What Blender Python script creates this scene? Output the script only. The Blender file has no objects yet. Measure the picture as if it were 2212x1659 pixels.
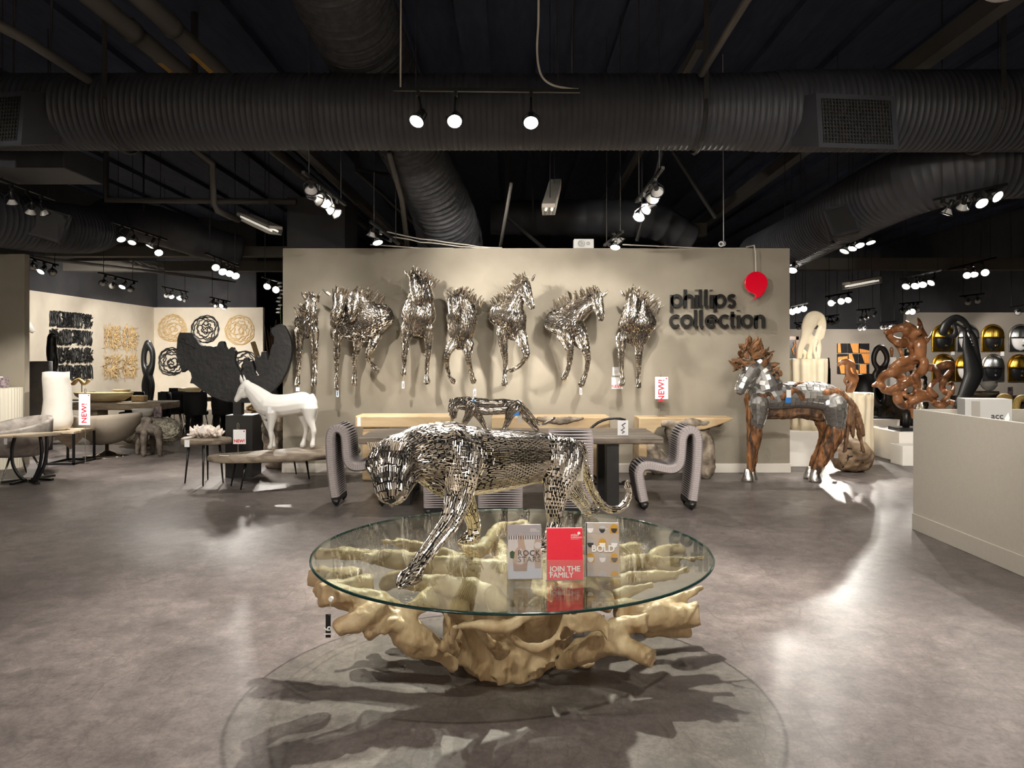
import bpy, math, random
import numpy as np
from mathutils import Vector, Matrix
from mathutils.bvhtree import BVHTree
from mathutils import noise as mnoise
random.seed(7)
SC = bpy.context.scene; COL = SC.collection
# ---------------------------------------------------------------- camera (photo frame 2212 x 1659)
F, HC, CX, HY = 1643.0, 1.65, 1106.0, 771.0
cd = bpy.data.cameras.new('camera'); cam = bpy.data.objects.new('camera', cd); COL.objects.link(cam)
cam.location = (0, 0, HC); cam.rotation_euler = (math.pi/2, 0, 0)
cd.sensor_width = 36; cd.lens = 36*F/2212; cd.shift_y = -(829.5-HY)/2212; cd.clip_end = 200; cd.clip_start = .05
SC.camera = cam
# ---------------------------------------------------------------- world, exposure
w = bpy.data.worlds.new('world'); SC.world = w; w.use_nodes = True
w.node_tree.nodes['Background'].inputs[0].default_value = (.6, .65, .8, 1)
w.node_tree.nodes['Background'].inputs[1].default_value = .02
SC.view_settings.view_transform = 'Standard'; SC.view_settings.look = 'None'
SC.view_settings.exposure = 0.32; SC.view_settings.gamma = 1.0; SC.view_settings.use_curve_mapping = False
SC.cycles.use_denoising = True; SC.cycles.sample_clamp_indirect = 5.0; SC.cycles.max_bounces = 5
SC.cycles.diffuse_bounces = 3; SC.cycles.glossy_bounces = 4; SC.cycles.transmission_bounces = 2
SC.cycles.use_adaptive_sampling = True; SC.cycles.adaptive_threshold = .09; SC.cycles.adaptive_min_samples = 12
SC.cycles.transparent_max_bounces = 10; SC.cycles.caustics_reflective = False; SC.cycles.caustics_refractive = False
LAMP_W = 205.0      # watts of an ordinary track spot
LAMP_COL = (1.0, .935, .85)
# ---------------------------------------------------------------- helpers
def at(px, py, y): return Vector(((px-CX)*y/F, y, HC-(py-HY)*y/F))
def fl(px, py):
    y = F*HC/(py-HY); return Vector(((px-CX)*y/F, y, 0))
def linc(c):
    return tuple(((v/255)/12.92 if v/255 <= .04045 else ((v/255+.055)/1.055)**2.4) for v in c)
MATS = {}
def mat(name, c1, c2=None, rough=.5, metal=0., scale=6., stretch=(1, 1, 1), bump=0., bscale=None, kind='noise', det=6, spec=.5, lo=.35, hi=.65, coat=0., emit=None, es=1., rvar=0.):
    if name in MATS: return MATS[name]
    m = bpy.data.materials.new(name); m.use_nodes = True; nt = m.node_tree; b = nt.nodes['Principled BSDF']
    b.inputs['Roughness'].default_value = rough; b.inputs['Metallic'].default_value = metal
    b.inputs['Specular IOR Level'].default_value = spec; b.inputs['Coat Weight'].default_value = coat
    b.inputs['Base Color'].default_value = (*linc(c1), 1)
    if emit: b.inputs['Emission Color'].default_value = (*emit, 1); b.inputs['Emission Strength'].default_value = es
    if c2 or bump or rvar:
        tc = nt.nodes.new('ShaderNodeTexCoord'); mp = nt.nodes.new('ShaderNodeMapping'); mp.inputs['Scale'].default_value = stretch
        nt.links.new(tc.outputs['Object'], mp.inputs[0])
        if kind == 'wave':
            t = nt.nodes.new('ShaderNodeTexWave'); t.inputs['Scale'].default_value = scale; t.inputs['Distortion'].default_value = 7; t.inputs['Detail'].default_value = 4; t.inputs['Detail Scale'].default_value = 1.5; o = t.outputs['Fac']
        elif kind == 'voronoi':
            t = nt.nodes.new('ShaderNodeTexVoronoi'); t.inputs['Scale'].default_value = scale; o = t.outputs['Distance']
        else:
            t = nt.nodes.new('ShaderNodeTexNoise'); t.inputs['Scale'].default_value = scale; t.inputs['Detail'].default_value = det; t.inputs['Distortion'].default_value = .6; o = t.outputs['Fac']
        nt.links.new(mp.outputs[0], t.inputs['Vector'])
        if c2:
            r = nt.nodes.new('ShaderNodeValToRGB'); r.color_ramp.elements[0].position = lo; r.color_ramp.elements[1].position = hi
            r.color_ramp.elements[0].color = (*linc(c1), 1); r.color_ramp.elements[1].color = (*linc(c2), 1)
            nt.links.new(o, r.inputs[0]); nt.links.new(r.outputs[0], b.inputs['Base Color'])
        if rvar:
            mr = nt.nodes.new('ShaderNodeMapRange'); mr.inputs[3].default_value = rough-rvar; mr.inputs[4].default_value = rough+rvar
            nt.links.new(o, mr.inputs[0]); nt.links.new(mr.outputs[0], b.inputs['Roughness'])
        if bump:
            if bscale:
                t = nt.nodes.new('ShaderNodeTexNoise'); t.inputs['Scale'].default_value = bscale; t.inputs['Detail'].default_value = 5; nt.links.new(mp.outputs[0], t.inputs['Vector']); o = t.outputs['Fac']
            bp = nt.nodes.new('ShaderNodeBump'); bp.inputs['Strength'].default_value = min(1, bump); bp.inputs['Distance'].default_value = .02*max(1, bump)
            nt.links.new(o, bp.inputs['Height']); nt.links.new(bp.outputs[0], b.inputs['Normal'])
    if emit: m.cycles.emission_sampling = 'NONE'
    MATS[name] = m; return m

class MB:
    def __init__(s): s.v = []; s.f = []
    def add(s, v, f):
        n = len(s.v); s.v.extend([tuple(p) for p in v]); s.f.extend([tuple(i+n for i in q) for q in f]); return s
    def box(s, x0, x1, y0, y1, z0, z1, M=None):
        v = [Vector(p) for p in ((x0,y0,z0),(x1,y0,z0),(x1,y1,z0),(x0,y1,z0),(x0,y0,z1),(x1,y0,z1),(x1,y1,z1),(x0,y1,z1))]
        if M: v = [M @ p for p in v]
        return s.add(v, [(0,3,2,1),(4,5,6,7),(0,1,5,4),(1,2,6,5),(2,3,7,6),(3,0,4,7)])
    def bar(s, a, b, w, h=None, up=(0,0,1)):
        a, b = Vector(a), Vector(b); d = b-a; L = d.length; d.normalize(); h = h or w
        u = d.cross(Vector(up));  u = u.normalized() if u.length > 1e-4 else Vector((1,0,0)); t = u.cross(d)
        M = Matrix((u, d, t)).transposed().to_4x4(); M.translation = a
        return s.box(-w/2, w/2, 0, L, -h/2, h/2, M)
    def tube(s, pts, rad, n=8, caps=True, closed=False, flat=1., nrm=None, rnd=False):
        pts = [Vector(p) for p in pts]; k = len(pts)
        if not hasattr(rad, '__len__'): rad = [rad]*k
        rad = list(rad)
        if rnd and not closed:   # rounded ends
            t0 = (pts[0]-pts[1]).normalized(); t1 = (pts[-1]-pts[-2]).normalized(); r0, r1 = rad[0], rad[-1]
            pts = [pts[0]+t0*r0*.96, pts[0]+t0*r0*.7]+pts+[pts[-1]+t1*r1*.7, pts[-1]+t1*r1*.96]; rad = [r0*.28, r0*.72]+rad+[r1*.72, r1*.28]; k = len(pts)
        fr = []; u = None
        for i in range(k):
            a = pts[(i-1) % k] if (closed or i > 0) else pts[i]; b = pts[(i+1) % k] if (closed or i < k-1) else pts[i]
            t = b-a
            t = t.normalized() if t.length > 1e-9 else Vector((0,0,1))
            if u is None:
                u = t.cross(Vector((0,0,1)));  u = u if u.length > .05 else t.cross(Vector((1,0,0)))
            u = (u-t*u.dot(t)); u = u.normalized() if u.length > 1e-6 else t.orthogonal().normalized()
            fr.append((u.copy(), t.cross(u)))
        v = []; nv = Vector(nrm).normalized() if nrm is not None else None
        for p, r, (a, b) in zip(pts, rad, fr):
            for j in range(n):
                an = 2*math.pi*j/n; o = (a*math.cos(an)+b*math.sin(an))*r
                if nv is not None: o = o-nv*(o.dot(nv)*(1-flat))
                v.append(p+o)
        f = []
        for i in range(k if closed else k-1):
            i2 = (i+1) % k
            for j in range(n): f.append((i*n+j, i*n+(j+1) % n, i2*n+(j+1) % n, i2*n+j))
        if caps and not closed: f.append(tuple(range(n-1, -1, -1))); f.append(tuple((k-1)*n+j for j in range(n)))
        return s.add(v, f)
    def lathe(s, prof, c=(0,0,0), n=24, caps=True, sx=1., sy=1.):
        c = Vector(c); v = []; k = len(prof)
        for r, z in prof:
            for j in range(n): a = 2*math.pi*j/n; v.append(c+Vector((r*sx*math.cos(a), r*sy*math.sin(a), z)))
        f = [(i*n+j, i*n+(j+1) % n, (i+1)*n+(j+1) % n, (i+1)*n+j) for i in range(k-1) for j in range(n)]
        if caps: f.append(tuple(range(n-1, -1, -1))); f.append(tuple((k-1)*n+j for j in range(n)))
        return s.add(v, f)
    def prism(s, out, y0, y1, M=None):     # outline (x, z) extruded along y
        k = len(out); v = [Vector((x, y0, z)) for x, z in out]+[Vector((x, y1, z)) for x, z in out]
        if M: v = [M @ p for p in v]
        return s.add(v, [tuple(range(k)), tuple(range(2*k-1, k-1, -1))]+[(i, i+k, (i+1) % k+k, (i+1) % k) for i in range(k)])
    def mesh(s, name):
        me = bpy.data.meshes.new(name); me.from_pydata([tuple(p) for p in s.v], [], s.f); me.update(); return me
    def build(s, name, m, parent=None, smooth=False, local=False, bevel=0):
        return link(name, s.mesh(name), m, parent, smooth, local, bevel)

WORLD = {}
def link(name, me, m, parent=None, smooth=False, local=False, bevel=0):
    o = bpy.data.objects.new(name, me); COL.objects.link(o)
    if m is not None:
        me.materials.clear(); me.materials.append(m if not isinstance(m, str) else MATS[m])
    if smooth: me.polygons.foreach_set('use_smooth', [True]*len(me.polygons))
    if parent is not None:
        o.parent = parent
        if not local and parent.type == 'EMPTY': o.matrix_parent_inverse = Matrix.Translation(-parent.location)
    if bevel:
        b = o.modifiers.new('edge', 'BEVEL'); b.width = bevel; b.segments = 2; b.limit_method = 'ANGLE'
    return o
def tag(o, label, cat, group=None, kind=None):
    o['label'] = label; o['category'] = cat
    if group: o['group'] = group
    if kind: o['kind'] = kind
    return o
def thing(name, label, cat, loc=(0,0,0), group=None, rz=0):
    o = bpy.data.objects.new(name, None); COL.objects.link(o); o.location = loc; o.rotation_euler = (0,0,rz); o.empty_display_size = .1
    return tag(o, label, cat, group)
def struct(name, mb, m, smooth=False, bevel=0, parent=None):
    o = mb.build(name, m, parent, smooth, bevel=bevel)
    if parent is None: o['kind'] = 'structure'
    return o
def dup(root, loc, rz, label=None, group=None):
    r = root.copy(); COL.objects.link(r); r.location = loc; r.rotation_euler = (0,0,rz)
    if label: r['label'] = label
    if group: r['group'] = group
    def rec(o, n):
        for ch in [c for c in o.children]:
            c = ch.copy(); COL.objects.link(c); c.parent = n; rec(ch, c)
    rec(root, r); return r
def cr(pts, step=None, m=8):
    """Catmull-Rom through rows of numbers -> dense rows"""
    a = np.array([list(map(float, p)) for p in pts]); k = len(a)
    if k < 3:
        t = np.linspace(0, 1, m+1)[:, None]; return a[0]*(1-t)+a[-1]*t
    a = np.vstack([2*a[0]-a[1], a, 2*a[-1]-a[-2]]); out = []
    for i in range(1, k):
        p0, p1, p2, p3 = a[i-1], a[i], a[i+1], a[i+2]
        for t in np.linspace(0, 1, m, endpoint=False):
            out.append(.5*((2*p1)+(-p0+p2)*t+(2*p0-5*p1+4*p2-p3)*t*t+(-p0+3*p1-3*p2+p3)*t**3))
    out.append(a[-2]); return np.array(out)
def chain(pts, m=6):       # rows (px, py, depth, r_px) -> rows (x, y, z, r) in metres
    rows = []
    for q in pts:
        p = at(q[0], q[1], q[2]); rows.append((p.x, p.y, p.z, q[3]*q[2]/F))
    d = cr(rows, m=m); d[:, 3] = np.maximum(d[:, 3], .002); return d
def organic(name, chains, voxel, smooth=6, extra=None, disp=None, factor=.5):
    mb = MB()
    for c in chains:
        opt = {}
        if isinstance(c, tuple): c, opt = c
        mb.tube([Vector(r[:3]) for r in c], [r[3] for r in c], n=14, **{'rnd': True, **opt})
    if extra: mb.add(extra.v, extra.f)
    me = mb.mesh(name+'_raw'); o = bpy.data.objects.new(name+'_raw', me); COL.objects.link(o)
    r = o.modifiers.new('r', 'REMESH'); r.mode = 'VOXEL'; r.voxel_size = voxel
    if smooth: s = o.modifiers.new('s', 'SMOOTH'); s.factor = factor; s.iterations = smooth
    dg = bpy.context.evaluated_depsgraph_get(); res = bpy.data.meshes.new_from_object(o.evaluated_get(dg)); res.name = name
    bpy.data.objects.remove(o); bpy.data.meshes.remove(me)
    if disp:      # (amplitude, frequency)
        amp, fr = disp; n = len(res.vertices); co = np.empty(n*3); res.vertices.foreach_get('co', co); co = co.reshape(-1, 3)
        no = np.array([v.normal[:] for v in res.vertices])
        sx, sy, sz = fr if hasattr(fr, '__len__') else (fr, fr, fr)
        d = np.array([mnoise.fractal(Vector((p[0]*sx, p[1]*sy, p[2]*sz)), .8, 2.1, 4) for p in co])
        co += no*(d*amp)[:, None]; res.vertices.foreach_set('co', co.reshape(-1)); res.update()
    return res
def bvh_of(me):
    return BVHTree.FromPolygons([v.co.copy() for v in me.vertices], [tuple(p.vertices) for p in me.polygons])
def cover(bvh, chains, L, wd, keep=None, reach=1.6, tight=.82, passes=1, m=64, tw=.66, grid=None, cs=None):
    """lay short pieces in staggered rows over a body; returns (pos, tangent, normal)"""
    out = []; grid = {} if grid is None else grid; cs = cs or max(L, wd)*1.01; n0 = len(chains)
    for ci, c in enumerate(list(chains)*passes):
        ph = ci//n0; rc = reach[ci % n0] if hasattr(reach, '__len__') else reach
        if isinstance(c, tuple): c = c[0]
        seg = np.linalg.norm(np.diff(c[:, :3], axis=0), axis=1); cum = np.concatenate([[0], np.cumsum(seg)]); tot = cum[-1]; rb, re = c[0, 3], c[-1, 3]
        def sample(s):
            s2 = min(max(s, 0), tot); q = [float(np.interp(s2, cum, c[:, i])) for i in range(4)]
            s3 = min(s2+.01*tot, tot); s4 = max(s3-.02*tot, 0)
            return Vector(q[:3]), Vector([float(np.interp(s3, cum, c[:, i])-np.interp(s4, cum, c[:, i])) for i in range(3)]).normalized(), q[3]
        u = None; lines = None; s = -rb*.85+L*.37*ph
        while s <= tot+re*.85:
            rows = []
            for half in (0, 1):
                p, t, r = sample(s+half*L/2)
                if u is None: u = t.cross(Vector((0,0,1))); u = u if u.length > .1 else t.cross(Vector((0,1,0)))
                u = (u-t*u.dot(t)).normalized(); v = t.cross(u); ss = s+half*L/2
                over = (-ss if ss < 0 else ss-tot if ss > tot else 0); rr = rb if ss < 0 else re
                tl = math.asin(min(.97, over/max(rr, 1e-6))) if over > 0 else 0; sg = -1 if ss < 0 else 1
                def cast(an, p=p, t=t, r=r, u=u.copy(), v=v, tl=tl, sg=sg):
                    d = (u*math.cos(an)+v*math.sin(an))*math.cos(tl)+t*(math.sin(tl)*sg)
                    h, nn, idx, dist = bvh.ray_cast(p, d)
                    if h is None or dist > rc*r+.012: return None
                    return h, (nn if nn.dot(d) > 0 else -nn), t, u
                rows.append(cast)
            hits = [rows[0](2*math.pi*j/m) for j in range(m+1)]; arc = [0.]; good = []
            for j in range(m):
                ok2 = hits[j] is not None and hits[j+1] is not None; d = (hits[j+1][0]-hits[j][0]).length if ok2 else 2*math.pi*r/m
                good.append(ok2 and d < 6*wd); arc.append(arc[-1]+min(d, 3*wd))
            A = np.array(arc); per = A[-1]; ang = np.linspace(0, 2*math.pi, m+1)
            if lines is None: nl = max(6, 2*int(round(per/wd/2))); lines = [(float(np.interp(per*(q+.4*ph)/nl % per, A, ang)), q % 2) for q in range(nl)]
            lines.sort(); pos = [float(np.interp(l[0], ang, A)) for l in lines]; new = []; last = -9.
            for q, l in enumerate(lines):      # rows run on along the limb; some start, some stop
                if q and pos[q]-last < .62*wd: continue
                if q and pos[q]-last > 1.75*wd:
                    k = int(round((pos[q]-last)/wd))-1
                    for z in range(k): new.append((float(np.interp(last+(pos[q]-last)*(z+1)/(k+1), A, ang)), (new[-1][1]+1) % 2))
                new.append(l); last = pos[q]
            k = int(round((per-last+(pos[0] if pos else 0))/wd))-1
            for z in range(k):
                x = last+wd*(z+1)
                if x < per: new.append((float(np.interp(x, A, ang)), (new[-1][1]+1) % 2))
            lines = new; spots = [l for l in lines if good[min(m-1, int(l[0]/(2*math.pi)*m))]]
            for an, odd in spots:
                q = rows[odd](an)
                if q is None: continue
                h, nn, t2, uu = q
                if keep and not keep(h, nn): continue
                tt = t2-nn*t2.dot(nn)
                if tt.length < .12: tt = uu-nn*uu.dot(nn)
                if tt.length < .05: continue
                tt.normalize(); key = (int(h.x//cs), int(h.y//cs), int(h.z//cs)); ok = True
                for i in (-1,0,1):
                    for j in (-1,0,1):
                        for l in (-1,0,1):
                            for (q_, hl) in grid.get((key[0]+i, key[1]+j, key[2]+l), ()):
                                e = h-q_; al = abs(e.dot(tt))
                                if al < (L/2+hl)*tight and (e-tt*e.dot(tt)).length < wd*tw: ok = False; break
                            if not ok: break
                        if not ok: break
                    if not ok: break
                if ok: out.append((h, tt, nn)); grid.setdefault(key, []).append((h, L/2))
            s += L
    return out
def rod_base(L, wd, n=6, cap=True, hgt=None):
    v = []; f = []; hgt = hgt or wd
    for y in (-L/2, L/2):
        for j in range(n): a = 2*math.pi*(j+.5)/n; v.append((wd/2*math.cos(a), y, hgt/2*math.sin(a)))
    f = [(j, (j+1) % n, n+(j+1) % n, n+j) for j in range(n)]
    if cap: f += [tuple(range(n-1, -1, -1)), tuple(n+j for j in range(n))]
    return v, f
def frame_of(h, t, n, lift=0.):
    u = t.cross(n).normalized(); M = Matrix((u, t, n)).transposed().to_4x4(); M.translation = h+n*lift; return M
def scatter_mesh(name, frames, base, jit=0.):
    bv, bf = base; bv = np.array(bv); nv = len(bv); allv = []; allf = []
    for i, M in enumerate(frames):
        m = np.array(M); allv.append(bv @ m[:3, :3].T + m[:3, 3])
    allv = np.vstack(allv) if allv else np.zeros((0,3))
    for i in range(len(frames)): allf += [tuple(q+i*nv for q in ff) for ff in bf]
    me = bpy.data.meshes.new(name); me.from_pydata(allv.tolist(), [], allf); me.update(); return me
TXT = {}
def text_mesh(body, size, extrude=0., bold=0., align='CENTER', spacing=1., line=1.):
    cu = bpy.data.curves.new('t', 'FONT'); cu.body = body; cu.size = size; cu.extrude = extrude; cu.align_x = align; cu.align_y = 'CENTER'
    cu.space_character = spacing; cu.space_line = line; cu.resolution_u = 3
    o = bpy.data.objects.new('t', cu); COL.objects.link(o); dg = bpy.context.evaluated_depsgraph_get()
    me = bpy.data.meshes.new_from_object(o.evaluated_get(dg)); bpy.data.objects.remove(o); bpy.data.curves.remove(cu)
    if bold:      # heavier strokes: shifted copies of the same outline
        v = [tuple(q.co) for q in me.vertices]; f = [tuple(p.vertices) for p in me.polygons]; n = len(v); me2 = bpy.data.meshes.new('t'); V = []; P = []
        for i, (dx, dy) in enumerate(((-1,0),(1,0),(0,1),(0,-1))): V += [(x+dx*bold, y+dy*bold, z+i*.00015) for x, y, z in v]; P += [tuple(k+i*n for k in q) for q in f]
        me2.from_pydata(V, [], P); me2.update(); bpy.data.meshes.remove(me); me = me2
    return me
def text(name, body, size, loc, m, parent, rot=(math.pi/2,0,0), sx=1., **k):
    me = text_mesh(body, size, **k); M = Matrix.Translation(Vector(loc)) @ (Matrix(rot) if isinstance(rot, Matrix) else Matrix.LocRotScale(None, __import__('mathutils').Euler(rot), None)) @ Matrix.Diagonal((sx,1,1,1))
    me.transform(M); return link(name, me, m, parent)
# ---------------------------------------------------------------- materials of the setting
mat('wall_taupe', (146,138,123), (152,144,129), rough=.75, scale=3, bump=.03, bscale=160)
mat('wall_cream', (210,200,183), (216,206,189), rough=.8, scale=3)
mat('wall_grey', (132,124,114), rough=.8)
mat('wall_dark', (58,58,61), (66,66,68), rough=.85, scale=2)
mat('ceiling_black', (50,58,80), (62,70,92), rough=.9, scale=1.5, stretch=(6,1,1))
mat('white_paint', (226,220,210), rough=.55)
mat('pedestal_white', (235,231,224), rough=.5)
mat('duct_black', (62,64,70), (56,57,62), rough=.55, scale=4)
mat('flex_black', (74,75,78), (54,55,58), rough=.7, scale=9, bump=.8, bscale=14)
mat('iron_black', (50,49,48), rough=.5)
mat('black_metal', (20,20,21), rough=.4)
mat('black_satin', (24,24,25), rough=.38)
mat('counter_grey', (184,178,166), (188,182,170), rough=.6, scale=30)
mat('cable_white', (200,195,185), rough=.6)
mat('paper_white', (240,240,240), rough=.6)
mat('red_print', (214,28,52), rough=.5)
mat('ink_dark', (50,46,48), rough=.6)
mat('ink_grey', (150,150,155), rough=.6)
mat('blue_print', (40,120,200), rough=.5)
mat('yellow_sticker', (190,140,30), rough=.6)
mat('lamp_shell', (205,203,200), rough=.35)
mat('bulb_on', (255,255,255), rough=.4, emit=(1,.93,.82), es=22)
mat('bulb_soft', (235,235,232), rough=.3, emit=(1,.93,.82), es=1.2)
mat('steel', (200,198,194), rough=.18, metal=1.)
mat('chrome', (225,222,218), rough=.06, metal=1.)
def floor_mat():
    m = bpy.data.materials.new('polished_concrete'); m.use_nodes = True; nt = m.node_tree; N = nt.nodes; L = nt.links; b = N['Principled BSDF']
    tc = N.new('ShaderNodeTexCoord')
    def noise(sc, det=8, dist=.5, vec=None, rough=.6):
        t = N.new('ShaderNodeTexNoise'); t.inputs['Scale'].default_value = sc; t.inputs['Detail'].default_value = det; t.inputs['Distortion'].default_value = dist; t.inputs['Roughness'].default_value = rough
        L.new(vec or tc.outputs['Object'], t.inputs['Vector']); return t
    def ramp(src, p0, p1, c0, c1):
        r = N.new('ShaderNodeValToRGB'); r.color_ramp.elements[0].position = p0; r.color_ramp.elements[1].position = p1
        r.color_ramp.elements[0].color = (*c0, 1) if len(c0) == 3 else c0; r.color_ramp.elements[1].color = (*c1, 1) if len(c1) == 3 else c1
        L.new(src, r.inputs[0]); return r.outputs[0]
    def mix(fac, a, bb, mode='MIX'):
        x = N.new('ShaderNodeMix'); x.data_type = 'RGBA'; x.blend_type = mode
        if hasattr(fac, 'links'): L.new(fac, x.inputs[0])
        else: x.inputs[0].default_value = fac
        L.new(a, x.inputs[6]); L.new(bb, x.inputs[7]); return x.outputs[2]
    base = ramp(noise(.7, 9, 1.2).outputs['Fac'], .3, .7, linc((86,80,78)), linc((114,106,103)))
    fine = ramp(noise(9, 10, .4, rough=.75).outputs['Fac'], .34, .66, (.66,.66,.66), (1.28,1.28,1.28))
    med = ramp(noise(2.6, 9, 1.0, rough=.7).outputs['Fac'], .36, .64, (.80,.80,.80), (1.16,1.15,1.14))
    spk = ramp(noise(38, 6, .2, rough=.8).outputs['Fac'], .36, .62, (.78,.78,.78), (1.14,1.14,1.14))
    col = mix(1.0, mix(.9, mix(.85, base, fine, 'MULTIPLY'), med, 'MULTIPLY'), spk, 'MULTIPLY')
    # long fine scratches
    for i, (sc, rot, th, st) in enumerate(((1.1, .5, .008, .5), (1.6, 2.1, .007, .45), (.8, 1.3, .006, .55), (2.6, 2.7, .010, .4), (3.4, .9, .012, .35), (2.0, 1.7, .008, .4), (1.4, 3.0, .006, .45))):
        mp = N.new('ShaderNodeMapping'); mp.inputs['Rotation'].default_value = (0,0,rot); mp.inputs['Scale'].default_value = (sc, sc*.32, 1); mp.inputs['Location'].default_value = (i*3.1, i*1.7, 0)
        L.new(tc.outputs['Object'], mp.inputs[0]); nz = noise(1.1, 4, 0, mp.outputs[0])
        ad = N.new('ShaderNodeVectorMath'); ad.operation = 'MULTIPLY_ADD'; ad.inputs[1].default_value = (.6,.6,.6); L.new(nz.outputs['Color'], ad.inputs[0]); L.new(mp.outputs[0], ad.inputs[2])
        vo = N.new('ShaderNodeTexVoronoi'); vo.feature = 'DISTANCE_TO_EDGE'; vo.inputs['Scale'].default_value = 1.6; L.new(ad.outputs[0], vo.inputs['Vector'])
        ln = ramp(vo.outputs['Distance'], 0, th, (1,1,1), (0,0,0)); br = ramp(noise(1.3+i*.4, 3, 0).outputs['Fac'], .42, .56, (0,0,0), (st,st,st))
        fac = mix(1, ln, br, 'MULTIPLY'); d = N.new('ShaderNodeRGB'); d.outputs[0].default_value = (*linc((72,66,62)), 1)
        col = mix(fac, col, d.outputs[0])
    L.new(col, b.inputs['Base Color'])
    mr = N.new('ShaderNodeMapRange'); mr.inputs[3].default_value = .28; mr.inputs[4].default_value = .46; L.new(noise(2.2, 8, .8).outputs['Fac'], mr.inputs[0]); L.new(mr.outputs[0], b.inputs['Roughness'])
    bp = N.new('ShaderNodeBump'); bp.inputs['Strength'].default_value = .06; bp.inputs['Distance'].default_value = .01; L.new(noise(5, 6, .3).outputs['Fac'], bp.inputs['Height']); L.new(bp.outputs[0], b.inputs['Normal'])
    b.inputs['Specular IOR Level'].default_value = .2
    return m
# ---------------------------------------------------------------- the room
XL, XR, YB, YF, ZC = -13.0, 15.0, -7.0, 31.0, 6.1
ZH = ZC-.11            # underside of the deck ribs, where hangers end
struct('floor', MB().box(XL, XR, YB, YF, -.2, 0), floor_mat())
ceil = struct('ceiling', MB().box(XL, XR, YB, YF, ZC, ZC+.15), 'ceiling_black')
for i in range(26):    # deck ribs
    x = XL+.4+i*1.08; MB().box(x, x+.4, YB, YF, ZC-.1, ZC).build('deck_rib', MATS['ceiling_black'], ceil)
struct('wall_left', MB().box(XL-.2, XL, YB, YF, 0, ZC), 'wall_dark')
struct('wall_right', MB().box(XR, XR+.2, YB, YF, 0, ZC), 'wall_dark')
struct('wall_far', MB().box(XL, XR, YF, YF+.2, 0, ZC), 'wall_dark')
struct('wall_behind', MB().box(XL, XR, YB-.2, YB, 0, ZC), 'wall_grey')
struct('wall_reflect_behind', MB().box(-7, 7, -4.6, -4.4, 0, 3.2), 'wall_cream')  # unseen cream wall, added to give the chrome rods something bright to reflect
struct('wall_reflect_left', MB().box(-7.2, -7, -4.6, 1.0, 0, 3.2), 'wall_cream')  # unseen left side wall, added for the same bright reflections
struct('wall_reflect_right', MB().box(7.6, 7.8, -4.6, 2.0, 0, 3.2), 'wall_cream')  # unseen right side wall, likewise added to brighten the reflections
WY = 10.85                                   # face of the big display wall
wx0, wx1 = (611-CX)*WY/F, (1706-CX)*WY/F
struct('wall_display', MB().box(wx0, wx1, WY, WY+.16, 0, 3.2), 'wall_taupe')
struct('baseboard_display', MB().box(wx0-.012, wx1+.012, WY-.015, WY+.172, 0, .13), 'white_paint', bevel=.004)
# dark soffit behind the display wall, upper left
struct('wall_soffit', MB().box((620-CX)*12.6/F, (745-CX)*12.6/F, 12.6, 13.6, 3.3, 4.3), 'wall_dark')
# left display area
LX = -11.2
struct('wall_left_bay', MB().box(LX-.15, LX, 16.2, 23.8, 0, 3.2), 'wall_cream')
struct('wall_left_bay_upper', MB().box(LX-.17, LX-.02, 14.0, 24.0, 3.2, ZC), 'wall_dark')
struct('wall_left_return', MB().box(LX, (568-CX)*23.8/F, 23.8, 23.95, 0, 3.2), 'wall_cream')
for k, (py0, py1, yy, zz) in enumerate(((628, 668, 15.5, 0), (545, 556, 17.5, 0))):
    pass
struct('wall_left_return_upper', MB().box(XL, (560-CX)*24.6/F, 24.3, 24.4, 3.2, ZC), 'wall_dark')
p0 = at(-120, 600, 11.6); p1 = at(53, 600, 11.6)
struct('wall_left_end', MB().box(p0.x, p1.x, 11.6, 11.72, 0, 3.22), 'wall_taupe')
# right display area
struct('wall_mask', MB().box((1958-CX)*20/F, XR, 20, 20.15, 0, 2.82), 'wall_grey')
struct('wall_far_right', MB().box((1690-CX)*28/F, XR, 27.6, 27.75, 0, 2.66), 'wall_grey')
struct('beam_right', MB().box(4, XR, 16.5, 16.8, 3.55, 3.80), mat('beam_taupe', (92,88,82), rough=.8))
struct('beam_left', MB().box(-12, -3.6, 19, 19.3, 3.8, 4.05), 'beam_taupe')
# ---------------------------------------------------------------- track lights: rail, stems, spot heads with PAR bulbs
def _spot_meshes():
    sh = MB().lathe([(.022,.0),(.026,-.05),(.030,-.055),(.062,-.105),(.066,-.118)], n=16, caps=False); sh.add(*rod_base(.0001,.0001)) if False else None
    nk = MB().lathe([(.020,.055),(.027,.05),(.027,-.052),(.022,-.055)], n=12)
    rg = MB().lathe([(.066,-.106),(.070,-.106),(.070,-.122),(.066,-.122),(.066,-.106)], n=16, caps=False)
    bu = MB().lathe([(.004,-.122),(.03,-.1215),(.055,-.118),(.064,-.112)], n=16)
    return [m.mesh(n) for m, n in ((sh,'reflector'),(nk,'socket'),(rg,'ring'),(bu,'bulb'))]
SPOT = _spot_meshes()
for me, mm in zip(SPOT, ('lamp_shell','black_metal','black_metal','bulb_on')):
    me.materials.append(MATS[mm]); me.polygons.foreach_set('use_smooth', [True]*len(me.polygons))
BULB_OFF = SPOT[3].copy(); BULB_OFF.materials.clear(); BULB_OFF.materials.append(MATS['bulb_soft'])
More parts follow.
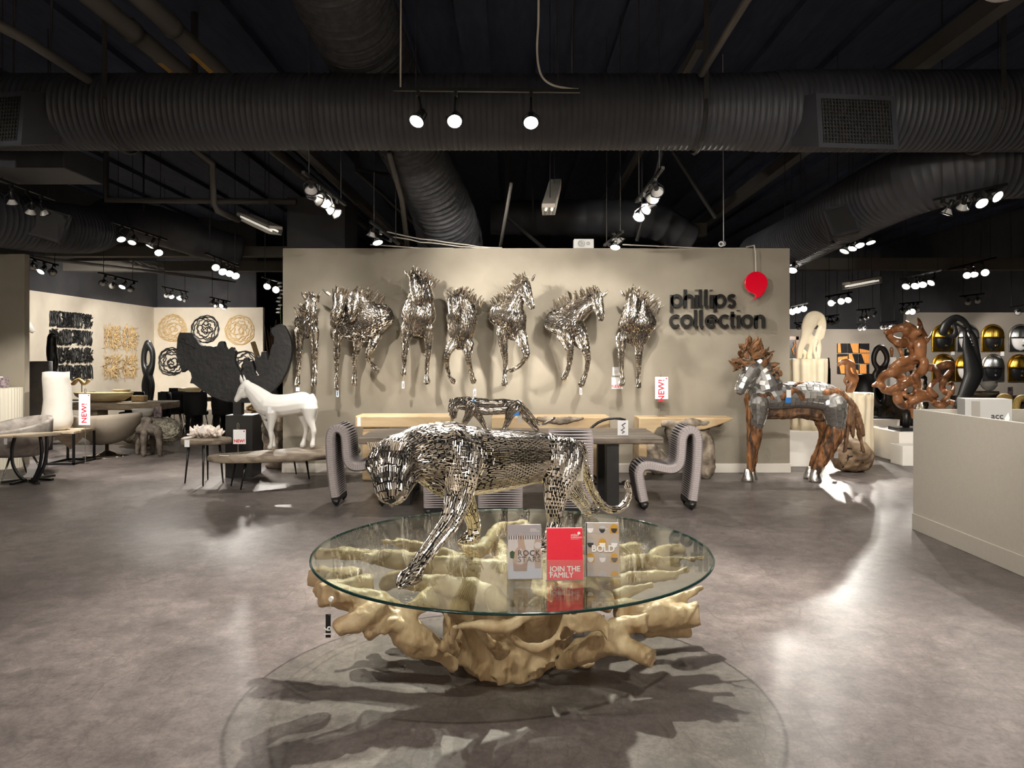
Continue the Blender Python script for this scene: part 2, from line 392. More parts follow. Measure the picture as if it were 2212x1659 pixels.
def track(label, rail, heads, group='track lights', drop=True):
    """rail: two points; heads: (position of bulb, aim point, watts factor, cone degrees)"""
    a, b = Vector(rail[0]), Vector(rail[1]); mid = (a+b)/2
    t = thing('track_light', label, 'track light', mid, group)
    MB().bar(a, b, .035, .03).build('rail', MATS['black_metal'], t)
    if drop:
        for q in (.12, .88):
            p = a.lerp(b, q); MB().tube([p, Vector((p.x, p.y, ZH))], .006, n=5).build('hanger', MATS['iron_black'], t)
    ab = b-a; LL = ab.length_squared
    for (p, aim, pw, cone) in heads:
        p = Vector(p); aim = Vector(aim); d = (aim-p).normalized()
        s = min(.97, max(.03, (p-a).dot(ab)/LL)) if LL > 0 else .5; rp = a.lerp(b, s)
        z = -d; x = Vector((0,0,1)).cross(z); x = x.normalized() if x.length > 1e-3 else Vector((1,0,0)); M = Matrix((x, z.cross(x), z)).transposed().to_4x4(); M.translation = p-d*.115
        piv = M.translation.copy()
        br = MB().bar(rp, Vector((rp.x, rp.y, rp.z-.06)), .03, .05); br.tube([Vector((rp.x, rp.y, rp.z-.05)), piv+Vector((0,0,.07)) if (rp.z-piv.z) > .09 else piv, piv], .011, n=6)
        for sg in (-1, 1): br.tube([piv+Vector((0,0,.05)), M @ Vector((.074*sg, 0, -.02)), M @ Vector((.074*sg, 0, -.112))], .006, n=5)
        hd = link('lamp_head', SPOT[0].copy() if False else SPOT[0], None, t); hd.matrix_basis = M
        for me, nm in ((SPOT[1],'socket'), (SPOT[2],'ring'), (SPOT[3] if pw > 0 else BULB_OFF,'bulb')):
            c = bpy.data.objects.new(nm, me); COL.objects.link(c); c.parent = hd
        bk = br.build('bracket', MATS['black_metal'], t)
        if pw > 0:
            l = bpy.data.lights.new('spot', 'SPOT'); l.energy = LAMP_W*pw; l.color = LAMP_COL; l.spot_size = math.radians(cone); l.spot_blend = .55; l.shadow_soft_size = .035
            lo = bpy.data.objects.new('spot', l); COL.objects.link(lo); M2 = M.copy(); M2.translation = p+d*.02; lo.matrix_world = M2
    return t
def heads(px, y, aims, pw=1., cone=60):
    out = []
    for i, (x, yy) in enumerate(px):
        am = aims[i % len(aims)]; k = pw[i % len(pw)] if hasattr(pw, '__len__') else pw
        out.append((at(x, yy, y[i] if hasattr(y, '__len__') else y), am, k, cone))
    return out
def rail(p, q, y0, y1): return at(p[0], p[1], y0), at(q[0], q[1], y1)
# the track over the glass table, seen from the front
track('long black track with three glaring spots hung before the big horizontal duct', rail((850,193),(1253,197),7.05,7.05),
      heads([(900,262),(982,262),(1147,265)], 6.95, [Vector((-2.2,4.2,.2)), Vector((-.3,3.4,.3)), Vector((.1,3.8,.3))], [1.6,1.5,6.6], 95))
track('steep black track of five spots above the left end of the display wall', rail((655,372),(746,442),7.6,8.9),
      heads([(672,412),(690,432),(704,440),(716,452),(729,463)], [7.9,8.05,8.2,8.4,8.6], [Vector((-2.9,10.8,1.7)), Vector((-.3,10.8,2.9)), Vector((-2.0,10.8,1.6)), Vector((.1,10.8,2.6)), Vector((.2,10.8,1.5))], [1.2,1.6,1.1,1.5,1.0], 60))
track('short black track of two spots hugging the display wall top, left one', rail((800,478),(862,528),9.6,10.4),
      heads([(801,512),(816,524)], [9.9,10.2], [Vector((-2.9,10.2,.5)), Vector((-1.0,9.2,.5))], [.8,.7], 80))
track('steep black track of four spots right of the end-on hanging tube lamp', rail((1432,362),(1374,436),7.5,8.7),
      heads([(1420,415),(1409,430),(1395,452),(1380,470)], [7.8,8.0,8.3,8.5], [Vector((2.6,10.8,2.2)), Vector((1.5,10.8,2.2)), Vector((.2,10.8,2.6)), Vector((1.0,10.8,1.7))], [.4,.4,1.5,.7], 60))
track('short black track of two spots hugging the display wall top beside the grey speaker', rail((1345,500),(1306,530),9.6,10.4),
      heads([(1329,534),(1342,523)], [10.2,9.9], [Vector((1.0,9.0,.4)), Vector((3.2,10.1,1.0))], [.7,.5], 80))
track('black track with three spots in the upper left beside the near grille duct', rail((-12,383),(118,431),9.0,10.2),
      heads([(27,442),(66,462),(98,464)], [9.3,9.6,9.9], [Vector((-6.5,10.5,.4)), Vector((-7.4,11,.3)), Vector((-5.4,11.8,.3))], [0,2.0,2.2], 60))
track('black track with four spots hung under the left elbow duct', rail((240,478),(360,518),12.4,13.6),
      heads([(262,517),(285,524),(323,532),(343,546)], [12.6,12.8,13.1,13.4], [Vector((-4.9,11.0,.5)), Vector((-6.2,10.8,.6)), Vector((-7.6,12.3,.7)), Vector((-4.8,11.0,1.2))], [1.3,0,2.4,1.0], 38))
track('black track with four spots between the tilted tube lamp and the wall art bay', rail((444,547),(516,575),12.6,13.6),
      heads([(466,578),(481,587),(496,591),(509,596)], [12.8,13,13.2,13.4], [Vector((-3.2,9.8,.9)), Vector((-3.6,10.9,1.2)), Vector((-4.2,10.4,.4)), Vector((-3.0,10.4,.4))], [0,1.0,1.1,1.0], 40))
track('black track with three spots just beside the left wall end', rail((64,557),(125,573),14.2,14.8),
      heads([(71,578),(88,587),(114,589)], [14.3,14.5,14.7], [Vector((-11,17.5,1.8)), Vector((-9.5,12.4,.8)), Vector((-11.1,19,1.6))], [0,2.6,0], 85))
track('black track with four spots above the black branch wall panels', rail((213,589),(296,609),15.2,16.4),
      heads([(221,612),(243,618),(264,620),(282,625)], [15.4,15.7,16,16.3], [Vector((-11.2,18.5,1.9)), Vector((-11.2,20.5,1.8)), Vector((-8.6,14.2,.6)), Vector((-11.2,22,1.9))], [1.7,1.7,1.8,1.5], 66))
track('black track with four spots above the upper tan wire wreath', rail((348,619),(406,631),18.4,19.4),
      heads([(360,638),(371,640),(387,645),(397,648)], [18.5,18.8,19.1,19.3], [Vector((-10,23.8,1.9)), Vector((-8.6,23.8,1.7)), Vector((-9,17.4,.8)), Vector((-11.1,21,1.6))], [1.1,1.1,1.6,1.0], 66))
track('black track with four spots above the black wire wreath pair', rail((453,642),(497,652),18.8,19.8),
      heads([(459,655),(468,659),(477,660),(485,664)], [19,19.2,19.4,19.6], [Vector((-9.6,23.8,2.0)), Vector((-8.4,23.8,1.9)), Vector((-8,17.6,.8)), Vector((-7.8,23.8,1.6))], [1.0,1.1,1.6,1.0], 66))
track('black track with two spots half hidden by the display wall left edge', rail((566,598),(618,612),14.2,15),
      heads([(577,619),(596,626)], [14.4,14.8], [Vector((-4.6,11.4,.6)), Vector((-4.2,10.6,1.3))], [1.8,1.4], 42))
# right half
track('black track with four spots under the bent duct at the upper right', rail((2016,432),(2175,398),8.6,8.6),
      heads([(2044,463),(2078,451),(2121,439),(2155,425)], 8.6, [Vector((3.9,9.6,0)), Vector((5.4,10.6,1.0)), Vector((5.4,6.4,1)), Vector((6.6,5.6,1))], [0,1.6,.8,1.0], 75))
track('black track with four spots below the small duct grille, right of the logo wall', rail((1796,524),(1900,484),10.6,11.4),
      heads([(1824,543),(1840,537),(1857,530),(1881,524)], [10.7,10.9,11.1,11.3], [Vector((3.4,10.2,.9)), Vector((4.1,10.2,1.0)), Vector((5.2,9.4,.4)), Vector((5.6,10.2,.5))], [0,1.2,.5,.35], 40))
track('single spot peeking past the display wall right edge', rail((1690,567),(1735,560),11.8,11.8),
      heads([(1712,584)], 11.8, [Vector((3.5,10.5,1.0))], [.7], 40))
track('black track with four bright spots above the tall brown sculpture', rail((1946,603),(2036,583),13.2,14),
      heads([(1957,619),(1977,618),(1993,615),(2011,611)], [13.3,13.5,13.7,13.9], [Vector((5.4,11.9,1.2)), Vector((5.9,12.2,1.4)), Vector((6.3,12,1.2)), Vector((5.2,12.8,.5))], [0,1.2,1.2,1.0], 44))
track('black track with three spots nearest the right picture edge above the masks', rail((2046,582),(2151,556),13.4,14.4),
      heads([(2089,595),(2104,593),(2128,589)], [13.7,13.9,14.1], [Vector((6.5,10.8,1.4)), Vector((7.5,12,1)), Vector((6.6,9,.8))], [0,1.3,1.0], 46))
track('small black track with three spots right of the caged tube lamp on the right side', rail((1784,641),(1840,631),15.6,16.4),
      heads([(1795,655),(1817,651),(1832,648)], [15.7,16,16.3], [Vector((4.3,12.2,2)), Vector((4.4,11.6,1.3)), Vector((5.0,13,.6))], [0,2.0,1.6], 40))
track('small black track with three spots next to the display wall edge over the cream sculpture', rail((1706,664),(1744,655),15.4,16),
      heads([(1712,673),(1723,670),(1736,667)], [15.5,15.7,15.9], [Vector((4.2,11.6,2)), Vector((4.3,11.4,1.6)), Vector((4.5,12.4,1))], [2.0,1.8,1.4], 42))
track('black track with four spots above the left end of the mask wall', rail((1944,656),(1992,652),17,17.6),
      heads([(1951,672),(1961,673),(1971,673),(1981,670)], [17.1,17.3,17.4,17.5], [Vector((11,20,1.8)), Vector((11.6,20,1.6)), Vector((6.4,13,1.3)), Vector((12,20,1.8))], [.5,.5,0,.5], 62))
track('small black track with two spots over the middle masks', rail((2074,640),(2125,634),16,16.6),
      heads([(2091,653),(2112,650)], [16.1,16.4], [Vector((12,20,1.7)), Vector((12.6,20,1.6))], [0,.7], 62))
track('single spot at the right edge of the picture over the last masks', rail((2180,664),(2216,658),17.8,17.8),
      heads([(2199,675)], 17.8, [Vector((13.2,20,1.7))], [.6], 65))
track('tiny far track of three spots right of the cream sculpture top', rail((1780,684),(1812,680),20,20.4),
      heads([(1787,697),(1796,697),(1806,695)], 20.2, [Vector((9.6,27.5,1.5)), Vector((10.4,27.5,1.6)), Vector((9,24,.5))], [.8,.8,1.2], 62))
track('far track of three glaring spots before the wood tile panels', rail((1850,670),(1890,666),20.6,21),
      heads([(1860,689),(1872,687),(1885,684)], 20.8, [Vector((11.5,27.5,1.6)), Vector((12.6,27.5,1.5)), Vector((8.5,22,.5))], [.8,.8,1.2], 62))
track('lowest far pair of spots over the wood tile panels', rail((1850,700),(1872,699),24,24.2),
      heads([(1857,711),(1866,710)], 24, [Vector((12,27.5,1.4)), Vector((11,27.5,1.4))], [1.2,1.2], 60))
track('far track of four small spots left of the horned sculpture tip', rail((1898,697),(1936,694),22.4,22.8),
      heads([(1906,708),(1914,708),(1925,706),(1934,704)], 22.6, [Vector((13,27.5,1.5)), Vector((12,27.5,1.3)), Vector((10,22,.4)), Vector((14,27.5,1.5))], [1.2,0,1.2,1.2], 60))
track('lone far spot left of the cream sculpture', rail((1716,698),(1736,696),21,21.2),
      heads([(1725,707)], 21, [Vector((8.4,27.5,1.4))], [1.4], 60))
# spot tracks added out of view to brighten table, counter, chairs and walls behind
for i, (lab, x, y, aims, pw) in enumerate((('unseen ceiling track of three spots above and left of the viewer', -2.2, 1.0, ((-.9,3.9,1.1),(-.6,3.6,1.0),(-.3,3.9,1.1)), .4),
    ('unseen ceiling track of three spots above and right of the viewer', 1.6, 1.4, ((.3,4.2,.9),(3.84,5.6,.8),(3.84,4.4,.9)), 1.25),
    ('unseen ceiling track of three spots over the open floor on the left', -5.2, 4.2, ((-5.0,8.4,0),(-2.2,8.4,.6),(-6.2,10,.6)), 1.0),
    ('unseen ceiling track of three spots over the aisle beside the counter', 2.6, 3.9, ((3.5,10.1,1.0),(3.84,6.4,.5),(.9,8.0,.6)), .9),
    ('unseen ceiling track of three spots right above the glass table aimed at the strap chairs', .5, 3.3, ((1.8,8.3,.4),(-1.8,8.4,.4),(0,8.0,.4)), .9),
    ('unseen ceiling track of three spots washing the cream wall behind the viewer', 0, -2.2, ((-2.4,-4.4,1.6),(0,-4.4,1.6),(2.4,-4.4,1.6)), 2.6),
    ('unseen ceiling track of three spots washing the side wall behind left', -4.4, -1.6, ((-7,-2.6,1.6),(-7,-.8,1.5),(-5.2,-4.4,1.6)), 2.6),
    ('unseen ceiling track of three spots washing the side wall behind right', 4.8, -1.4, ((7.6,-2.2,1.6),(7.6,0,1.5),(5.2,-4.4,1.6)), 2.6))):
    track(lab, ((x-.6,y,3.95),(x+.6,y,3.95)), [((x-.4+.4*k, y, 3.72), aims[k], pw, 78) for k in range(3)], group='added tracks out of view')
# ---------------------------------------------------------------- glass table on a teak root
TC = Vector((0.0, 4.17, 0)); TZ = .606; TR = 1.075
mat('teak_root', (166,138,104), (204,182,150), rough=.5, scale=9, stretch=(1,1,.35), bump=.4, bscale=24, lo=.3, hi=.7)
def root_base():
    t = thing('root_coffee_table', 'round glass coffee table on a sprawling pale teak root base', 'coffee table', (TC.x, TC.y, 0))
    ch = []
    wob = random.Random(12)
    def c(pts, **k):
        q = [(x+(wob.uniform(-4,4) if 0 < i < len(pts)-1 else 0), y+(wob.uniform(-4,4) if 0 < i < len(pts)-1 else 0), d, r*wob.uniform(.86,1.05)) for i, (x, y, d, r) in enumerate(pts)]
        ch.append((chain(q), {'rnd': False, **k}))
        if len(pts) > 3 and wob.random() < .6:      # a side shoot
            x, y, d, r = pts[len(pts)//2]; sx = 1 if x > 1106 else -1; L = wob.uniform(25,60)
            ch.append((chain([(x, y, d, r*.6), (x+sx*L*.6, y-wob.uniform(-6,18), d-.05, r*.45), (x+sx*L, y-wob.uniform(-8,28), d-.06, r*.3)]), {'rnd': False}))
    # trunk: foot and flare
    foot = [(-.04,4.07,.0,.245),(-.04,4.07,.10,.235),(-.03,4.08,.20,.25),(-.02,4.12,.30,.31),(-.01,4.16,.40,.38)]
    ch.append((cr(foot, m=4), dict(rnd=False)))
    for a, r0, r1 in ((232,.07,.08),(262,.08,.085),(288,.075,.08),(318,.07,.08),(0,.10,.1),(60,.10,.1),(110,.10,.1),(165,.10,.1)):
        dx, dy = math.cos(math.radians(a)), math.sin(math.radians(a))
        ch.append((cr([(dx*.20-.04,4.07+dy*.20,-.02,r0*.8),(dx*.20-.03,4.07+dy*.20,.10,r0*.75),(dx*.30,4.14+dy*.27,.27,r1),(dx*.46,4.16+dy*.40,.42,r1*.8)], m=4), dict(rnd=False)))
    # front face of the stump
    c([(985,1440,3.84,16),(945,1405,3.76,26),(905,1385,3.70,40),(868,1352,3.68,36),(850,1330,3.74,22)])
    c([(935,1400,3.72,26),(895,1392,3.66,30),(868,1362,3.64,30),(845,1335,3.66,22)], flat=.6, nrm=(0,1,.3))
    c([(1205,1440,3.86,18),(1255,1405,3.78,30),(1300,1376,3.74,32),(1345,1354,3.72,24),(1385,1347,3.70,22),(1398,1346,3.69,25)], rnd=False)
    c([(985,1352,3.50,10),(1030,1352,3.46,13),(1085,1350,3.48,16),(1130,1338,3.52,14),(1165,1330,3.6,10)], rnd=False)
    c([(1085,1345,3.55,13),(1110,1380,3.60,14),(1150,1400,3.60,11),(1195,1380,3.62,9),(1218,1345,3.62,8),(1222,1325,3.62,7)])
    c([(1195,1385,3.62,9),(1185,1410,3.64,7)])
    c([(1225,1330,3.60,10),(1240,1350,3.60,22),(1275,1345,3.60,28),(1300,1350,3.62,20),(1312,1385,3.62,7)], flat=.3, nrm=(0,1,0))
    c([(1305,1325,3.62,8),(1308,1355,3.61,8),(1316,1388,3.6,7)])
    c([(960,1325,3.60,10),(968,1360,3.62,11),(955,1400,3.68,14)], flat=.6, nrm=(1,0,0))
    c([(985,1352,3.52,12),(975,1385,3.60,10),(985,1410,3.72,14)])
    c([(1030,1352,3.50,10),(1060,1385,3.62,12),(1085,1410,3.74,20)])
    # left ends
    c([(860,1330,3.75,34),(820,1310,3.70,30),(770,1290,3.66,30),(722,1284,3.64,26),(690,1284,3.62,27)])
    c([(800,1265,3.9,24),(735,1270,3.82,22),(690,1275,3.72,24)])
    c([(830,1310,3.66,26),(790,1325,3.60,27),(755,1345,3.56,22),(727,1362,3.54,19)])
    c([(855,1330,3.66,22),(820,1350,3.62,16),(792,1368,3.60,14)])
    c([(780,1250,4.1,26),(710,1242,4.12,22),(668,1245,4.14,20)])
    c([(760,1285,3.60,22),(728,1292,3.56,16)])
    c([(740,1272,3.62,10),(702,1266,3.58,9)])
    # right ends
    c([(1330,1325,3.85,34),(1400,1325,3.86,32),(1455,1328,3.86,28),(1512,1326,3.84,26)])
    c([(1400,1325,3.9,18),(1470,1290,3.92,11),(1522,1268,3.94,9)])
    c([(1390,1358,3.90,14),(1440,1364,3.90,14),(1492,1364,3.90,11)])
    c([(1310,1385,3.74,30),(1350,1398,3.68,22),(1385,1410,3.64,20),(1412,1424,3.60,24)])
    c([(1270,1420,4.0,24),(1250,1432,4.1,18)])
    def cu(pts, **k): c([(x, y, d, r*.78) for x, y, d, r in pts], **k)
    # under the glass
    cu([(1010,1225,4.05,40),(930,1212,4.12,30),(820,1205,4.20,22),(720,1200,4.28,15),(682,1198,4.3,11)])
    cu([(820,1205,4.22,16),(765,1185,4.28,18),(735,1168,4.3,12)])
    cu([(1000,1215,4.2,26),(930,1190,4.4,20),(870,1175,4.5,17),(852,1150,4.52,11)])
    cu([(1010,1195,4.3,22),(1040,1180,4.4,22),(1060,1150,4.6,16)])
    cu([(1060,1160,4.6,18),(1080,1130,4.9,17),(1130,1118,5.0,14),(1140,1150,4.9,12)])
    cu([(1200,1180,4.5,24),(1270,1150,4.7,20),(1310,1128,4.9,18)])
    cu([(1230,1220,4.2,32),(1320,1195,4.3,26),(1380,1180,4.36,22)])
    cu([(1330,1220,4.2,26),(1400,1208,4.25,16),(1470,1206,4.28,8),(1520,1204,4.3,6)])
    cu([(1320,1260,4.1,26),(1390,1245,4.12,22),(1440,1240,4.12,13),(1488,1230,4.14,8)])
    cu([(1400,1215,4.4,26),(1440,1190,4.5,26),(1475,1185,4.55,20)], flat=.5, nrm=(0,1,.6))
    cu([(1330,1290,3.95,20),(1390,1272,3.98,16),(1412,1262,3.98,14)])
    cu([(1130,1240,3.9,44),(1080,1215,4.0,40),(1010,1225,4.0,36)])
    cu([(1060,1290,3.8,36),(1000,1270,3.86,34),(930,1260,3.9,28),(860,1255,3.95,22)])
    cu([(940,1290,3.75,34),(900,1310,3.7,26),(860,1325,3.68,20)])
    cu([(1100,1320,3.68,20),(1075,1300,3.64,26),(1060,1275,3.68,18)])
    cu([(1200,1300,3.8,38),(1260,1290,3.82,30),(1320,1300,3.84,28)])
    rng = random.Random(5)
    for k in range(12):      # back of the root
        a = math.radians(8+k*15); R1 = rng.uniform(.6,1.0); dx, dy = math.cos(a), math.sin(a); z0 = rng.uniform(.34,.5)
        ch.append(cr([(dx*.2,4.2+dy*.2,.3,.08),(dx*.5,4.2+dy*.45,z0-.03,.055),(dx*R1*.85,4.17+dy*R1*.85,z0+rng.uniform(-.06,.05),.042),(dx*R1+rng.uniform(-.08,.08),4.17+dy*R1,min(.53,z0+rng.uniform(-.08,.06)),.04)], m=5))
    for c_ in ch:       # nothing may rise above the glass
        cc = c_[0] if isinstance(c_, tuple) else c_
        cc[:, 2] = np.minimum(cc[:, 2], .585-cc[:, 3]); cc[:, 2] = np.maximum(cc[:, 2], cc[:, 3]*.2)
    me = organic('root_base', ch, .0115, 3, disp=(.018, 6.5))
    co = np.empty(len(me.vertices)*3); me.vertices.foreach_get('co', co); co = co.reshape(-1,3); co[:,2] = np.clip(co[:,2], 0, .588); me.vertices.foreach_set('co', co.reshape(-1))
    link('root_base', me, 'teak_root', t, smooth=True)
    # glass: clear pane, dark polished edge
    g = bpy.data.materials.new('table_glass'); g.use_nodes = True; nt = g.node_tree; nt.nodes.clear()
    out = nt.nodes.new('ShaderNodeOutputMaterial'); tr = nt.nodes.new('ShaderNodeBsdfTransparent'); tr.inputs[0].default_value = (.93,.965,.92,1)
    gl = nt.nodes.new('ShaderNodeBsdfGlossy'); gl.inputs['Roughness'].default_value = .0; gl.inputs[0].default_value = (1,1,1,1)
    lw = nt.nodes.new('ShaderNodeLayerWeight'); lw.inputs[0].default_value = .5; pw = nt.nodes.new('ShaderNodeMath'); pw.operation = 'POWER'; pw.inputs[1].default_value = 4.6
    ml = nt.nodes.new('ShaderNodeMath'); ml.operation = 'MULTIPLY_ADD'; ml.inputs[1].default_value = .93; ml.inputs[2].default_value = .05; mx = nt.nodes.new('ShaderNodeMixShader')
    nt.links.new(lw.outputs['Facing'], pw.inputs[0]); nt.links.new(pw.outputs[0], ml.inputs[0]); nt.links.new(ml.outputs[0], mx.inputs[0])
    nt.links.new(tr.outputs[0], mx.inputs[1]); nt.links.new(gl.outputs[0], mx.inputs[2]); nt.links.new(mx.outputs[0], out.inputs[0])
    mb = MB(); n = 96; prof_z = (TZ-.0,)
    ring = [(TC.x+(TR-.010)*math.cos(2*math.pi*j/n), TC.y+(TR-.010)*math.sin(2*math.pi*j/n), TZ) for j in range(n)]
    mb.add(ring, [tuple(range(n))]); mb.add([(x,y,TZ-.012) for x,y,z in ring], [tuple(range(n-1,-1,-1))])
    gt = mb.build('glass_top', g, t)
    MB().lathe([(TR-.010,TZ-.013),(TR,TZ-.010),(TR,TZ-.003),(TR-.010,TZ+.0005),(TR-.010,TZ-.013)], (TC.x,TC.y,0), n=96, caps=False).build('glass_edge', mat('glass_edge', (18,44,42), rough=.1), gt, smooth=True)
    p = at(717,1293,3.55); MB().tube([p, p+Vector((-.004,-.012,0))], .011, n=12).build('price_button', MATS['paper_white'], t)
    p = at(709,1352,3.58)
    tg = MB().box(p.x-.012, p.x+.012, p.y-.001, p.y+.001, p.z-.055, p.z+.055).build('hang_tag', MATS['black_satin'], t)
    MB().tube([at(717,1293,3.54), at(712,1315,3.56), at(711,1330,3.58)], .0008, n=4).build('tag_string', MATS['paper_white'], t)
    text('tag_print', '16', .05, (p.x, p.y-.002, p.z-.025), MATS['paper_white'], tg, rot=Matrix.Rotation(math.pi/2,4,'X') @ Matrix.Rotation(math.pi/2,4,'Z'), bold=.001)
    return t
root_base()
# ---------------------------------------------------------------- prowling cats made of short chrome rods
mat('rod_chrome', (222,215,206), rough=.24, metal=1.)
mat('rod_core', (16,15,15), rough=.8)
def panther_chains():
    ch = {}
    ch['head'] = chain([(876,980,3.66,46),(852,993,3.58,50),(843,1012,3.51,47),(841,1036,3.46,36),(842,1058,3.42,33),(843,1074,3.41,24),(845,1084,3.41,10)])
    ch['brow'] = chain([(822,985,3.54,24),(807,1004,3.50,18),(808,1012,3.48,14)])
    ch['jaw'] = chain([(885,1005,3.66,36),(868,1040,3.56,28),(856,1066,3.48,24)])
    ch['neck'] = chain([(874,978,3.64,46),(902,977,3.70,57),(935,978,3.78,63),(970,980,3.84,68)])
    ch['torso'] = chain([(950,990,3.86,64),(995,993,3.92,76),(1040,996,4.0,70),(1100,992,4.1,64),(1150,988,4.2,56),(1200,990,4.3,50),(1222,992,4.36,44)])
    ch['hump'] = chain([(930,950,3.82,34),(975,948,3.88,36),(1010,955,3.94,32)])
    ch['chest'] = chain([(930,1000,3.78,50),(950,1030,3.80,38),(972,1052,3.82,28)])
    ch['lf'] = chain([(1000,985,3.78,40),(996,1030,3.74,37),(988,1080,3.70,29),(972,1125,3.64,23),(938,1172,3.56,19),(908,1213,3.49,17),(890,1243,3.45,17)])
    ch['lfpaw'] = chain([(894,1246,3.46,18),(876,1253,3.42,19),(868,1258,3.40,14)])
    ch['rf'] = chain([(985,1030,4.04,32),(1000,1070,4.12,24),(1015,1105,4.17,17),(1024,1135,4.20,14),(1022,1160,4.22,14)])
    ch['rfpaw'] = chain([(1022,1163,4.22,14),(1006,1168,4.20,12),(997,1170,4.19,9)])
    ch['lh'] = chain([(1218,985,4.22,42),(1212,1020,4.18,40),(1202,1060,4.13,29),(1198,1100,4.10,20),(1200,1130,4.10,18),(1188,1160,4.06,15),(1178,1185,4.03,14)])
    ch['lhpaw'] = chain([(1178,1186,4.03,15),(1164,1190,4.0,13)])
    ch['rh'] = chain([(1210,1010,4.5,38),(1230,1045,4.62,26),(1252,1075,4.78,17),(1268,1098,4.90,14),(1278,1108,4.95,14)])
    ch['rhpaw'] = chain([(1282,1108,4.96,13),(1266,1112,4.92,10)])
    ch['tail'] = chain([(1244,975,4.38,26),(1256,1000,4.44,15),(1267,1026,4.48,10),(1277,1056,4.52,9),(1294,1084,4.56,8.5),(1312,1098,4.60,8),(1334,1101,4.64,8),(1352,1086,4.68,8),(1359,1062,4.70,7),(1354,1044,4.71,6)])
    for k, c in ch.items():
        if 'paw' in k or k in ('lf','rf','lh','rh'): c[:, 2] = np.maximum(c[:, 2], TZ+.008+c[:, 3]*1.0)
    return ch
def make_cat():
    t = thing('panther_sculpture', 'life-size prowling panther of short chrome rods on the round glass table', 'sculpture', (0,4.05,TZ))
    ch = panther_chains(); order = ['lfpaw','rfpaw','lhpaw','rhpaw','tail','lf','rf','lh','rh','brow','head','jaw','neck','hump','chest','torso']; core = order
    me = organic('core', [ch[k] for k in order], .0105, 5)
    bv = bvh_of(me)
    Lr, wr = .0335, .0084
    order = ['lfpaw','rfpaw','lhpaw','rhpaw','tail','lf','rf','lh','rh','head','jaw','neck','torso','hump','chest','brow']
    GR = {}; rods = cover(bv, [ch[k] for k in order], Lr, wr, grid=GR, reach=[2,2,2,2,1.8,1.3,1.4,1.3,1.4,2.4,1.5,1.6,1.9,1.9,1.9,1.9], tight=.88, passes=2, tw=.74)
    nfull = len(rods); rods += cover(bv, [ch[k] for k in order], Lr*.5, wr, reach=2.6, tight=.84, passes=2, tw=.72, grid=GR, cs=Lr*1.01)
    nshort = len(rods)
    # thin the core so that rods stand proud
    n = len(me.vertices); co = np.empty(n*3); no = np.array([v.normal[:] for v in me.vertices]); me.vertices.foreach_get('co', co); co = co.reshape(-1,3)-no*.006; me.vertices.foreach_set('co', co.reshape(-1)); me.update()
    link('core', me, 'rod_core', t, smooth=True)
    for e, (px, py, y) in enumerate(((811,962,3.56),(858,962,3.47))):     # ears: bundles of rods
        c = at(px, py, y); d = Vector((-.25 if e == 0 else .25, -.25, 1)).normalized()
        for k in range(9):
            a = (k-4)/4; base = c+Vector((a*.028, abs(a)*.012, -.01)); dd = (d+Vector((a*.25,0,0))).normalized(); rods.append((base+dd*.012, dd, Vector((0,-1,.2)).normalized()))
        for k in range(6):
            a = (k-2.5)/2.5; base = c+Vector((a*.024, -.010, -.014)); rods.append((base+d*.008, d, Vector((0,-1,.2)).normalized()))
    p = at(820,1031,3.405); MB().lathe([(.001,-.012),(.013,0),(.001,.012)], p, 10, sx=1.5).build('eye', MATS['rod_core'], t, True)
    p = at(844,1082,3.385); MB().lathe([(.001,-.012),(.022,0),(.001,.012)], p, 10, sx=1.2).build('nose', MATS['rod_core'], t, True)
    camv = Vector((0,0,HC)); rng = random.Random(3)
    sc = []
    for i, (h, tt, nn) in enumerate(rods):
        f = nn.dot((camv-h).normalized()); sc.append((f*(1.0 if f > .35 else .2)/(h-camv).length, i))
    near = set(i for _, i in sorted(sc, reverse=True)[:300])
    base = rod_base(Lr*.90, wr*.98, 7); bm = bpy.data.meshes.new('rod'); bm.from_pydata(base[0], [], base[1]); bm.materials.append(MATS['rod_chrome'])
    fr = []; k = 0
    for i, (h, tt, nn) in enumerate(rods):
        nn2 = (nn+Vector((rng.gauss(0,.05), rng.gauss(0,.05), rng.gauss(0,.05)))).normalized(); t2 = (tt+nn*rng.gauss(0,.06)+tt.cross(nn)*rng.gauss(0,.06)); t2 = (t2-nn2*t2.dot(nn2)).normalized()
        M = frame_of(h, t2, nn2, -.001+rng.gauss(0,.0008))
        if nfull <= i < nshort: M = M @ Matrix.Diagonal((1, .5, 1, 1))
        if i in near:
            o = bpy.data.objects.new('rod', bm); COL.objects.link(o); o.parent = t; o.matrix_parent_inverse = Matrix.Translation(-t.location); o.matrix_basis = M
        else: fr.append(M)
    o = link('rods', scatter_mesh('rods', fr, base), 'rod_chrome', t); o['kind'] = 'stuff'
    print('panther rods', len(rods))
    p = at(1254,1018,4.22); tg = MB().box(p.x-.016, p.x+.016, p.y-.001, p.y+.001, p.z-.055, p.z+.05, ).build('price_tag', mat('tag_cream', (228,222,205), rough=.6), t)
    MB().box(p.x-.004, p.x-.001, p.y-.002, p.y-.001, p.z-.04, p.z+.03).build('tag_print', MATS['ink_grey'], tg)
    return t
make_cat()
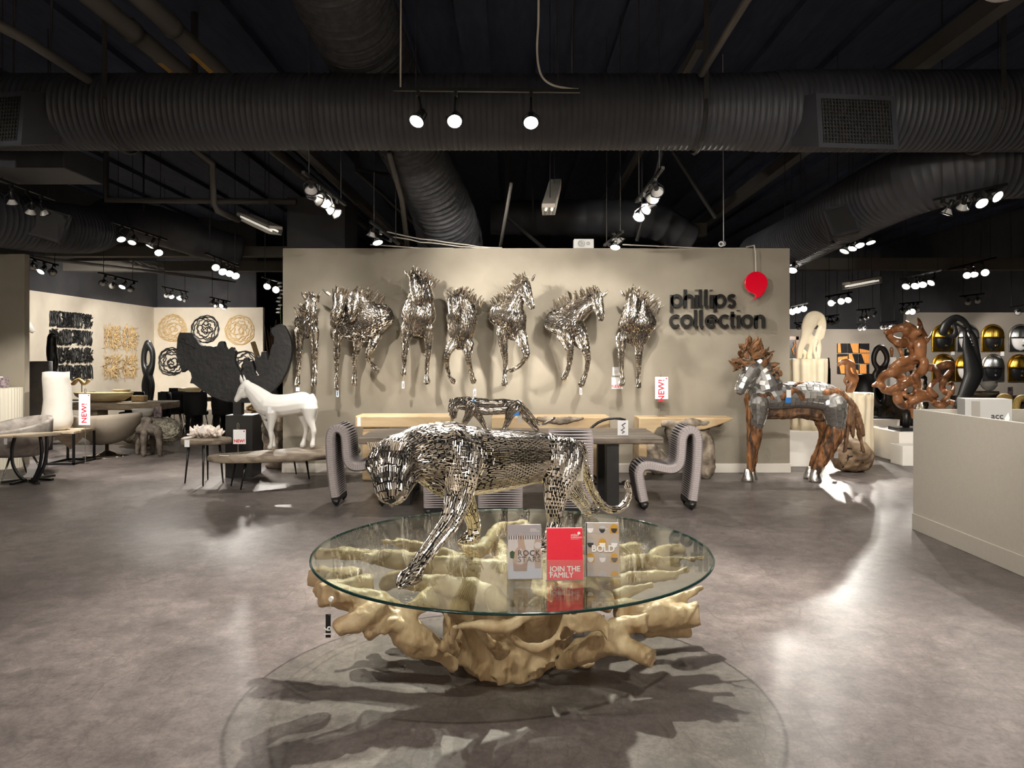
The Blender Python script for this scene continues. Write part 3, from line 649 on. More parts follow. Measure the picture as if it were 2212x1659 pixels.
# ---------------------------------------------------------------- horses of small steel rods coming out of the display wall
mat('rod_steel', (226,218,206), rough=.2, metal=1.)
mat('rod_core_brown', (46,41,36), rough=.8)
def conv(ox, oy, s, pts, dz):
    return chain([(ox+x/s, oy+y/s, z if z > 5 else dz+z, r/s) for x, y, z, r in pts], m=5)
def wall_horse(label, ox, oy, s, body, heads_, legs, manes, ears, tag_at=None, tag_blue=False):
    y0 = WY-.30
    B = [conv(ox, oy, s, [(x,y,-.0,r) for x,y,r in c], y0) for c in body]
    H = [conv(ox, oy, s, [(x,y,d,r) for x,y,d,r in c], y0) for c in heads_]
    Lg = [conv(ox, oy, s, [(x,y,d,r) for x,y,d,r in c], y0) for c in legs]
    for c in B: c[:, 1] = np.minimum(c[:, 1], WY-.02-c[:, 3]*.55)
    allc = Lg+H+B
    p0 = at(ox+body[0][0][0]/s, oy+body[0][0][1]/s, WY)
    t = thing('wall_horse', label, 'sculpture', (p0.x, WY, p0.z-.6), 'steel rod horses on the display wall')
    me = organic('core', allc, .016, 6)
    co = np.empty(len(me.vertices)*3); me.vertices.foreach_get('co', co); co = co.reshape(-1,3); co[:,1] = np.minimum(co[:,1], WY-.002); me.vertices.foreach_set('co', co.reshape(-1)); me.update()
    bv = bvh_of(me)
    rods = cover(bv, allc, .032, .0105, keep=lambda h, n: n.y < .45 and h.y < WY-.006, reach=1.7, tight=.80)
    no = np.array([v.normal[:] for v in me.vertices]); co -= no*.005; me.vertices.foreach_set('co', co.reshape(-1)); me.update()
    link('core', me, 'rod_core_brown', t, smooth=True)
    rng = random.Random(len(label)); fr = []
    for h, tt, nn in rods:
        n2 = (nn+Vector((rng.gauss(0,.10), rng.gauss(0,.10), rng.gauss(0,.10)))).normalized(); t2 = tt+tt.cross(nn)*rng.gauss(0,.12); t2 = (t2-n2*t2.dot(n2)).normalized(); fr.append(frame_of(h, t2, n2, rng.gauss(0,.001)))
    o = link('rods', scatter_mesh('rods', fr, rod_base(.0285, .0098, 5, False)), 'rod_steel', t); o['kind'] = 'stuff'
    mb = MB()
    for (pts, n, ln, lean) in manes:      # spiky mane: rods fanning out of a line
        line = cr([(ox+x/s, oy+y/s) for x, y in pts], m=12)
        for i in range(n):
            q = line[int(i/(n-1)*(len(line)-1))] if n > 1 else line[0]
            for k in range(2):
                b = at(q[0]+rng.gauss(0,2.2), q[1]+rng.gauss(0,2.2)+3, y0-.16+rng.uniform(-.05,.05)); d = Vector((lean+rng.gauss(0,.28), -.35+rng.gauss(0,.2), 1)).normalized()
                L = ln/s*y0/F*rng.uniform(.6,1.05); mb.tube([b-d*.03, b+d*L*.6, b+d*L+Vector((lean*.02,0,0))], [.010,.010,.005], n=6)
    o = mb.build('mane', MATS['rod_steel'], t); o['kind'] = 'stuff'
    for (x, y, dx) in ears:
        b = at(ox+x/s, oy+y/s, y0-.20); e = MB()
        e.tube([b, b+Vector((dx*.025,-.015,.04)), b+Vector((dx*.05,-.015,.085))], [.022,.020,.004], n=7, flat=.5, nrm=(0,1,0)); e.build('ear', MATS['rod_steel'], t)
    if tag_at:
        p = at(ox+tag_at[0]/s, oy+tag_at[1]/s, y0-.02); tg = MB().box(p.x-.017, p.x+.017, p.y-.001, p.y+.001, p.z-.05, p.z+.05).build('price_tag', MATS['paper_white'], t)
        MB().box(p.x-.008, p.x+.008, p.y-.002, p.y-.001, p.z-.035, p.z+.02).build('tag_print', MATS['blue_print' if tag_blue else 'ink_grey'], tg)
        MB().tube([(p.x,p.y,p.z+.05),(p.x,p.y,p.z+.12)], .0012, n=4).build('tag_string', MATS['paper_white'], t)
    return t
C2 = (600, 530, 3.95); C3 = (1140, 530, 3.814)
wall_horse('small chrome-rod foal on the wall, first from the left edge of the display wall', *C2,
    [[(250,570,75),(246,655,100),(242,725,78)]],
    [[(285,455,-.20,40),(287,520,-.22,44),(290,585,-.24,33),(290,618,-.24,24)],[(275,510,-.12,48),(250,580,-.05,75)]],
    [[(185,730,-.05,42),(186,860,-.04,29),(180,1000,-.02,21),(172,1120,-.02,18),(168,1185,-.03,25)],[(312,730,-.05,42),(316,860,-.04,29),(318,1000,-.02,21),(314,1120,-.02,18),(310,1185,-.03,26)]],
    [([(235,440),(285,425),(340,445)],12,45,.0),([(215,520),(165,570)],6,50,-.5)], [(232,450,-1),(338,450,1)])
wall_horse('chrome-rod wall horse pair with two heads sharing one broad body and three legs', *C2,
    [[(520,660,72),(560,680,105),(680,680,150),(790,640,165),(875,610,118)]],
    [[(515,440,-.18,44),(520,520,-.22,48),(505,590,-.25,36),(495,640,-.26,25)],[(655,440,-.22,52),(650,510,-.26,54),(640,580,-.29,38),(625,630,-.30,26)],[(700,480,-.12,72),(760,570,-.05,120)],[(530,500,-.1,55),(525,620,-.04,80)]],
    [[(515,740,-.05,46),(508,890,-.04,30),(502,1050,-.02,21),(504,1160,-.02,19),(505,1212,-.03,25)],[(690,780,-.05,48),(676,890,-.06,32),(656,960,-.06,24),(656,1080,-.04,18),(655,1180,-.04,26)],[(840,760,-.02,55),(805,860,-.08,36),(768,940,-.10,24),(800,1010,-.06,17),(852,1066,-.03,23)]],
    [([(480,430),(520,390),(590,420)],14,70,.1),([(620,430),(690,400),(780,430),(890,470)],24,75,.5)], [(445,425,-2)], (510,1262), True)
wall_horse('tallest chrome-rod wall horse, upright head facing out, third from the left', *C2,
    [[(1210,510,130),(1202,610,146),(1200,690,112)]],
    [[(1172,270,-.16,50),(1180,350,-.22,56),(1185,430,-.26,44),(1186,475,-.27,32)],[(1225,330,-.08,72),(1225,440,-.05,115)]],
    [[(1100,700,-.05,48),(1090,860,-.06,31),(1080,960,-.06,22),(1080,1040,-.04,17),(1072,1095,-.05,25)],[(1285,700,-.05,48),(1286,860,-.04,31),(1276,1000,-.02,21),(1270,1100,-.02,18),(1274,1165,-.04,28)]],
    [([(1125,250),(1175,225),(1240,250)],16,55,.0),([(1250,260),(1310,300),(1335,340)],10,60,.6)], [(1112,265,-1),(1238,255,1)], (1070,1190))
wall_horse('chrome-rod wall horse with lowered head and low body, fourth from the left', *C2,
    [[(1582,520,112),(1575,640,126),(1568,750,112),(1562,820,78)]],
    [[(1505,440,-.18,46),(1502,520,-.22,50),(1500,585,-.25,38),(1500,620,-.25,28)],[(1560,450,-.08,80),(1570,540,-.02,110)]],
    [[(1500,840,-.05,48),(1450,925,-.10,28),(1445,1030,-.06,19),(1468,1120,-.04,17),(1500,1160,-.04,25)],[(1630,840,-.05,48),(1625,950,-.08,27),(1645,1060,-.05,19),(1670,1160,-.04,26)]],
    [([(1475,430),(1540,400),(1620,420),(1715,490)],26,65,.45)], [(1470,425,-1.4)], (1682,1255))
wall_horse('chrome-rod wall horse looking right with one bent foreleg, above the small panther tail', *C2,
    [[(1895,600,98),(1985,625,138),(2025,715,100)]],
    [[(2105,335,-.14,52),(2125,410,-.18,46),(2150,480,-.20,36),(2166,525,-.21,28)],[(2095,345,-.10,56),(2020,470,-.06,88),(1985,570,-.02,112)]],
    [[(1915,740,-.05,50),(1930,890,-.04,32),(1945,1000,-.02,21),(1937,1110,-.02,18),(1935,1180,-.04,27)],[(2070,770,-.05,58),(2108,880,-.10,36),(2122,945,-.12,26),(2060,1030,-.08,18),(1988,1068,-.05,21)]],
    [([(2130,290),(2080,280),(2020,340),(1940,420),(1840,490)],30,60,-.45)], [(2165,300,1)])
wall_horse('chrome-rod wall horse striding with head turned right, left of the rightmost wall horse', *C3,
    [[(232,630,102),(325,650,132),(400,700,92)]],
    [[(570,420,-.14,50),(580,490,-.18,46),(595,555,-.20,36),(602,600,-.21,27)],[(550,430,-.10,56),(455,500,-.06,84),(370,570,-.02,112)]],
    [[(305,740,-.08,66),(340,835,-.12,40),(350,890,-.12,27),(338,1000,-.08,20),(297,1098,-.05,26)],[(445,770,-.05,60),(480,875,-.10,35),(496,940,-.10,23),(480,1050,-.06,18),(440,1150,-.04,27)]],
    [([(590,385),(540,380),(450,400),(330,440),(215,490)],30,60,-.35)], [(620,420,1.5)], (437,1200))
wall_horse('chrome-rod wall horse facing out beside the black lettering, rightmost of the herd', *C3,
    [[(890,570,122),(900,650,158),(900,725,112)]],
    [[(872,445,-.18,52),(866,520,-.22,50),(856,590,-.25,36),(850,628,-.25,26)],[(915,470,-.08,78),(905,570,-.03,125)]],
    [[(772,760,-.05,46),(770,890,-.05,29),(770,1000,-.03,20),(775,1085,-.03,20),(776,1135,-.05,28)],[(915,770,-.05,50),(915,900,-.05,31),(915,1000,-.03,21),(910,1110,-.02,18),(912,1160,-.04,25)]],
    [([(820,420),(880,380),(930,420)],18,65,.05),([(940,410),(1000,450),(1070,540)],16,70,.7)], [(795,420,-1)])
# ---------------------------------------------------------------- small panther on the dining table, of the same rods
def small_cat():
    s = .365; c0 = panther_chains(); ch = {}
    org = Vector((.05, 4.1, TZ)); dst = Vector((-.27, 8.95, .765))
    # side-on: turn the big cat's outline into its own proportions
    px = lambda x, y, d, r: (760+x/3.95, 840+y/3.95, 8.95+d, r/3.95)
    def C(p): return chain([px(*q) for q in p])
    ch = [C([(905,120,-.02,48),(872,150,-.05,45),(862,195,-.06,40),(868,232,-.07,26)]), C([(900,120,0,45),(960,125,0,55),(1020,130,0,60)]),
          C([(1010,135,0,62),(1100,150,.0,68),(1200,155,0,64),(1300,150,0,62),(1400,155,0,50)]),
          C([(1020,160,-.08,50),(995,230,-.08,32),(960,290,-.08,22),(925,345,-.08,18),(895,360,-.08,15)]),
          C([(1060,190,.08,40),(1100,260,.08,24),(1130,310,.08,18),(1150,352,.08,17)]),
          C([(1390,160,-.08,55),(1345,230,-.08,36),(1330,280,-.08,25),(1305,330,-.08,18),(1290,352,-.08,16)]),
          C([(1420,160,.08,50),(1480,230,.08,34),(1530,290,.08,24),(1580,350,.08,18)]),
          C([(1420,120,0,24),(1480,170,0,15),(1540,240,0,13),(1590,300,0,11),(1640,300,0,10),(1690,275,0,9),(1730,250,0,8)])]
    for c in ch: c[:, 2] = np.maximum(c[:, 2], .768+c[:, 3]*.9)
    t = thing('panther_sculpture', 'small prowling panther of steel rods standing on the dark dining table', 'sculpture', (-.1, 8.95, .76))
    me = organic('core', ch, .008, 6); bv = bvh_of(me); rods = cover(bv, ch[3:]+ch[:3], .030, .0105, keep=lambda h, n: n.y < .6, tight=.8, reach=1.8)
    link('core', me, 'rod_core_brown', t, smooth=True); rng = random.Random(2)
    fr = [frame_of(h, tt, (nn+Vector((rng.gauss(0,.12), rng.gauss(0,.12), rng.gauss(0,.12)))).normalized(), .002) for h, tt, nn in rods]
    o = link('rods', scatter_mesh('rods', fr, rod_base(.028, .0098, 6, True)), 'rod_steel', t); o['kind'] = 'stuff'
    for x in (840,858): b = at(760+x/3.95, 840+112/3.95, 8.9); MB().tube([b, b+Vector((0,0,.04))], [.018,.006], n=6).build('ear', MATS['rod_steel'], t)
    p = at(1114,892,8.82); tg = MB().box(p.x-.035, p.x+.035, p.y-.001, p.y+.001, p.z-.035, p.z+.03).build('hang_tag', MATS['blue_print'], t)
    MB().lathe([(.012,-.001),(.012,.001)], n=8).mesh('x'); MB().box(p.x-.012, p.x+.012, p.y-.002, p.y-.001, p.z+.005, p.z+.015).build('tag_print', MATS['paper_white'], tg)
    p = at(1123,905,8.84); MB().box(p.x-.024, p.x+.024, p.y-.001, p.y+.001, p.z-.05, p.z+.04).build('price_tag', mat('tag_grey', (170,165,155), rough=.6), t)
    p = at(1023,862,8.8); MB().box(p.x-.012, p.x+.012, p.y-.004, p.y+.004, p.z-.03, p.z+.0).build('clip', MATS['blue_print'], t)
    MB().tube([p, at(1022,842,8.8)], .007, n=6).build('tag_stick', MATS['paper_white'], t)
small_cat()
# ---------------------------------------------------------------- logo sign, wall cards, things on top of the wall
mat('letter_black', (14,14,15), rough=.22)
mat('drop_red', (236,0,44), rough=.15, coat=.5)
def stroke_font(ch):
    """centre lines of round geometric letters; x-height 1, unit = x-height"""
    A = lambda cx, cy, r, a0, a1, n=20: [(cx+r*math.cos(math.radians(a0+(a1-a0)*i/n)), cy+r*math.sin(math.radians(a0+(a1-a0)*i/n))) for i in range(n+1)]
    r = .40; h = .1
    if ch == 'p': return [[(.1,.95),(.1,-.32)], A(.1+r,.5,r,180,-180,28)], .1+2*r+.1
    if ch == 'h': return [[(.1,1.36),(.1,.0)], [(.1,.55)]+A(.1+.31,.58,.31,180,0,14)+[(.72,.0)]], .82
    if ch == 'n': return [[(.1,.95),(.1,.0)], [(.1,.55)]+A(.1+.31,.58,.31,180,0,14)+[(.72,.0)]], .82
    if ch == 'i': return [[(.1,.95),(.1,.0)], [(.1,1.30),(.1,1.34)]], .2
    if ch == 'l': return [[(.1,1.36),(.1,.16),(.2,.03),(.3,.0)]], .34
    if ch == 's': return [[(.58,.82),(.45,.90),(.33,.91),(.18,.86),(.13,.73),(.2,.6),(.35,.52),(.52,.43),(.58,.28),(.52,.14),(.36,.08),(.22,.1),(.1,.18)]], .68
    if ch == 'c': return [A(.1+r,.5,r,48,312,24)], .80
    if ch == 'o': return [A(.1+r,.5,r,0,360,30)], 1.0
    if ch == 'e': return [[(.12,.5),(.88,.5)]+A(.1+r,.5,r,0,312,26)], .98
    if ch == 't': return [[(.2,1.22),(.2,.2),(.27,.06),(.42,.04)], [(.03,.91),(.42,.91)]], .5
    return [], .3
def ribbon(mb, line, w, y0, y1):
    """flat stroke of width w in the xz plane extruded from y0 to y1, round ends"""
    pts = [Vector((a, 0, b)) for a, b in line]; n = len(pts); Lf = []; Rt = []
    closed = (pts[0]-pts[-1]).length < 1e-4
    for i in range(n):
        a = pts[i-1] if i > 0 else (pts[-2] if closed else pts[0]); b = pts[i+1] if i < n-1 else (pts[1] if closed else pts[-1])
        t = (b-a).normalized(); nn = Vector((-t.z,0,t.x)); Lf.append(pts[i]+nn*w/2); Rt.append(pts[i]-nn*w/2)
    v = []; f = []
    for i in range(n):
        v += [(Lf[i].x,y0,Lf[i].z),(Rt[i].x,y0,Rt[i].z),(Rt[i].x,y1,Rt[i].z),(Lf[i].x,y1,Lf[i].z)]
    for i in range(n-1):
        a, b = i*4, (i+1)*4
        for k in range(4): f.append((a+k, a+(k+1) % 4, b+(k+1) % 4, b+k))
    f += [(3,2,1,0), (n*4-4,n*4-3,n*4-2,n*4-1)]
    mb.add(v, f)
def logo():
    t = thing('logo_sign', 'raised glossy black two-line lettering on the taupe display wall', 'sign', (3.0, WY, 2.2))
    yb = WY-.035; yf = WY-.08
    for word, x0, x1, base, xh in (('phillips', 1449, 1590, 664, 28.5), ('collection', 1447, 1653, 708, 28.5)):
        sc = xh*yf/F; gap = .12; tot = sum(stroke_font(c)[1] for c in word)+gap*(len(word)-1); W = (x1-x0)*yf/F
        kx = W/(tot*sc); x = (x0-CX)*yf/F; z = HC-(base-HY)*yf/F
        for c in word:
            st, adv = stroke_font(c); mb = MB()
            for ln in st: ribbon(mb, [(x+a*sc*kx, z+b*sc) for a, b in ln], .235*sc, yf, yb)
            for a, b in ((.1,.5),) if c in 'hpinl' else ((.4,.1),): mb.box(x+a*sc*kx-.006, x+a*sc*kx+.006, yb, WY, z+b*sc-.006, z+b*sc+.006)
            mb.build('letter', MATS['letter_black'], t); x += (adv+gap)*sc*kx
    d = thing('drop_sign', 'glossy red speech-drop emblem hung by a conduit above the lettering', 'sign', (3.5, WY, 2.5))
    y1 = WY-.16; y0 = WY-.22; k = y0/F
    C = at(1634,611,y0); r = 24.5*k; out = []
    for i in range(29):
        a = math.radians(-52+ i*(262+0)/28); out.append((C.x+r*math.cos(a), C.z+r*math.sin(a)))
    tip = at(1624,650,y0); q = out[0]
    # right flank sweeps down to the tip, left flank curls in
    right = [(C.x+r*.98, C.z-r*.2),(C.x+r*.8, C.z-r*.72),(C.x+r*.45, C.z-r*1.15),(tip.x+.0, tip.z)]
    left = [(tip.x, tip.z),(C.x-r*.08, C.z-r*1.35),(C.x+r*.0, C.z-r*1.1),(C.x-r*.2, C.z-r*.95),(C.x-r*.5, C.z-r*.84)]
    arc = [(C.x+r*math.cos(math.radians(a)), C.z+r*math.sin(math.radians(a))) for a in range(-8, 238, 8)]
    outl = arc+[p for p in reversed(left)][:-1]+[tuple((tip.x, tip.z))]+[p for p in reversed(right)][1:]
    MB().prism(outl, y0, y1).build('drop', MATS['drop_red'], d, bevel=.006)
    MB().tube([at(1633,588,y0+.02), at(1632,545,y0+.02), Vector((at(1631,537,y0).x, y0+.04, 3.215)), Vector((at(1625,537,y0).x, WY+.05, 3.225))], .010, n=7).build('conduit', MATS['cable_white'], d)
    MB().box(C.x-.02, C.x+.02, y1, WY, C.z-.02, C.z+.02).build('mount', MATS['black_metal'], d)
logo()
def wall_cards():
    p0 = at(1322,795,WY); p1 = at(1335,812,WY); c = thing('wall_card', 'small white price card fixed behind the rightmost wall horse leg', 'card', (p0.x, WY, 1.4))
    MB().box(at(1323,0,WY).x, at(1340,0,WY).x, WY-.004, WY, at(0,811,WY).z, at(0,793,WY).z).build('card', MATS['paper_white'], c)
    for k in range(3): MB().box(at(1326,0,WY).x, at(1334,0,WY).x, WY-.005, WY-.004, at(0,802+k*3,WY).z, at(0,801+k*3,WY).z).build('print_line', MATS['ink_grey'], c)
    c = thing('wall_card', 'white square NEW! card on the display wall beside the rightmost wall horse', 'card', (p0.x, WY, 1.3))
    MB().box(at(1321,0,WY).x, at(1345,0,WY).x, WY-.004, WY, at(0,840,WY).z, at(0,815,WY).z).build('card', MATS['paper_white'], c)
    text('print', 'NEW!', .062, (at(1333,0,WY).x, WY-.005, at(0,835,WY).z), MATS['red_print'], c, bold=.0012)
wall_cards()
def new_sign(label, px0, px1, py0, py1, y, vertical, base, stem_px, ring=True, floor=False):
    a = at(px0, py1, y); b = at(px1, py0, y); cx = (a.x+b.x)/2; cz = (a.z+b.z)/2; s = at(stem_px, 0, y).x
    t = thing('new_sign', label, 'sign', (s, y, base))
    bd = MB().box(a.x, b.x, y-.005, y+.001, a.z, b.z).build('card', MATS['paper_white'], t)
    w, h = b.x-a.x, b.z-a.z
    if vertical: text('print', 'NEW!', w*.66, (cx, y-.0065, cz-h*.12), MATS['red_print'], bd, rot=Matrix.Rotation(math.pi/2,4,'X') @ Matrix.Rotation(math.pi/2,4,'Z'), bold=.0022, spacing=1.05)
    else: text('print', 'NEW!', w*.34, (cx, y-.0065, a.z+h*.2), MATS['red_print'], bd, bold=.002)
    MB().lathe([(w*.055,-.0008),(w*.055,.0008)], n=12).mesh('x')
    dm = MB(); dm.prism([(b.x-w*.13+w*.06*math.cos(q*math.pi/6), b.z-w*.13+w*.06*math.sin(q*math.pi/6)) for q in range(12)], y-.0065, y-.005); dm.build('emblem', MATS['red_print'], bd)
    m = MB(); m.tube([Vector((s, y+.004, base)), Vector((s, y+.004, b.z+.02))], .005, n=6)
    if ring: m.tube([Vector((s-.012, y+.002, b.z-.03)), Vector((s-.012, y+.002, b.z+.07)), Vector((s, y+.002, b.z+.085)), Vector((s+.012, y+.002, b.z+.07)), Vector((s+.012, y+.002, b.z-.03))], .0035, n=5)
    m.build('stem', MATS['steel'], t)
    MB().box(s-.05, s+.05, y-.04, y+.04, base, base+.008).build('foot', MATS['steel'], t)
    return t
def wall_top():
    t = thing('speaker', 'light grey box speaker lying on top of the display wall', 'speaker', (at(1262,0,WY).x, WY+.08, 3.2))
    x0, x1 = at(1240,0,WY).x, at(1283,0,WY).x; g = mat('speaker_grey', (205,205,203), rough=.6)
    MB().box(x0, x1, WY+.0, WY+.16, 3.2, 3.335).build('case', g, t, bevel=.008)
    for dx, r in ((.10,.05),(.20,.026)):
        M = Matrix.Translation((x0+dx, WY-.001, 3.268)) @ Matrix.Rotation(math.pi/2,4,'X')
        me = MB().lathe([(r,0),(r,.006),(r*.8,.006),(r*.6,.001),(r*.3,.004),(.002,.005)], n=20).mesh('cone'); me.transform(M); link('cone', me, mat('speaker_dim', (170,170,168), rough=.6), t)
    c = thing('security_camera', 'small white dome camera on a thin pole above the display wall', 'camera', (at(1560,0,WY).x, WY+.05, 3.2))
    p = at(1558,527,WY-.05); MB().tube([p+Vector((-.02,-.06,-.01)), p+Vector((0,0,0)), p+Vector((.05,.06,.015))], [.035,.042,.036], n=14).build('body', MATS['paper_white'], c)
    MB().tube([p+Vector((-.022,-.066,-.011)), p+Vector((-.02,-.06,-.01))], .024, n=12).build('lens', MATS['black_metal'], c)
    MB().tube([p+Vector((.05,.06,.0)), Vector((p.x+.05, WY+.05, ZH))], .006, n=5).build('cord', MATS['cable_white'], c)
    MB().tube([p+Vector((.04,.05,.0)), Vector((p.x+.04, WY+.06, 3.2))], .008, n=5).build('post', MATS['black_metal'], c)
    rng = random.Random(4)
    for i, (lab, a, b, sag) in enumerate((('pale cable looping along the top of the display wall, left', (800,534), (980,538), .05), ('pale cable bundle sloping from the short track to the wall top', (836,500), (1085,536), .04), ('second pale cable sloping from the short track along the wall top', (842,512), (1060,537), .02), ('thin pale cable running along the wall top toward the logo conduit', (1345,534), (1630,536), .03))):
        line = []
        for k in range(11):
            q = k/10; x = a[0]+(b[0]-a[0])*q; y = a[1]+(b[1]-a[1])*q; p = at(x, y, WY-.3+.36*min(1, q*1.6)); line.append(Vector((p.x, p.y, max(3.208, p.z-sag*math.sin(q*math.pi)+rng.uniform(-.01,.012)))))
        tag(MB().tube(line, .009, n=6).build('cable', MATS['cable_white'], None, True), lab, 'cable', 'cables on the wall top')
wall_top()
new_sign('tall white NEW! sign with red vertical lettering standing on the grey root console', 1415, 1443, 814, 862, 10.45, True, .845, 1427)
# ---------------------------------------------------------------- ducts, pipes, tube lamps under the black ceiling
def ribbed_duct(label, pts, name='duct', step=.065, depth=.007, group=None, m=10, matn='duct_black', n=40, straps=(), jit=0.):
    """pts rows (x, y, z, r); spiral-rib duct"""
    d = cr(pts, m=m); seg = np.linalg.norm(np.diff(d[:, :3], axis=0), axis=1); cum = np.concatenate([[0], np.cumsum(seg)]); T = cum[-1]; k = int(T/step)
    rng = random.Random(len(label)); P = []; R = []
    for i in range(k):
        for q, dr in ((0,0),(.70,0),(.78,depth),(.92,depth)):
            s = (i+q)/k*T; P.append(Vector([np.interp(s, cum, d[:, j]) for j in range(3)])); R.append(float(np.interp(s, cum, d[:, 3]))+dr+rng.uniform(-jit, jit))
    t = thing(name, label, 'duct', P[0], group)
    MB().tube(P, R, n=n, caps=True).build('shell', MATS[matn], t, True)
    return t
yD = 8.2; zD = HC+(HY-243)*yD/F
X = lambda px, y=yD: (px-CX)*y/F
t = ribbed_duct('wide black spiral duct crossing the whole picture below the ceiling', [(X(-260),yD,zD,.395),(X(300),yD,zD,.395),(X(1100),yD,zD,.395),(X(1560),yD,zD,.395),(X(1660),yD,zD,.41),(X(1760),yD,zD+.01,.42),(X(2450),yD,zD+.01,.42)], step=.062)
for px in (270, 1505, 2115):    # strap hangers
    MB().bar((X(px), yD-.41, zD-.1), (X(px), yD-.41, ZH), .05, .008).build('strap', MATS['iron_black'], t)
    MB().tube([(X(px)+0, yD+.43*math.cos(a), zD+.43*math.sin(a)) for a in np.linspace(math.pi, math.pi*1.9, 12)], .02, n=4).build('strap_band', MATS['iron_black'], t)
def grille_box(label, c, wx, hz, dy, tilt, ncol, nrow, t0):
    M = Matrix.Translation(c) @ Matrix.Rotation(tilt, 4, 'Z') @ Matrix.Rotation(math.radians(-6), 4, 'X')
    fw = .05
    mb = MB(); o = [(-wx/2,-hz/2),(wx/2,-hz/2),(wx/2,hz/2),(-wx/2,hz/2)]; i_ = [(-wx/2+fw,-hz/2+fw),(wx/2-fw,-hz/2+fw),(wx/2-fw,hz/2-fw),(-wx/2+fw,hz/2-fw)]
    v = [M @ Vector((x,0,z)) for x, z in o]+[M @ Vector((x,0,z)) for x, z in i_]+[M @ Vector((x*1.15,.42,z+(.17 if z < 0 else .13))) for x, z in o]+[M @ Vector((x,.05,z)) for x, z in i_]
    f = []
    for k in range(4):
        k2 = (k+1) % 4; f += [(k,k2,4+k2,4+k), (k,8+k,8+k2,k2), (4+k,4+k2,12+k2,12+k)]
    f.append((12,13,14,15)); mb.add(v, f); t = mb.build('air_grille', MATS['duct_black'], t0); t['label'] = label
    for k in range(ncol): x = -wx/2+fw+(wx-2*fw)*(k+.5)/ncol; MB().box(x-.005, x+.005, .004, .03, -hz/2+fw, hz/2-fw, M).build('bar', MATS['iron_black'], t)
    for k in range(nrow): z = -hz/2+fw+(hz-2*fw)*(k+.5)/nrow; MB().box(-wx/2+fw, wx/2-fw, .012, .036, z-.006, z+.006, M).build('louver', MATS['iron_black'], t)
grille_box('large black duct grille right of centre with square louvers', Vector((X(1852,7.62),7.62,HC+(HY-262)*7.62/F)), .84, .56, .55, math.radians(6), 22, 12, t)
grille_box('black duct grille cut off by the left edge of the picture', Vector((X(-10,7.62),7.62,HC+(HY-258)*7.62/F)), .64, .56, .55, math.radians(-10), 16, 12, t)
tag(MB().box(X(-60,9),X(165,9),8.75,9.6,HC+(HY-374)*9/F,HC+(HY-322)*9/F).build('duct_plenum', MATS['duct_black'], None, bevel=.01), 'flat black duct box under the left end of the wide duct', 'duct')
def px_duct(pts): return [(*at(px, py, y), rp*y/F) for px, py, y, rp in pts]
ribbed_duct('wrinkled flexible black duct climbing over the wide duct from behind the display wall', px_duct([(700,-120,6.6,110),(770,60,8.0,92),(850,230,9.1,72),(895,330,9.9,64),(945,430,10.8,62),(968,500,11.6,66),(975,560,12.2,68)]), step=.09, depth=.02, matn='flex_black', jit=.014)
tR = ribbed_duct('black spiral duct with an elbow running away on the right', px_duct([(2330,350,8.9,74),(2212,352,8.9,74),(2080,362,9.0,74),(1960,396,9.4,72),(1860,442,10.2,66),(1780,485,11.2,60),(1715,522,12.2,54),(1640,555,13.6,48)]), step=.075)
tL = ribbed_duct('black spiral duct in the upper left bending to the back', px_duct([(-140,458,10.4,66),(-20,472,11.0,60),(90,488,11.8,56),(190,496,12.8,50),(225,485,13.6,46),(240,470,14.6,42)]), step=.075)
td = ribbed_duct('smooth dark duct behind the left elbow, running to the right', px_duct([(215,478,14.6,40),(300,480,14.6,42),(380,500,14.6,40),(450,525,14.8,36),(520,540,15.2,30)]), step=.35, depth=.01)
td2 = ribbed_duct('far dark duct between the flexible duct and the right beam', px_duct([(1060,470,14.5,36),(1200,470,14.5,38),(1330,470,14.5,38),(1420,480,14.6,38),(1490,520,14.8,34)]), step=.3, depth=.01)
for q_, px_, y_ in ((td, 330, 14.6), (td2, 1150, 14.5), (td2, 1380, 14.5)): MB().bar((X(px_, y_), y_-.36, 4.2), (X(px_, y_), y_-.36, ZH), .03, .01).build('strap', MATS['iron_black'], q_)
def flat_panel(label, c, ux, uz, w, h, t0):   # small square duct grilles
    c = Vector(c); ux = Vector(ux).normalized(); uz = Vector(uz).normalized(); n = ux.cross(uz); M = Matrix((ux, n, uz)).transposed().to_4x4(); M.translation = c
    MB().box(-w/2, w/2, -.03, .03, -h/2, h/2, M).build('duct_grille', MATS['iron_black'], t0)
    fr = MB()
    for a in ((-w/2,-w/2+.03,-h/2,h/2),(w/2-.03,w/2,-h/2,h/2),(-w/2,w/2,-h/2,-h/2+.03),(-w/2,w/2,h/2-.03,h/2)): fr.box(a[0], a[1], -.05, .05, a[2], a[3], M)
    fr.build('frame', MATS['duct_black'], t0)
flat_panel('small square grille on the right running duct', at(1815,478,9.85), (1,.25,.25), (-.25,.3,1), .42, .40, tR)
flat_panel('small square grille on the upper left duct', at(105,486,11.3), (1,.3,-.25), (.3,.2,1), .48, .44, tL)
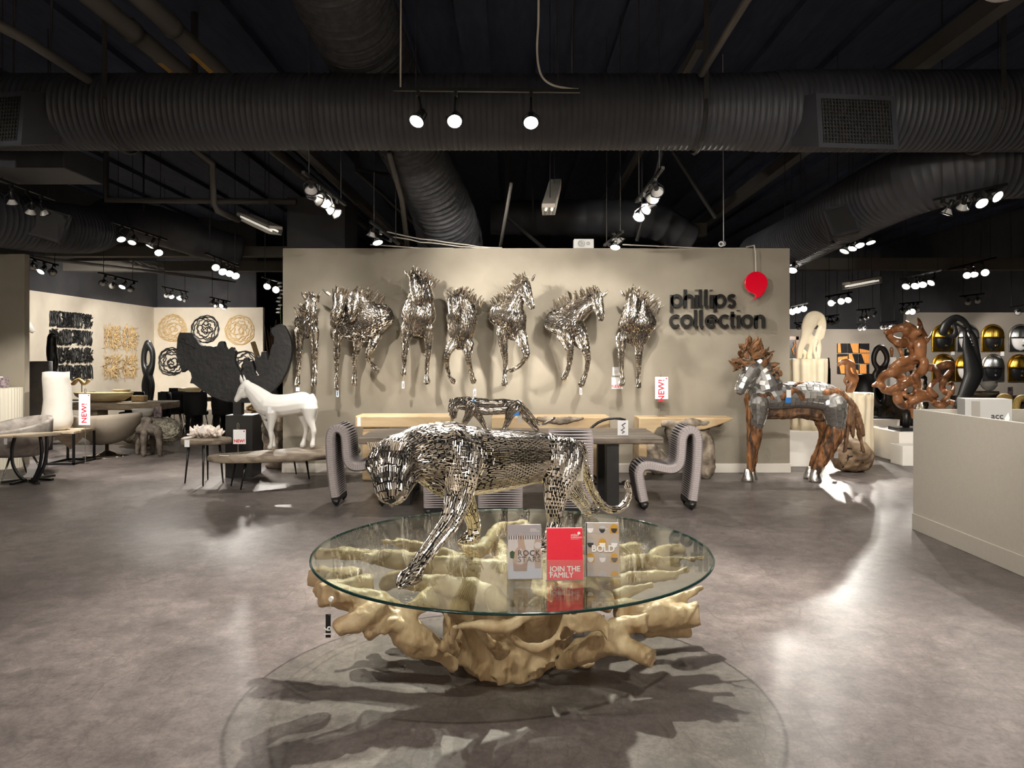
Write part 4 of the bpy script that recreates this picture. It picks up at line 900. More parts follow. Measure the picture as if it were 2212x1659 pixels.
# long pipes and rails running away from the camera
def pipe(label, x, z, y0, y1, r, box=False, name='pipe', drift=.0164, group='ceiling pipes', m='iron_black'):
    a = Vector((x+drift*y0, y0, z)); b = Vector((x+drift*y1, y1, z)); mb = MB()
    if box: mb.bar(a, b, r*2, r*2.4)
    else:
        mb.tube([a, b], r, n=12)
        for k in range(int((y1-y0)/3)): p = a.lerp(b, (k+.6)/((y1-y0)/3)); mb.tube([p, p+(b-a).normalized()*.12], r*1.18, n=12)
    o = tag(mb.build(name, MATS[m], None, not box), label, 'pipe' if not box else 'beam', group); return a, b
mat('pipe_grey', (88,85,81), rough=.55)
xa, za = -3.75, 5.16
a, b = pipe('left of two parallel black pipes running away on the left side', xa-.42, za-.05, 3.2, 23, .10, m='pipe_grey')
a2, b2 = pipe('right of two parallel black pipes running away on the left side', xa, za, 3.2, 23, .10, m='pipe_grey')
for (lab, pxs, aa, bb) in (('weathered yellow sticker on the left pipe of the pair', (345,400), a, b), ('weathered yellow sticker on the right pipe of the pair', (412,474), a2, b2)):
    t = thing('pipe_sticker', lab, 'sticker', aa.lerp(bb, .2))
    y0 = (aa.x)/((pxs[0]-CX)/F); ys = []
    d = (bb-aa)
    for px in pxs:
        k = (px-CX)/F; s = (k*aa.y-aa.x)/(d.x-k*d.y); ys.append(s)
    p, q = aa.lerp(bb, ys[0]), aa.lerp(bb, ys[1]); off = Vector((-.02,0,-.1)); mb = MB()
    arc = [math.radians(g) for g in (215,232,250,268,285)]
    v = [p+Vector((math.cos(g)*.103,0,math.sin(g)*.103)) for g in arc]+[q+Vector((math.cos(g)*.103,0,math.sin(g)*.103)) for g in arc]
    st = mb.add(v, [(i,i+1,i+6,i+5) for i in range(4)]).build('sticker_sheet', MATS['yellow_sticker'], t)
    mk = MB(); rng = random.Random(int(pxs[0]))
    for k in range(22):
        s = (k+.5)/22; w = rng.uniform(.3,.8)/22
        c0, c1 = p.lerp(q, s), p.lerp(q, s+w); g0, g1 = math.radians(rng.uniform(220,240)), math.radians(rng.uniform(255,280))
        mk.add([c0+Vector((math.cos(g0)*.1045,0,math.sin(g0)*.1045)), c0+Vector((math.cos(g1)*.1045,0,math.sin(g1)*.1045)), c1+Vector((math.cos(g1)*.1045,0,math.sin(g1)*.1045)), c1+Vector((math.cos(g0)*.1045,0,math.sin(g0)*.1045))], [(0,1,2,3)])
    o = mk.build('print', MATS['ink_dark'], st); o['kind'] = 'stuff'
pipe('square black rail carrying the steep left track', -3.05, 4.55, 9.2, 22, .05, True, 'ceiling_rail', m='pipe_grey')
pipe('heavy black beam running away on the right above the logo', 4.45, 4.98, 3.2, 24, .085, True, 'ceiling_rail', m='pipe_grey')
pipe('thin black rail above the right steep track', 2.05, 5.3, 8.9, 20, .045, True, 'ceiling_rail', m='pipe_grey')
def rodline(label, pts, r, name='pipe', group='ceiling pipes', m='pipe_grey', smooth=True):
    tag(MB().tube(pts, r, n=8).build(name, MATS[m], None, smooth), label, 'pipe', group)
rodline('black pipe slanting into the wide duct at the upper left', [at(-30,40,6.0), at(55,85,6.4), at(190,172,7.6)], .045)
rodline('black conduit slanting steeply above the wide duct, right of centre', [at(1625,-20,5.6), at(1570,70,6.4), at(1515,160,7.5)], .035)
rodline('thin black brace dropping beside the flexible duct', [at(840,330,9.2), at(868,430,10.2), at(880,530,10.9)], .035)
rodline('slim grey strut leaning right of the flexible duct', [at(1105,395,10.4), at(1080,536,11.2)], .025)
rodline('black pipe with an elbow left of the tilted tube lamp', [Vector((at(420,325,9.6).x,9.6,ZH)), at(420,325,9.6), at(458,352,10.2), at(462,440,10.4), at(470,455,10.4), at(515,475,11)], .045)
rodline('long black cross pipe behind the left half', [Vector((at(231,0,12.5).x,12.5,ZH)), at(230,432,12.5), at(640,436,12.5)], .05)
for k, (lab, x) in enumerate((('thin hanger rod left of the sticker pipes', 110), ('thin hanger rod near the left picture edge', 30), ('thin hanger rod right of the flexible duct', 1235))):
    rodline(lab, [at(x, 168, 8.9), at(x+2, 0, 8.0)], .012, 'hanger_rod', 'hanger rods', 'iron_black')
rodline('thin white drop rod holding the three-spot track', [Vector((at(865,190,7.05).x, 7.05, 4.12)), Vector((at(867,0,7.05).x, 7.05, ZH))], .008, 'hanger_rod', 'hanger rods', 'cable_white')
q = [at(1163,-60,6.6), at(1163,40,6.8), at(1160,110,6.95), at(1168,160,7.0), at(1190,182,7.03), at(1225,191,7.05), at(1250,193,7.05)]
tag(MB().tube([Vector(r) for r in cr([tuple(v) for v in q], m=6)], .011, n=7).build('flex_conduit', MATS['cable_white'], None, True), 'coiled metal conduit dropping to the right end of the three-spot track', 'cable')
# cross struts far behind
for k, (lab, p, q, yy) in enumerate((('dark diagonal brace right of the hanging tube lamp', (1455,330), (1545,470), 12), ('dark diagonal brace above the wall camera', (1430,330), (1375,520), 13), ('dark horizontal strut behind the flexible duct', (770,365), (850,380), 11.5), ('dark diagonal brace behind the flexible duct', (770,370), (905,490), 12), ('dark diagonal brace left of the grey speaker', (1095,470), (1180,540), 12.4))):
    P_ = at(*p, yy); rodline(lab, [Vector((P_.x, P_.y, ZH)), P_, at(*q, yy+.6)], .035, 'brace', 'ceiling braces', 'iron_black', False)
struct('beam_back_left', MB().box(-9.6, -4.2, 15.6, 15.9, 3.72, 3.92), 'beam_taupe')
struct('beam_back_mid', MB().box(1.2, 4.0, 15.6, 15.9, 4.15, 4.4), 'beam_taupe')
# tube lamps in white wire cages
def tube_lamp(label, a, b, w=.14, on=.6):
    a, b = Vector(a), Vector(b); d = (b-a).normalized(); u = d.cross(Vector((0,0,1))).normalized(); z = u.cross(d)
    t = thing('tube_lamp', label, 'ceiling lamp', a.lerp(b,.5)+Vector((0,0,.05)), 'caged tube lamps')
    MB().bar(a+z*.06, b+z*.06, w, .05).build('tray', MATS['white_paint'], t, bevel=.01)
    for s in (-1,1): MB().tube([a+u*w*.22*s+d*.04, b+u*w*.22*s-d*.04], .016, n=8).build('tube', mat('tube_glass', (235,233,225), rough=.3, emit=(1,.95,.85), es=on), t)
    cg = MB(); n = int((b-a).length/.05)
    for k in range(n+1):
        p = a.lerp(b, k/n); cg.tube([p+u*w*.5+z*.05, p+u*w*.45-z*.05, p-u*w*.45-z*.05, p-u*w*.5+z*.05], .003, n=4)
    for s in (-.45,-.15,.15,.45): cg.tube([a+u*w*s-z*.05, b+u*w*s-z*.05], .003, n=4)
    o = cg.build('wire_cage', MATS['cable_white'], t); o['kind'] = 'stuff'
    for k in (.2,.8): p = a.lerp(b,k)+z*.08; MB().tube([p, Vector((p.x,p.y,ZH))], .006, n=5).build('hanger', MATS['iron_black'], t)
tube_lamp('white caged tube lamp hanging end-on above the middle of the display wall', at(1185,455,9.0), at(1200,400,10.6), .16)
tube_lamp('tilted white caged tube lamp left of the display wall', at(595,500,12.0), at(525,468,13.4), .22)
tube_lamp('white caged tube lamp over the cream sculpture on the right', at(1828,619,14.4), at(1896,606,15.2), .16)
sph = MB().lathe([(.01,0),(.12,.01),(.15,.03),(.15,.06),(.1,.075)], n=20); 
m = sph.mesh('globe'); m.transform(Matrix.Translation(at(2170,-6,6.4))); o = link('ceiling_lamp', m, 'paper_white', None, True); tag(o, 'round white ceiling lamp cut by the top picture edge', 'ceiling lamp')
# cable tray ladder in the left back
t = thing('cable_tray', 'black mesh cable tray hung in the left back', 'cable tray', at(200,555,17))
for k in range(26): p = at(20+k*17,548+k*2.0,16+k*.1); MB().tube([p, p+Vector((.25,1.3,0))], .012, n=4).build('rung', MATS['pipe_grey'], t)
for k in range(4): MB().tube([at(20,548,16)+Vector((.08*k,.42*k,0)), at(20+25*17,548+50,18.5)+Vector((.08*k,.42*k,0))], .014, n=4).build('wire', MATS['pipe_grey'], t)
# ---------------------------------------------------------------- dining table, strap chairs, consoles
mat('grey_wood', (86,76,66), (128,116,102), rough=.55, scale=2.2, stretch=(.35,3,3), bump=.25, bscale=10)
mat('strap_grey', (148,140,140), (156,148,148), rough=.75, scale=40)
mat('suar_light', (182,154,116), (208,184,146), rough=.5, scale=2.6, stretch=(.5,1.6,2.2), bump=.1, bscale=12)
mat('bark_grey', (92,82,72), (168,154,136), rough=.8, scale=7, bump=1., bscale=12)
def dining_table():
    t = thing('dining_table', 'long dark grey wood slab dining table with black frame legs', 'dining table', (0,8.95,0))
    out = []; rng = random.Random(8)
    n = 26; x0, x1, y0, y1 = -1.70, 1.68, 8.40, 9.50
    for i in range(n+1): out.append((x0+(x1-x0)*i/n, y0+rng.uniform(-.012,.012)))
    for i in range(1,9): out.append((x1+rng.uniform(-.01,.01)-.02*math.sin(i/9*3), y0+(y1-y0)*i/9))
    for i in range(n+1): out.append((x1-(x1-x0)*i/n, y1+rng.uniform(-.012,.012)))
    for i in range(1,9): out.append((x0+rng.uniform(-.01,.01), y1-(y1-y0)*i/9))
    M = Matrix(((1,0,0,0),(0,0,1,0),(0,1,0,0),(0,0,0,1)))
    MB().prism(out, .685, .76, M).build('tabletop', MATS['grey_wood'], t, bevel=.014)
    for x in (-1.20,1.12):
        f = MB(); f.box(x-.07,x+.07,8.46,8.62,0,.686); f.box(x-.07,x+.07,9.28,9.44,0,.686); f.box(x-.07,x+.07,8.62,9.28,0,.03); f.box(x-.07,x+.07,8.62,9.28,.655,.686); f.build('leg_frame', MATS['black_metal'], t, bevel=.004)
    return t
dining_table()
def strap_chair_mesh():
    s = 6.6375; y = 8.17
    raw = [(648,1485),(610,1310),(575,1120),(570,1010),(620,930),(720,915),(880,945),(1000,965),(1090,950),(1150,880),(1170,760),(1180,620),(1195,500),(1240,425),(1310,400),(1375,425),(1412,520),(1412,700),(1398,950),(1368,1220),(1330,1475)]
    pts = [(((1300+a/s-CX)*y/F), HC-(870+b/s-HY)*y/F) for a, b in raw]
    d = cr(pts, m=10); cx = (d[:,0].min()+d[:,0].max())/2; d[:,0] -= cx; return d
CH = strap_chair_mesh(); CHW = .46; CHT = .098
def strap_chair(label):
    """chair faces -x; profile in the xz plane, width along y"""
    t = thing('strap_chair', label, 'chair', (0,0,0), 'grey strap-wound dining chairs')
    d = CH; seg = np.linalg.norm(np.diff(d,axis=0),axis=1); cum = np.concatenate([[0],np.cumsum(seg)]); T = cum[-1]; N = 84
    def pt(s):
        s = min(max(s,0),T); p = np.array([np.interp(s,cum,d[:,0]),np.interp(s,cum,d[:,1])]); a = np.array([np.interp(min(s+.01,T),cum,d[:,j])-np.interp(max(s-.01,0),cum,d[:,j]) for j in (0,1)]); a /= np.linalg.norm(a); return p, np.array([-a[1],a[0]])
    h = CHT/2
    # dark core
    v=[]; f=[]; K = 60
    for i in range(K+1):
        p, n = pt(T*i/K)
        for sg, yy in ((1,-.5),(1,.5),(-1,.5),(-1,-.5)): q = p+n*sg*(h-.012); v.append((q[0], yy*(CHW-.02), q[1]))
    for i in range(K):
        for k in range(4): f.append((i*4+k, i*4+(k+1)%4, i*4+4+(k+1)%4, i*4+4+k))
    f += [(0,1,2,3),(K*4+3,K*4+2,K*4+1,K*4)]
    MB().add(v,f).build('frame', mat('chair_core', (22,20,20), rough=.8), t, local=True)
    mb = MB(); s0 = .05
    for i in range(N):
        a, b = s0+(T-2*s0)*i/N, s0+(T-2*s0)*(i+.94)/N; mid = (a+b)/2
        prof = []
        for (yy, k, hh) in ((-.5,1,.6),(-.46,1,1),(-.25,.62,.93),(0,.42,.90),(.25,.62,.93),(.46,1,1),(.5,1,.6)): prof.append((yy*CHW, k, h*hh))
        for sg in (1,-1):
            v=[]; m_=len(prof)
            for (yy,k,hh) in prof:
                for e in (a,b):
                    p,n = pt(mid+(e-mid)*k); q = p+n*sg*hh; v.append((q[0],yy,q[1]))
            mb.add(v,[(2*j,2*j+1,2*j+3,2*j+2) if sg>0 else (2*j+2,2*j+3,2*j+1,2*j) for j in range(m_-1)])
        for yy in (-.5,.5):
            v=[]
            for e in (a,b):
                for sg in (.6,-.6): p,n = pt(e); q=p+n*sg*h; v.append((q[0],yy*CHW,q[1]))
            mb.add(v,[(0,1,3,2)])
    o = mb.build('strap_winding', MATS['strap_grey'], t, True, True); o['kind']='stuff'
    for e in (0,1):
        p,n = pt(0 if e==0 else T)
        for sy in (-.5,.5):
            me = MB().lathe([(.008,0),(.014,.012),(.034,.03),(.046,.075)], n=14).mesh('foot'); me.transform(Matrix.Translation((p[0], sy*(CHW-.09), 0)) ); link('foot', me, 'black_satin', t, True, True)
    return t
c1 = strap_chair('grey strap-wound chair at the right end of the dark dining table')
cxr = (((1300+1000/6.6375-CX)*8.17/F))
c1.location = (1.69, 8.17+CHW/2, 0)
dup(c1, (-1.69, 8.36+CHW/2, 0), math.pi, 'grey strap-wound chair at the left end of the dark dining table')
dup(c1, (-.68, 8.12, 0), -math.pi/2, 'grey strap-wound chair tucked in behind the panther foreleg')
dup(c1, (-.12, 8.12, 0), -math.pi/2-.0, 'grey strap-wound chair tucked in below the middle of the panther belly')
dup(c1, (.60, 8.10, 0), -math.pi/2, 'grey strap-wound chair tucked in behind the panther hind leg')
# table card
p = at(1345,938,8.6); t = thing('table_card', 'clear-framed picture card standing on the dark dining table', 'card', (p.x, 8.62, .76))
a, b = at(1334,0,8.62).x, at(1357,0,8.62).x; MB().box(a, b, 8.62, 8.635, .762, .93).build('card', mat('card_grey', (205,205,208), rough=.4), t)
mk = MB(); mk.tube([Vector((a+.09,8.618,.90)), Vector((a+.05,8.618,.875)), Vector((a+.08,8.618,.845)), Vector((a+.04,8.618,.82)), Vector((a+.08,8.618,.80)), Vector((a+.05,8.618,.785))], .007, n=5); mk.build('picture', MATS['ink_dark'], t)
# consoles along the display wall
def console(label, outline, y0, y1, bark=None, tilt=0):
    t = thing('console_table', label, 'console table', ((outline[0][0]+outline[1][0])/2, (y0+y1)/2, 0), 'wood consoles along the display wall')
    return t
def slab_console(label, px0, px1, top, y0, y1, th):
    x0, x1 = (px0-CX)*y0/F, (px1-CX)*y0/F; z1 = HC-(top-HY)*y0/F
    t = thing('console_table', label, 'console table', ((x0+x1)/2,(y0+y1)/2,0), 'wood consoles along the display wall')
    MB().box(x0, x1, y0, y1, z1-th, z1).build('top', MATS['suar_light'], t, bevel=.02)
    for xx in (x0+.08, x1-.40):
        MB().box(xx, xx+.32, y0+.05, y1-.05, 0, z1-th).build('leg', MATS['suar_light'], t, bevel=.03)
    return t, x0, x1, z1
t, x0, x1, z1 = slab_console('pale wood console with a waterfall end behind the left strap chair', 767, 975, 898, 10.05, 10.5, .16)
MB().box(x0+.03, x0+.075, 10.047, 10.049, z1-.14, z1-.02).build('price_tag', MATS['paper_white'], t)
t, x0, x1, z1 = slab_console('pale wood console with grey bark streaks behind the small panther', 1062, 1318, 900, 10.05, 10.5, .17)
me = organic('bark_edge', [cr([(x0+.62,10.05,z1-.03,.03),(x0+.9,10.04,z1-.05,.05),(x0+1.2,10.045,z1-.02,.02)], m=4)], .012, 3, disp=(.012,14)); link('bark_edge', me, 'bark_grey', t, True)
def root_console():
    y = 10.2; t = thing('console_table', 'pale console carved from one trunk with a long rough grey overhang', 'console table', (at(1470,0,y).x, y, 0), 'wood consoles along the display wall')
    k = lambda cx, cy, yy=y: at(1300+cx/6.6375, 870+cy/6.6375, yy)
    z1 = k(0,212).z
    mb = MB(); o = [(530,212),(1895,216),(1830,262),(1640,330),(1480,380),(1390,390),(1000,360),(940,320),(800,360),(770,410),(650,600),(640,1040),(525,1040)]
    mb.prism([(k(a,b).x, max(0,k(a,b).z)) for a, b in o], y-.02, y+.4); mb.build('top', MATS['suar_light'], t, bevel=.015)
    C = lambda pts: chain([(1300+a/6.6375, 870+b/6.6375, yy, r/6.6375) for a,b,yy,r in pts])
    ch = [C([(1700,270,y+.15,45),(1500,320,y+.15,80),(1380,440,y+.15,120),(1460,600,y+.15,150),(1500,800,y+.15,130),(1480,1000,y+.15,110)]), C([(900,300,y,60),(1100,300,y+.02,80),(1400,280,y+.02,60),(1700,255,y+.05,35)]), C([(700,640,y+.02,80),(830,760,y+.05,90),(900,900,y+.1,80),(760,1000,y+.2,60)]), C([(1000,420,y+.1,110),(1150,600,y+.15,150),(1300,800,y+.2,130)])]
    for c in ch: c[:,2] = np.minimum(c[:,2], z1-.01-c[:,3]); c[:,2] = np.maximum(c[:,2], c[:,3]*.5)
    me = organic('trunk', ch, .02, 3, disp=(.03,6)); co = np.empty(len(me.vertices)*3); me.vertices.foreach_get('co',co); co=co.reshape(-1,3); co[:,2]=np.clip(co[:,2],0,z1-.005); me.vertices.foreach_set('co',co.reshape(-1))
    link('trunk', me, 'bark_grey', t, True)
root_console()
# round black hoop frame behind the table, between the consoles and the table
t = thing('hoop_stand', 'thin black hoop stand behind the right dining table leg', 'stand', (1.2,9.9,0))
a = math.radians
MB().tube([Vector((1.32+.42*math.cos(a(g)), 9.8, .44+.42*math.sin(a(g)))) for g in range(70,300,10)], .018, n=6).build('hoop', MATS['black_metal'], t, True)
MB().box(1.0,1.7,9.78,9.82,0,.03).build('foot_bar', MATS['black_metal'], t)
# ---------------------------------------------------------------- left: bench with white horse, black disc, side tables
mat('horse_white', (222,220,216), rough=.45)
mat('stone_wood', (96,84,72), (150,136,118), rough=.7, scale=5, stretch=(1,1,2), bump=.5, bscale=9)
mat('char_black', (18,18,19), (34,33,33), rough=.65, scale=7, stretch=(1,1,1), bump=.5, bscale=18)
mat('crystal_pink', (236,222,210), (246,238,230), rough=.35, scale=12)
PLAN = Matrix(((1,0,0,0),(0,0,1,0),(0,1,0,0),(0,0,0,1)))
def tapered_leg(t, a, b, r0=.02, r1=.009, m='black_metal'): MB().tube([a, b], [r0, r1], n=10).build('leg', MATS[m], t, True)
def slab(t, plan, z0, z1, m, bev=.02, name='top'):
    d = cr([(x,y) for x,y in plan]+[plan[0]], m=5)[:-1]; return MB().prism([(x,y) for x,y in d], z0, z1, PLAN).build(name, MATS[m], t, bevel=bev)
def bench():
    t = thing('coffee_table', 'long freeform slab table with tapered iron legs carrying the white horse', 'coffee table', (-2.9,10,0))
    slab(t, [(-3.80,9.46),(-3.62,9.32),(-3.3,9.28),(-2.8,9.40),(-2.4,9.60),(-2.1,9.95),(-2.05,10.3),(-2.25,10.55),(-2.7,10.5),(-3.1,10.15),(-3.5,9.85),(-3.75,9.66)], .345, .425, 'stone_wood', .03)
    for (px,py) in ((520,1058),(499,1050),(668,1035),(640,1024)):
        f = fl(px,py); tapered_leg(t, Vector((f.x+(.06 if px < 600 else -.06), f.y+.02, .35)), f)
    p = Vector((-3.57,9.42,.426)); MB().box(p.x-.05,p.x+.06,p.y-.015,p.y+.015,p.z,p.z+.004).build('price_card', MATS['paper_white'], t)
bench()
def cq(ox, oy, s, y0): return lambda pts, m=6: chain([(ox+x/s, oy+y/s, y0+d, r/s) for x,y,d,r in pts], m)
def white_horse():
    C = cq(340,680,4.366,10.16)
    ch = [C([(838,655,0,44),(806,715,0,49),(772,765,0,34),(748,800,0,26)]), C([(860,720,0,46),(820,760,0,30)]), C([(845,670,0,50),(915,735,0,78),(1000,820,0,108)]),
          C([(1030,850,0,112),(1130,860,0,110),(1250,850,0,106),(1370,830,0,106),(1425,830,0,84)]), C([(1010,880,0,80),(1030,940,0,55)]),
          C([(1080,920,-.08,62),(1078,1010,-.08,37),(1068,1100,-.08,24),(1074,1130,-.08,26),(1074,1200,-.08,17),(1060,1268,-.09,25)]), C([(1020,930,.08,52),(1050,1050,.08,30),(1085,1140,.08,22),(1095,1200,.08,17),(1098,1258,.08,22)]),
          C([(1435,880,-.09,82),(1438,980,-.09,48),(1466,1060,-.09,29),(1474,1100,-.09,27),(1470,1160,-.09,18),(1462,1230,-.1,27)]), C([(1365,900,.08,66),(1395,1010,.08,38),(1404,1080,.08,26),(1388,1160,.08,18),(1370,1230,.08,27)]),
          C([(1462,760,0,20),(1490,820,-.02,17),(1494,920,-.02,19),(1486,1010,-.02,9)])]
    for c in ch[5:9]: c[:,2] = np.maximum(c[:,2], .427+c[:,3]*.75)
    t = thing('horse_statue', 'plain white horse statue standing on the freeform slab table', 'statue', (-2.95,10.16,.425))
    me = organic('body', ch, .009, 6); co = np.empty(len(me.vertices)*3); me.vertices.foreach_get('co',co); co=co.reshape(-1,3); co[:,2]=np.maximum(co[:,2],.427); me.vertices.foreach_set('co',co.reshape(-1)); link('body', me, 'horse_white', t, True)
    for x,d in ((797,-.03),(828,.03)):
        b = at(340+x/4.366, 680+640/4.366, 10.16+d); MB().tube([b, b+Vector((-.012,0,.05)), b+Vector((-.022,0,.105))],[.02,.019,.003],n=8,flat=.6,nrm=(0,1,0)).build('ear', MATS['horse_white'], t, True)
    p = at(340+795/4.366, 680+692/4.366, 10.02); MB().box(p.x-.018,p.x+.018,p.y-.002,p.y+.004,p.z-.004,p.z+.004).build('eye', mat('eye_grey',(170,168,165)), t)
    p = at(340+735/4.366, 680+793/4.366, 10.06); MB().lathe([(.001,-.006),(.007,0),(.001,.006)], p, n=8).build('nostril', MATS['eye_grey'], t)
    p = at(340+1057/4.366, 680+900/4.366, 9.88); MB().box(p.x-.022,p.x+.022,p.y-.001,p.y+.001,p.z-.04,p.z+.045).build('price_tag', MATS['paper_white'], t)
    p = at(643,840,10.16); MB().box(p.x-.025,p.x+.025,p.y-.001,p.y+.001,p.z-.03,p.z+.02).build('price_tag', MATS['paper_white'], t)
white_horse()
def black_disc():
    y = 10.62; o = [(220,168),(340,170),(352,200),(380,235),(400,270),(450,300),(510,295),(560,310),(580,280),(605,250),(630,248),(645,300),(665,340),(705,305),(725,310),(745,340),(738,400),(745,460),(775,520),(800,560),(822,510),(815,460),(825,410),(850,400),(870,440),(905,430),(915,480),(912,540),(940,568),(970,570),(940,520),(925,430),(938,380),(975,410),(990,350),(1020,345),(1040,370),(1048,425),(1070,370),(1080,320),(1105,270),(1112,220),(1095,195),(1075,160),(1085,130),(1120,105),(1160,86),(1200,100),(1240,170),(1270,250),(1278,330),(1265,420),(1230,530),(1180,620),(1100,720),(1000,790),(880,830),(760,832),(640,815),(520,770),(420,700),(350,648),(318,645),(335,590),(325,545),(295,512),(245,545),(230,500),(205,430),(193,330),(200,230)]
    k = lambda a,b: at(340+a/4.366, 680+b/4.366, y)
    t = thing('disc_sculpture', 'huge jagged half disc of charred black wood on a black plinth', 'sculpture', (k(765,0).x, y, 0))
    rng = random.Random(1); pts = []
    for i,(a,b) in enumerate(o):
        a2,b2 = o[(i+1)%len(o)]; pts.append((k(a,b).x,k(a,b).z))
        if 3 < i < 46: m = k((a+a2)/2+rng.uniform(-5,5),(b+b2)/2+rng.uniform(-5,5)); pts.append((m.x,m.z))
    MB().prism(pts, y-.05, y+.05).build('disc', MATS['char_black'], t, bevel=.012)
    ch = [chain([(340+a/4.366,680+b/4.366,y-.02,r*.75/4.366) for a,b,r in s],4) for s in ([(250,230,40),(330,290,35),(400,330,18)],[(380,290,22),(500,320,24),(600,300,28)],[(560,320,16),(620,280,22),(680,350,18),(740,350,16)],[(780,560,26),(830,480,34),(880,480,24),(940,590,18)],[(950,430,14),(990,400,20),(1040,440,20)],[(1090,180,18),(1080,140,18),(1130,110,14)])]
    for c_ in ch: link('rough_edge', organic('rough_edge', [c_], .012, 2, disp=(.02,12)), 'char_black', t, True)
    a,b = k(728,845),k(805,940); MB().box(a.x,b.x,y-.06,y+.06,b.z,k(0,820).z).build('post', MATS['black_satin'], t)
    a,b = at(486.6,0,10.42),at(545,0,10.42); MB().box(a.x,b.x,10.42,10.80,0,k(0,938).z).build('plinth', MATS['black_satin'], t, bevel=.004)
black_disc()
def side_table():
    t = thing('side_table', 'small round petrified wood side table on four thin iron legs', 'side table', (-4.0,9.93,0))
    c = (-4.01,9.93); P = []
    for i in range(12): a = i*math.pi/6; r = .33+.03*math.sin(3*a+1); P.append((c[0]+r*math.cos(a), c[1]+r*.62*math.sin(a)))
    slab(t, P, .515, .60, 'stone_wood', .03)
    for (px,py) in ((399.5,1044),(438.5,1050),(482,1043),(449,1036)):
        f = fl(px,py); tapered_leg(t, Vector((f.x*.8+c[0]*.2, f.y*.8+c[1]*.2, .52)), f, .018, .009)
    p = at(404,958,9.7); MB().box(p.x-.032,p.x+.032,p.y-.001,p.y+.001,p.z-.045,p.z+.045).build('price_tag', MATS['paper_white'], t)
    q = thing('crystal_cluster', 'pale pink crystal cluster lying on the round side table', 'crystal', (c[0],c[1],.60))
    rng = random.Random(11); C0 = Vector((-3.99,9.92,.60)); me = organic('matrix', [cr([(C0.x-.16,C0.y,.655,.055),(C0.x,C0.y,.68,.08),(C0.x+.15,C0.y,.66,.06)],m=4)], .012, 3, disp=(.015,16)); co=np.empty(len(me.vertices)*3); me.vertices.foreach_get('co',co); co=co.reshape(-1,3); co[:,2]=np.maximum(co[:,2],.6); me.vertices.foreach_set('co',co.reshape(-1)); link('matrix', me, 'crystal_pink', q)
    for i in range(90):
        x = rng.uniform(-.2,.2); a = rng.uniform(0,math.pi); w = .09*math.sqrt(max(.05,1-(x/.24)**2)); d = Vector((x*1.5+rng.gauss(0,.25), math.cos(a)*.9-.2, abs(math.sin(a))+.15)).normalized()
        b = C0+Vector((x, math.cos(a)*w*.8, .03+abs(math.sin(a))*w*.7)); r = rng.uniform(.012,.024); L = rng.uniform(.03,.065)
        MB().tube([b, b+d*L, b+d*(L+r*1.3)], [r,r*.9,.001], n=6).build('crystal', MATS['crystal_pink'], q)
    p = at(437,929,9.62); MB().box(p.x-.02,p.x+.02,p.y-.001,p.y+.001,p.z-.04,p.z+.04).build('price_tag', MATS['paper_white'], q)
side_table()
new_sign('white NEW! card on a wire stem standing on the freeform slab table', 504, 531, 928, 959, 9.62, False, .427, 514)
# hourglass trunk stool behind the display wall edge
t = thing('trunk_stool', 'dark hourglass tree trunk pedestal behind the white horse legs', 'pedestal', (-3.52,11.35,0))
ch = [chain([(600,905,11.35,34),(592,930,11.35,26),(590,955,11.35,21),(596,980,11.35,24),(600,1000,11.35,26)])]
me = organic('trunk', ch, .02, 3, disp=(.03,5)); co=np.empty(len(me.vertices)*3); me.vertices.foreach_get('co',co); co=co.reshape(-1,3); co[:,2]=np.clip(co[:,2],0,.80); me.vertices.foreach_set('co',co.reshape(-1)); link('trunk', me, 'bark_grey', t, True)
# ---------------------------------------------------------------- far left furniture
mat('plaster_white', (228,222,212), (236,231,222), rough=.85, scale=5, bump=.25, bscale=7)
mat('plaster_grey', (92,88,85), (104,100,97), rough=.85, scale=5)
mat('marble_grey', (120,112,106), (168,160,152), rough=.6, scale=7, stretch=(1,1,1), bump=.1)
mat('linen_grey', (150,140,126), (160,150,136), rough=.9, scale=90, bump=.2)
mat('onyx', (214,190,140), (236,218,176), rough=.35, scale=3)
mat('pebble', (150,142,126), (196,190,172), rough=.85, scale=26, kind='voronoi', bump=1.)
mat('black_velvet', (22,22,24), rough=.8)
mat('tan_wood', (196,164,112), (220,192,144), rough=.6, scale=6, stretch=(1,1,4))
mat('black_wood', (24,24,24), rough=.4)
mat('slab_wood', (156,140,118), (194,178,154), rough=.6, scale=3, stretch=(1,4,4), bump=.3, bscale=9)
mat('picture_mixed', (190,170,170), (90,80,95), rough=.5, scale=30)
def shard(prof, c, m, label, cat, name, n=28, sx=1, sy=1, wob=0.):
    mb = MB().lathe(prof, c, n, sx=sx, sy=sy)
    if wob:
        mb.v = [(x+wob*math.sin(z*7+1.3)*1.0+wob*.5*math.sin(z*13), y, z+wob*.4*math.sin(math.atan2(y-c[1],x-c[0])*3)) for x,y,z in mb.v]
    return tag(mb.build(name, MATS[m], None, True), label, cat)
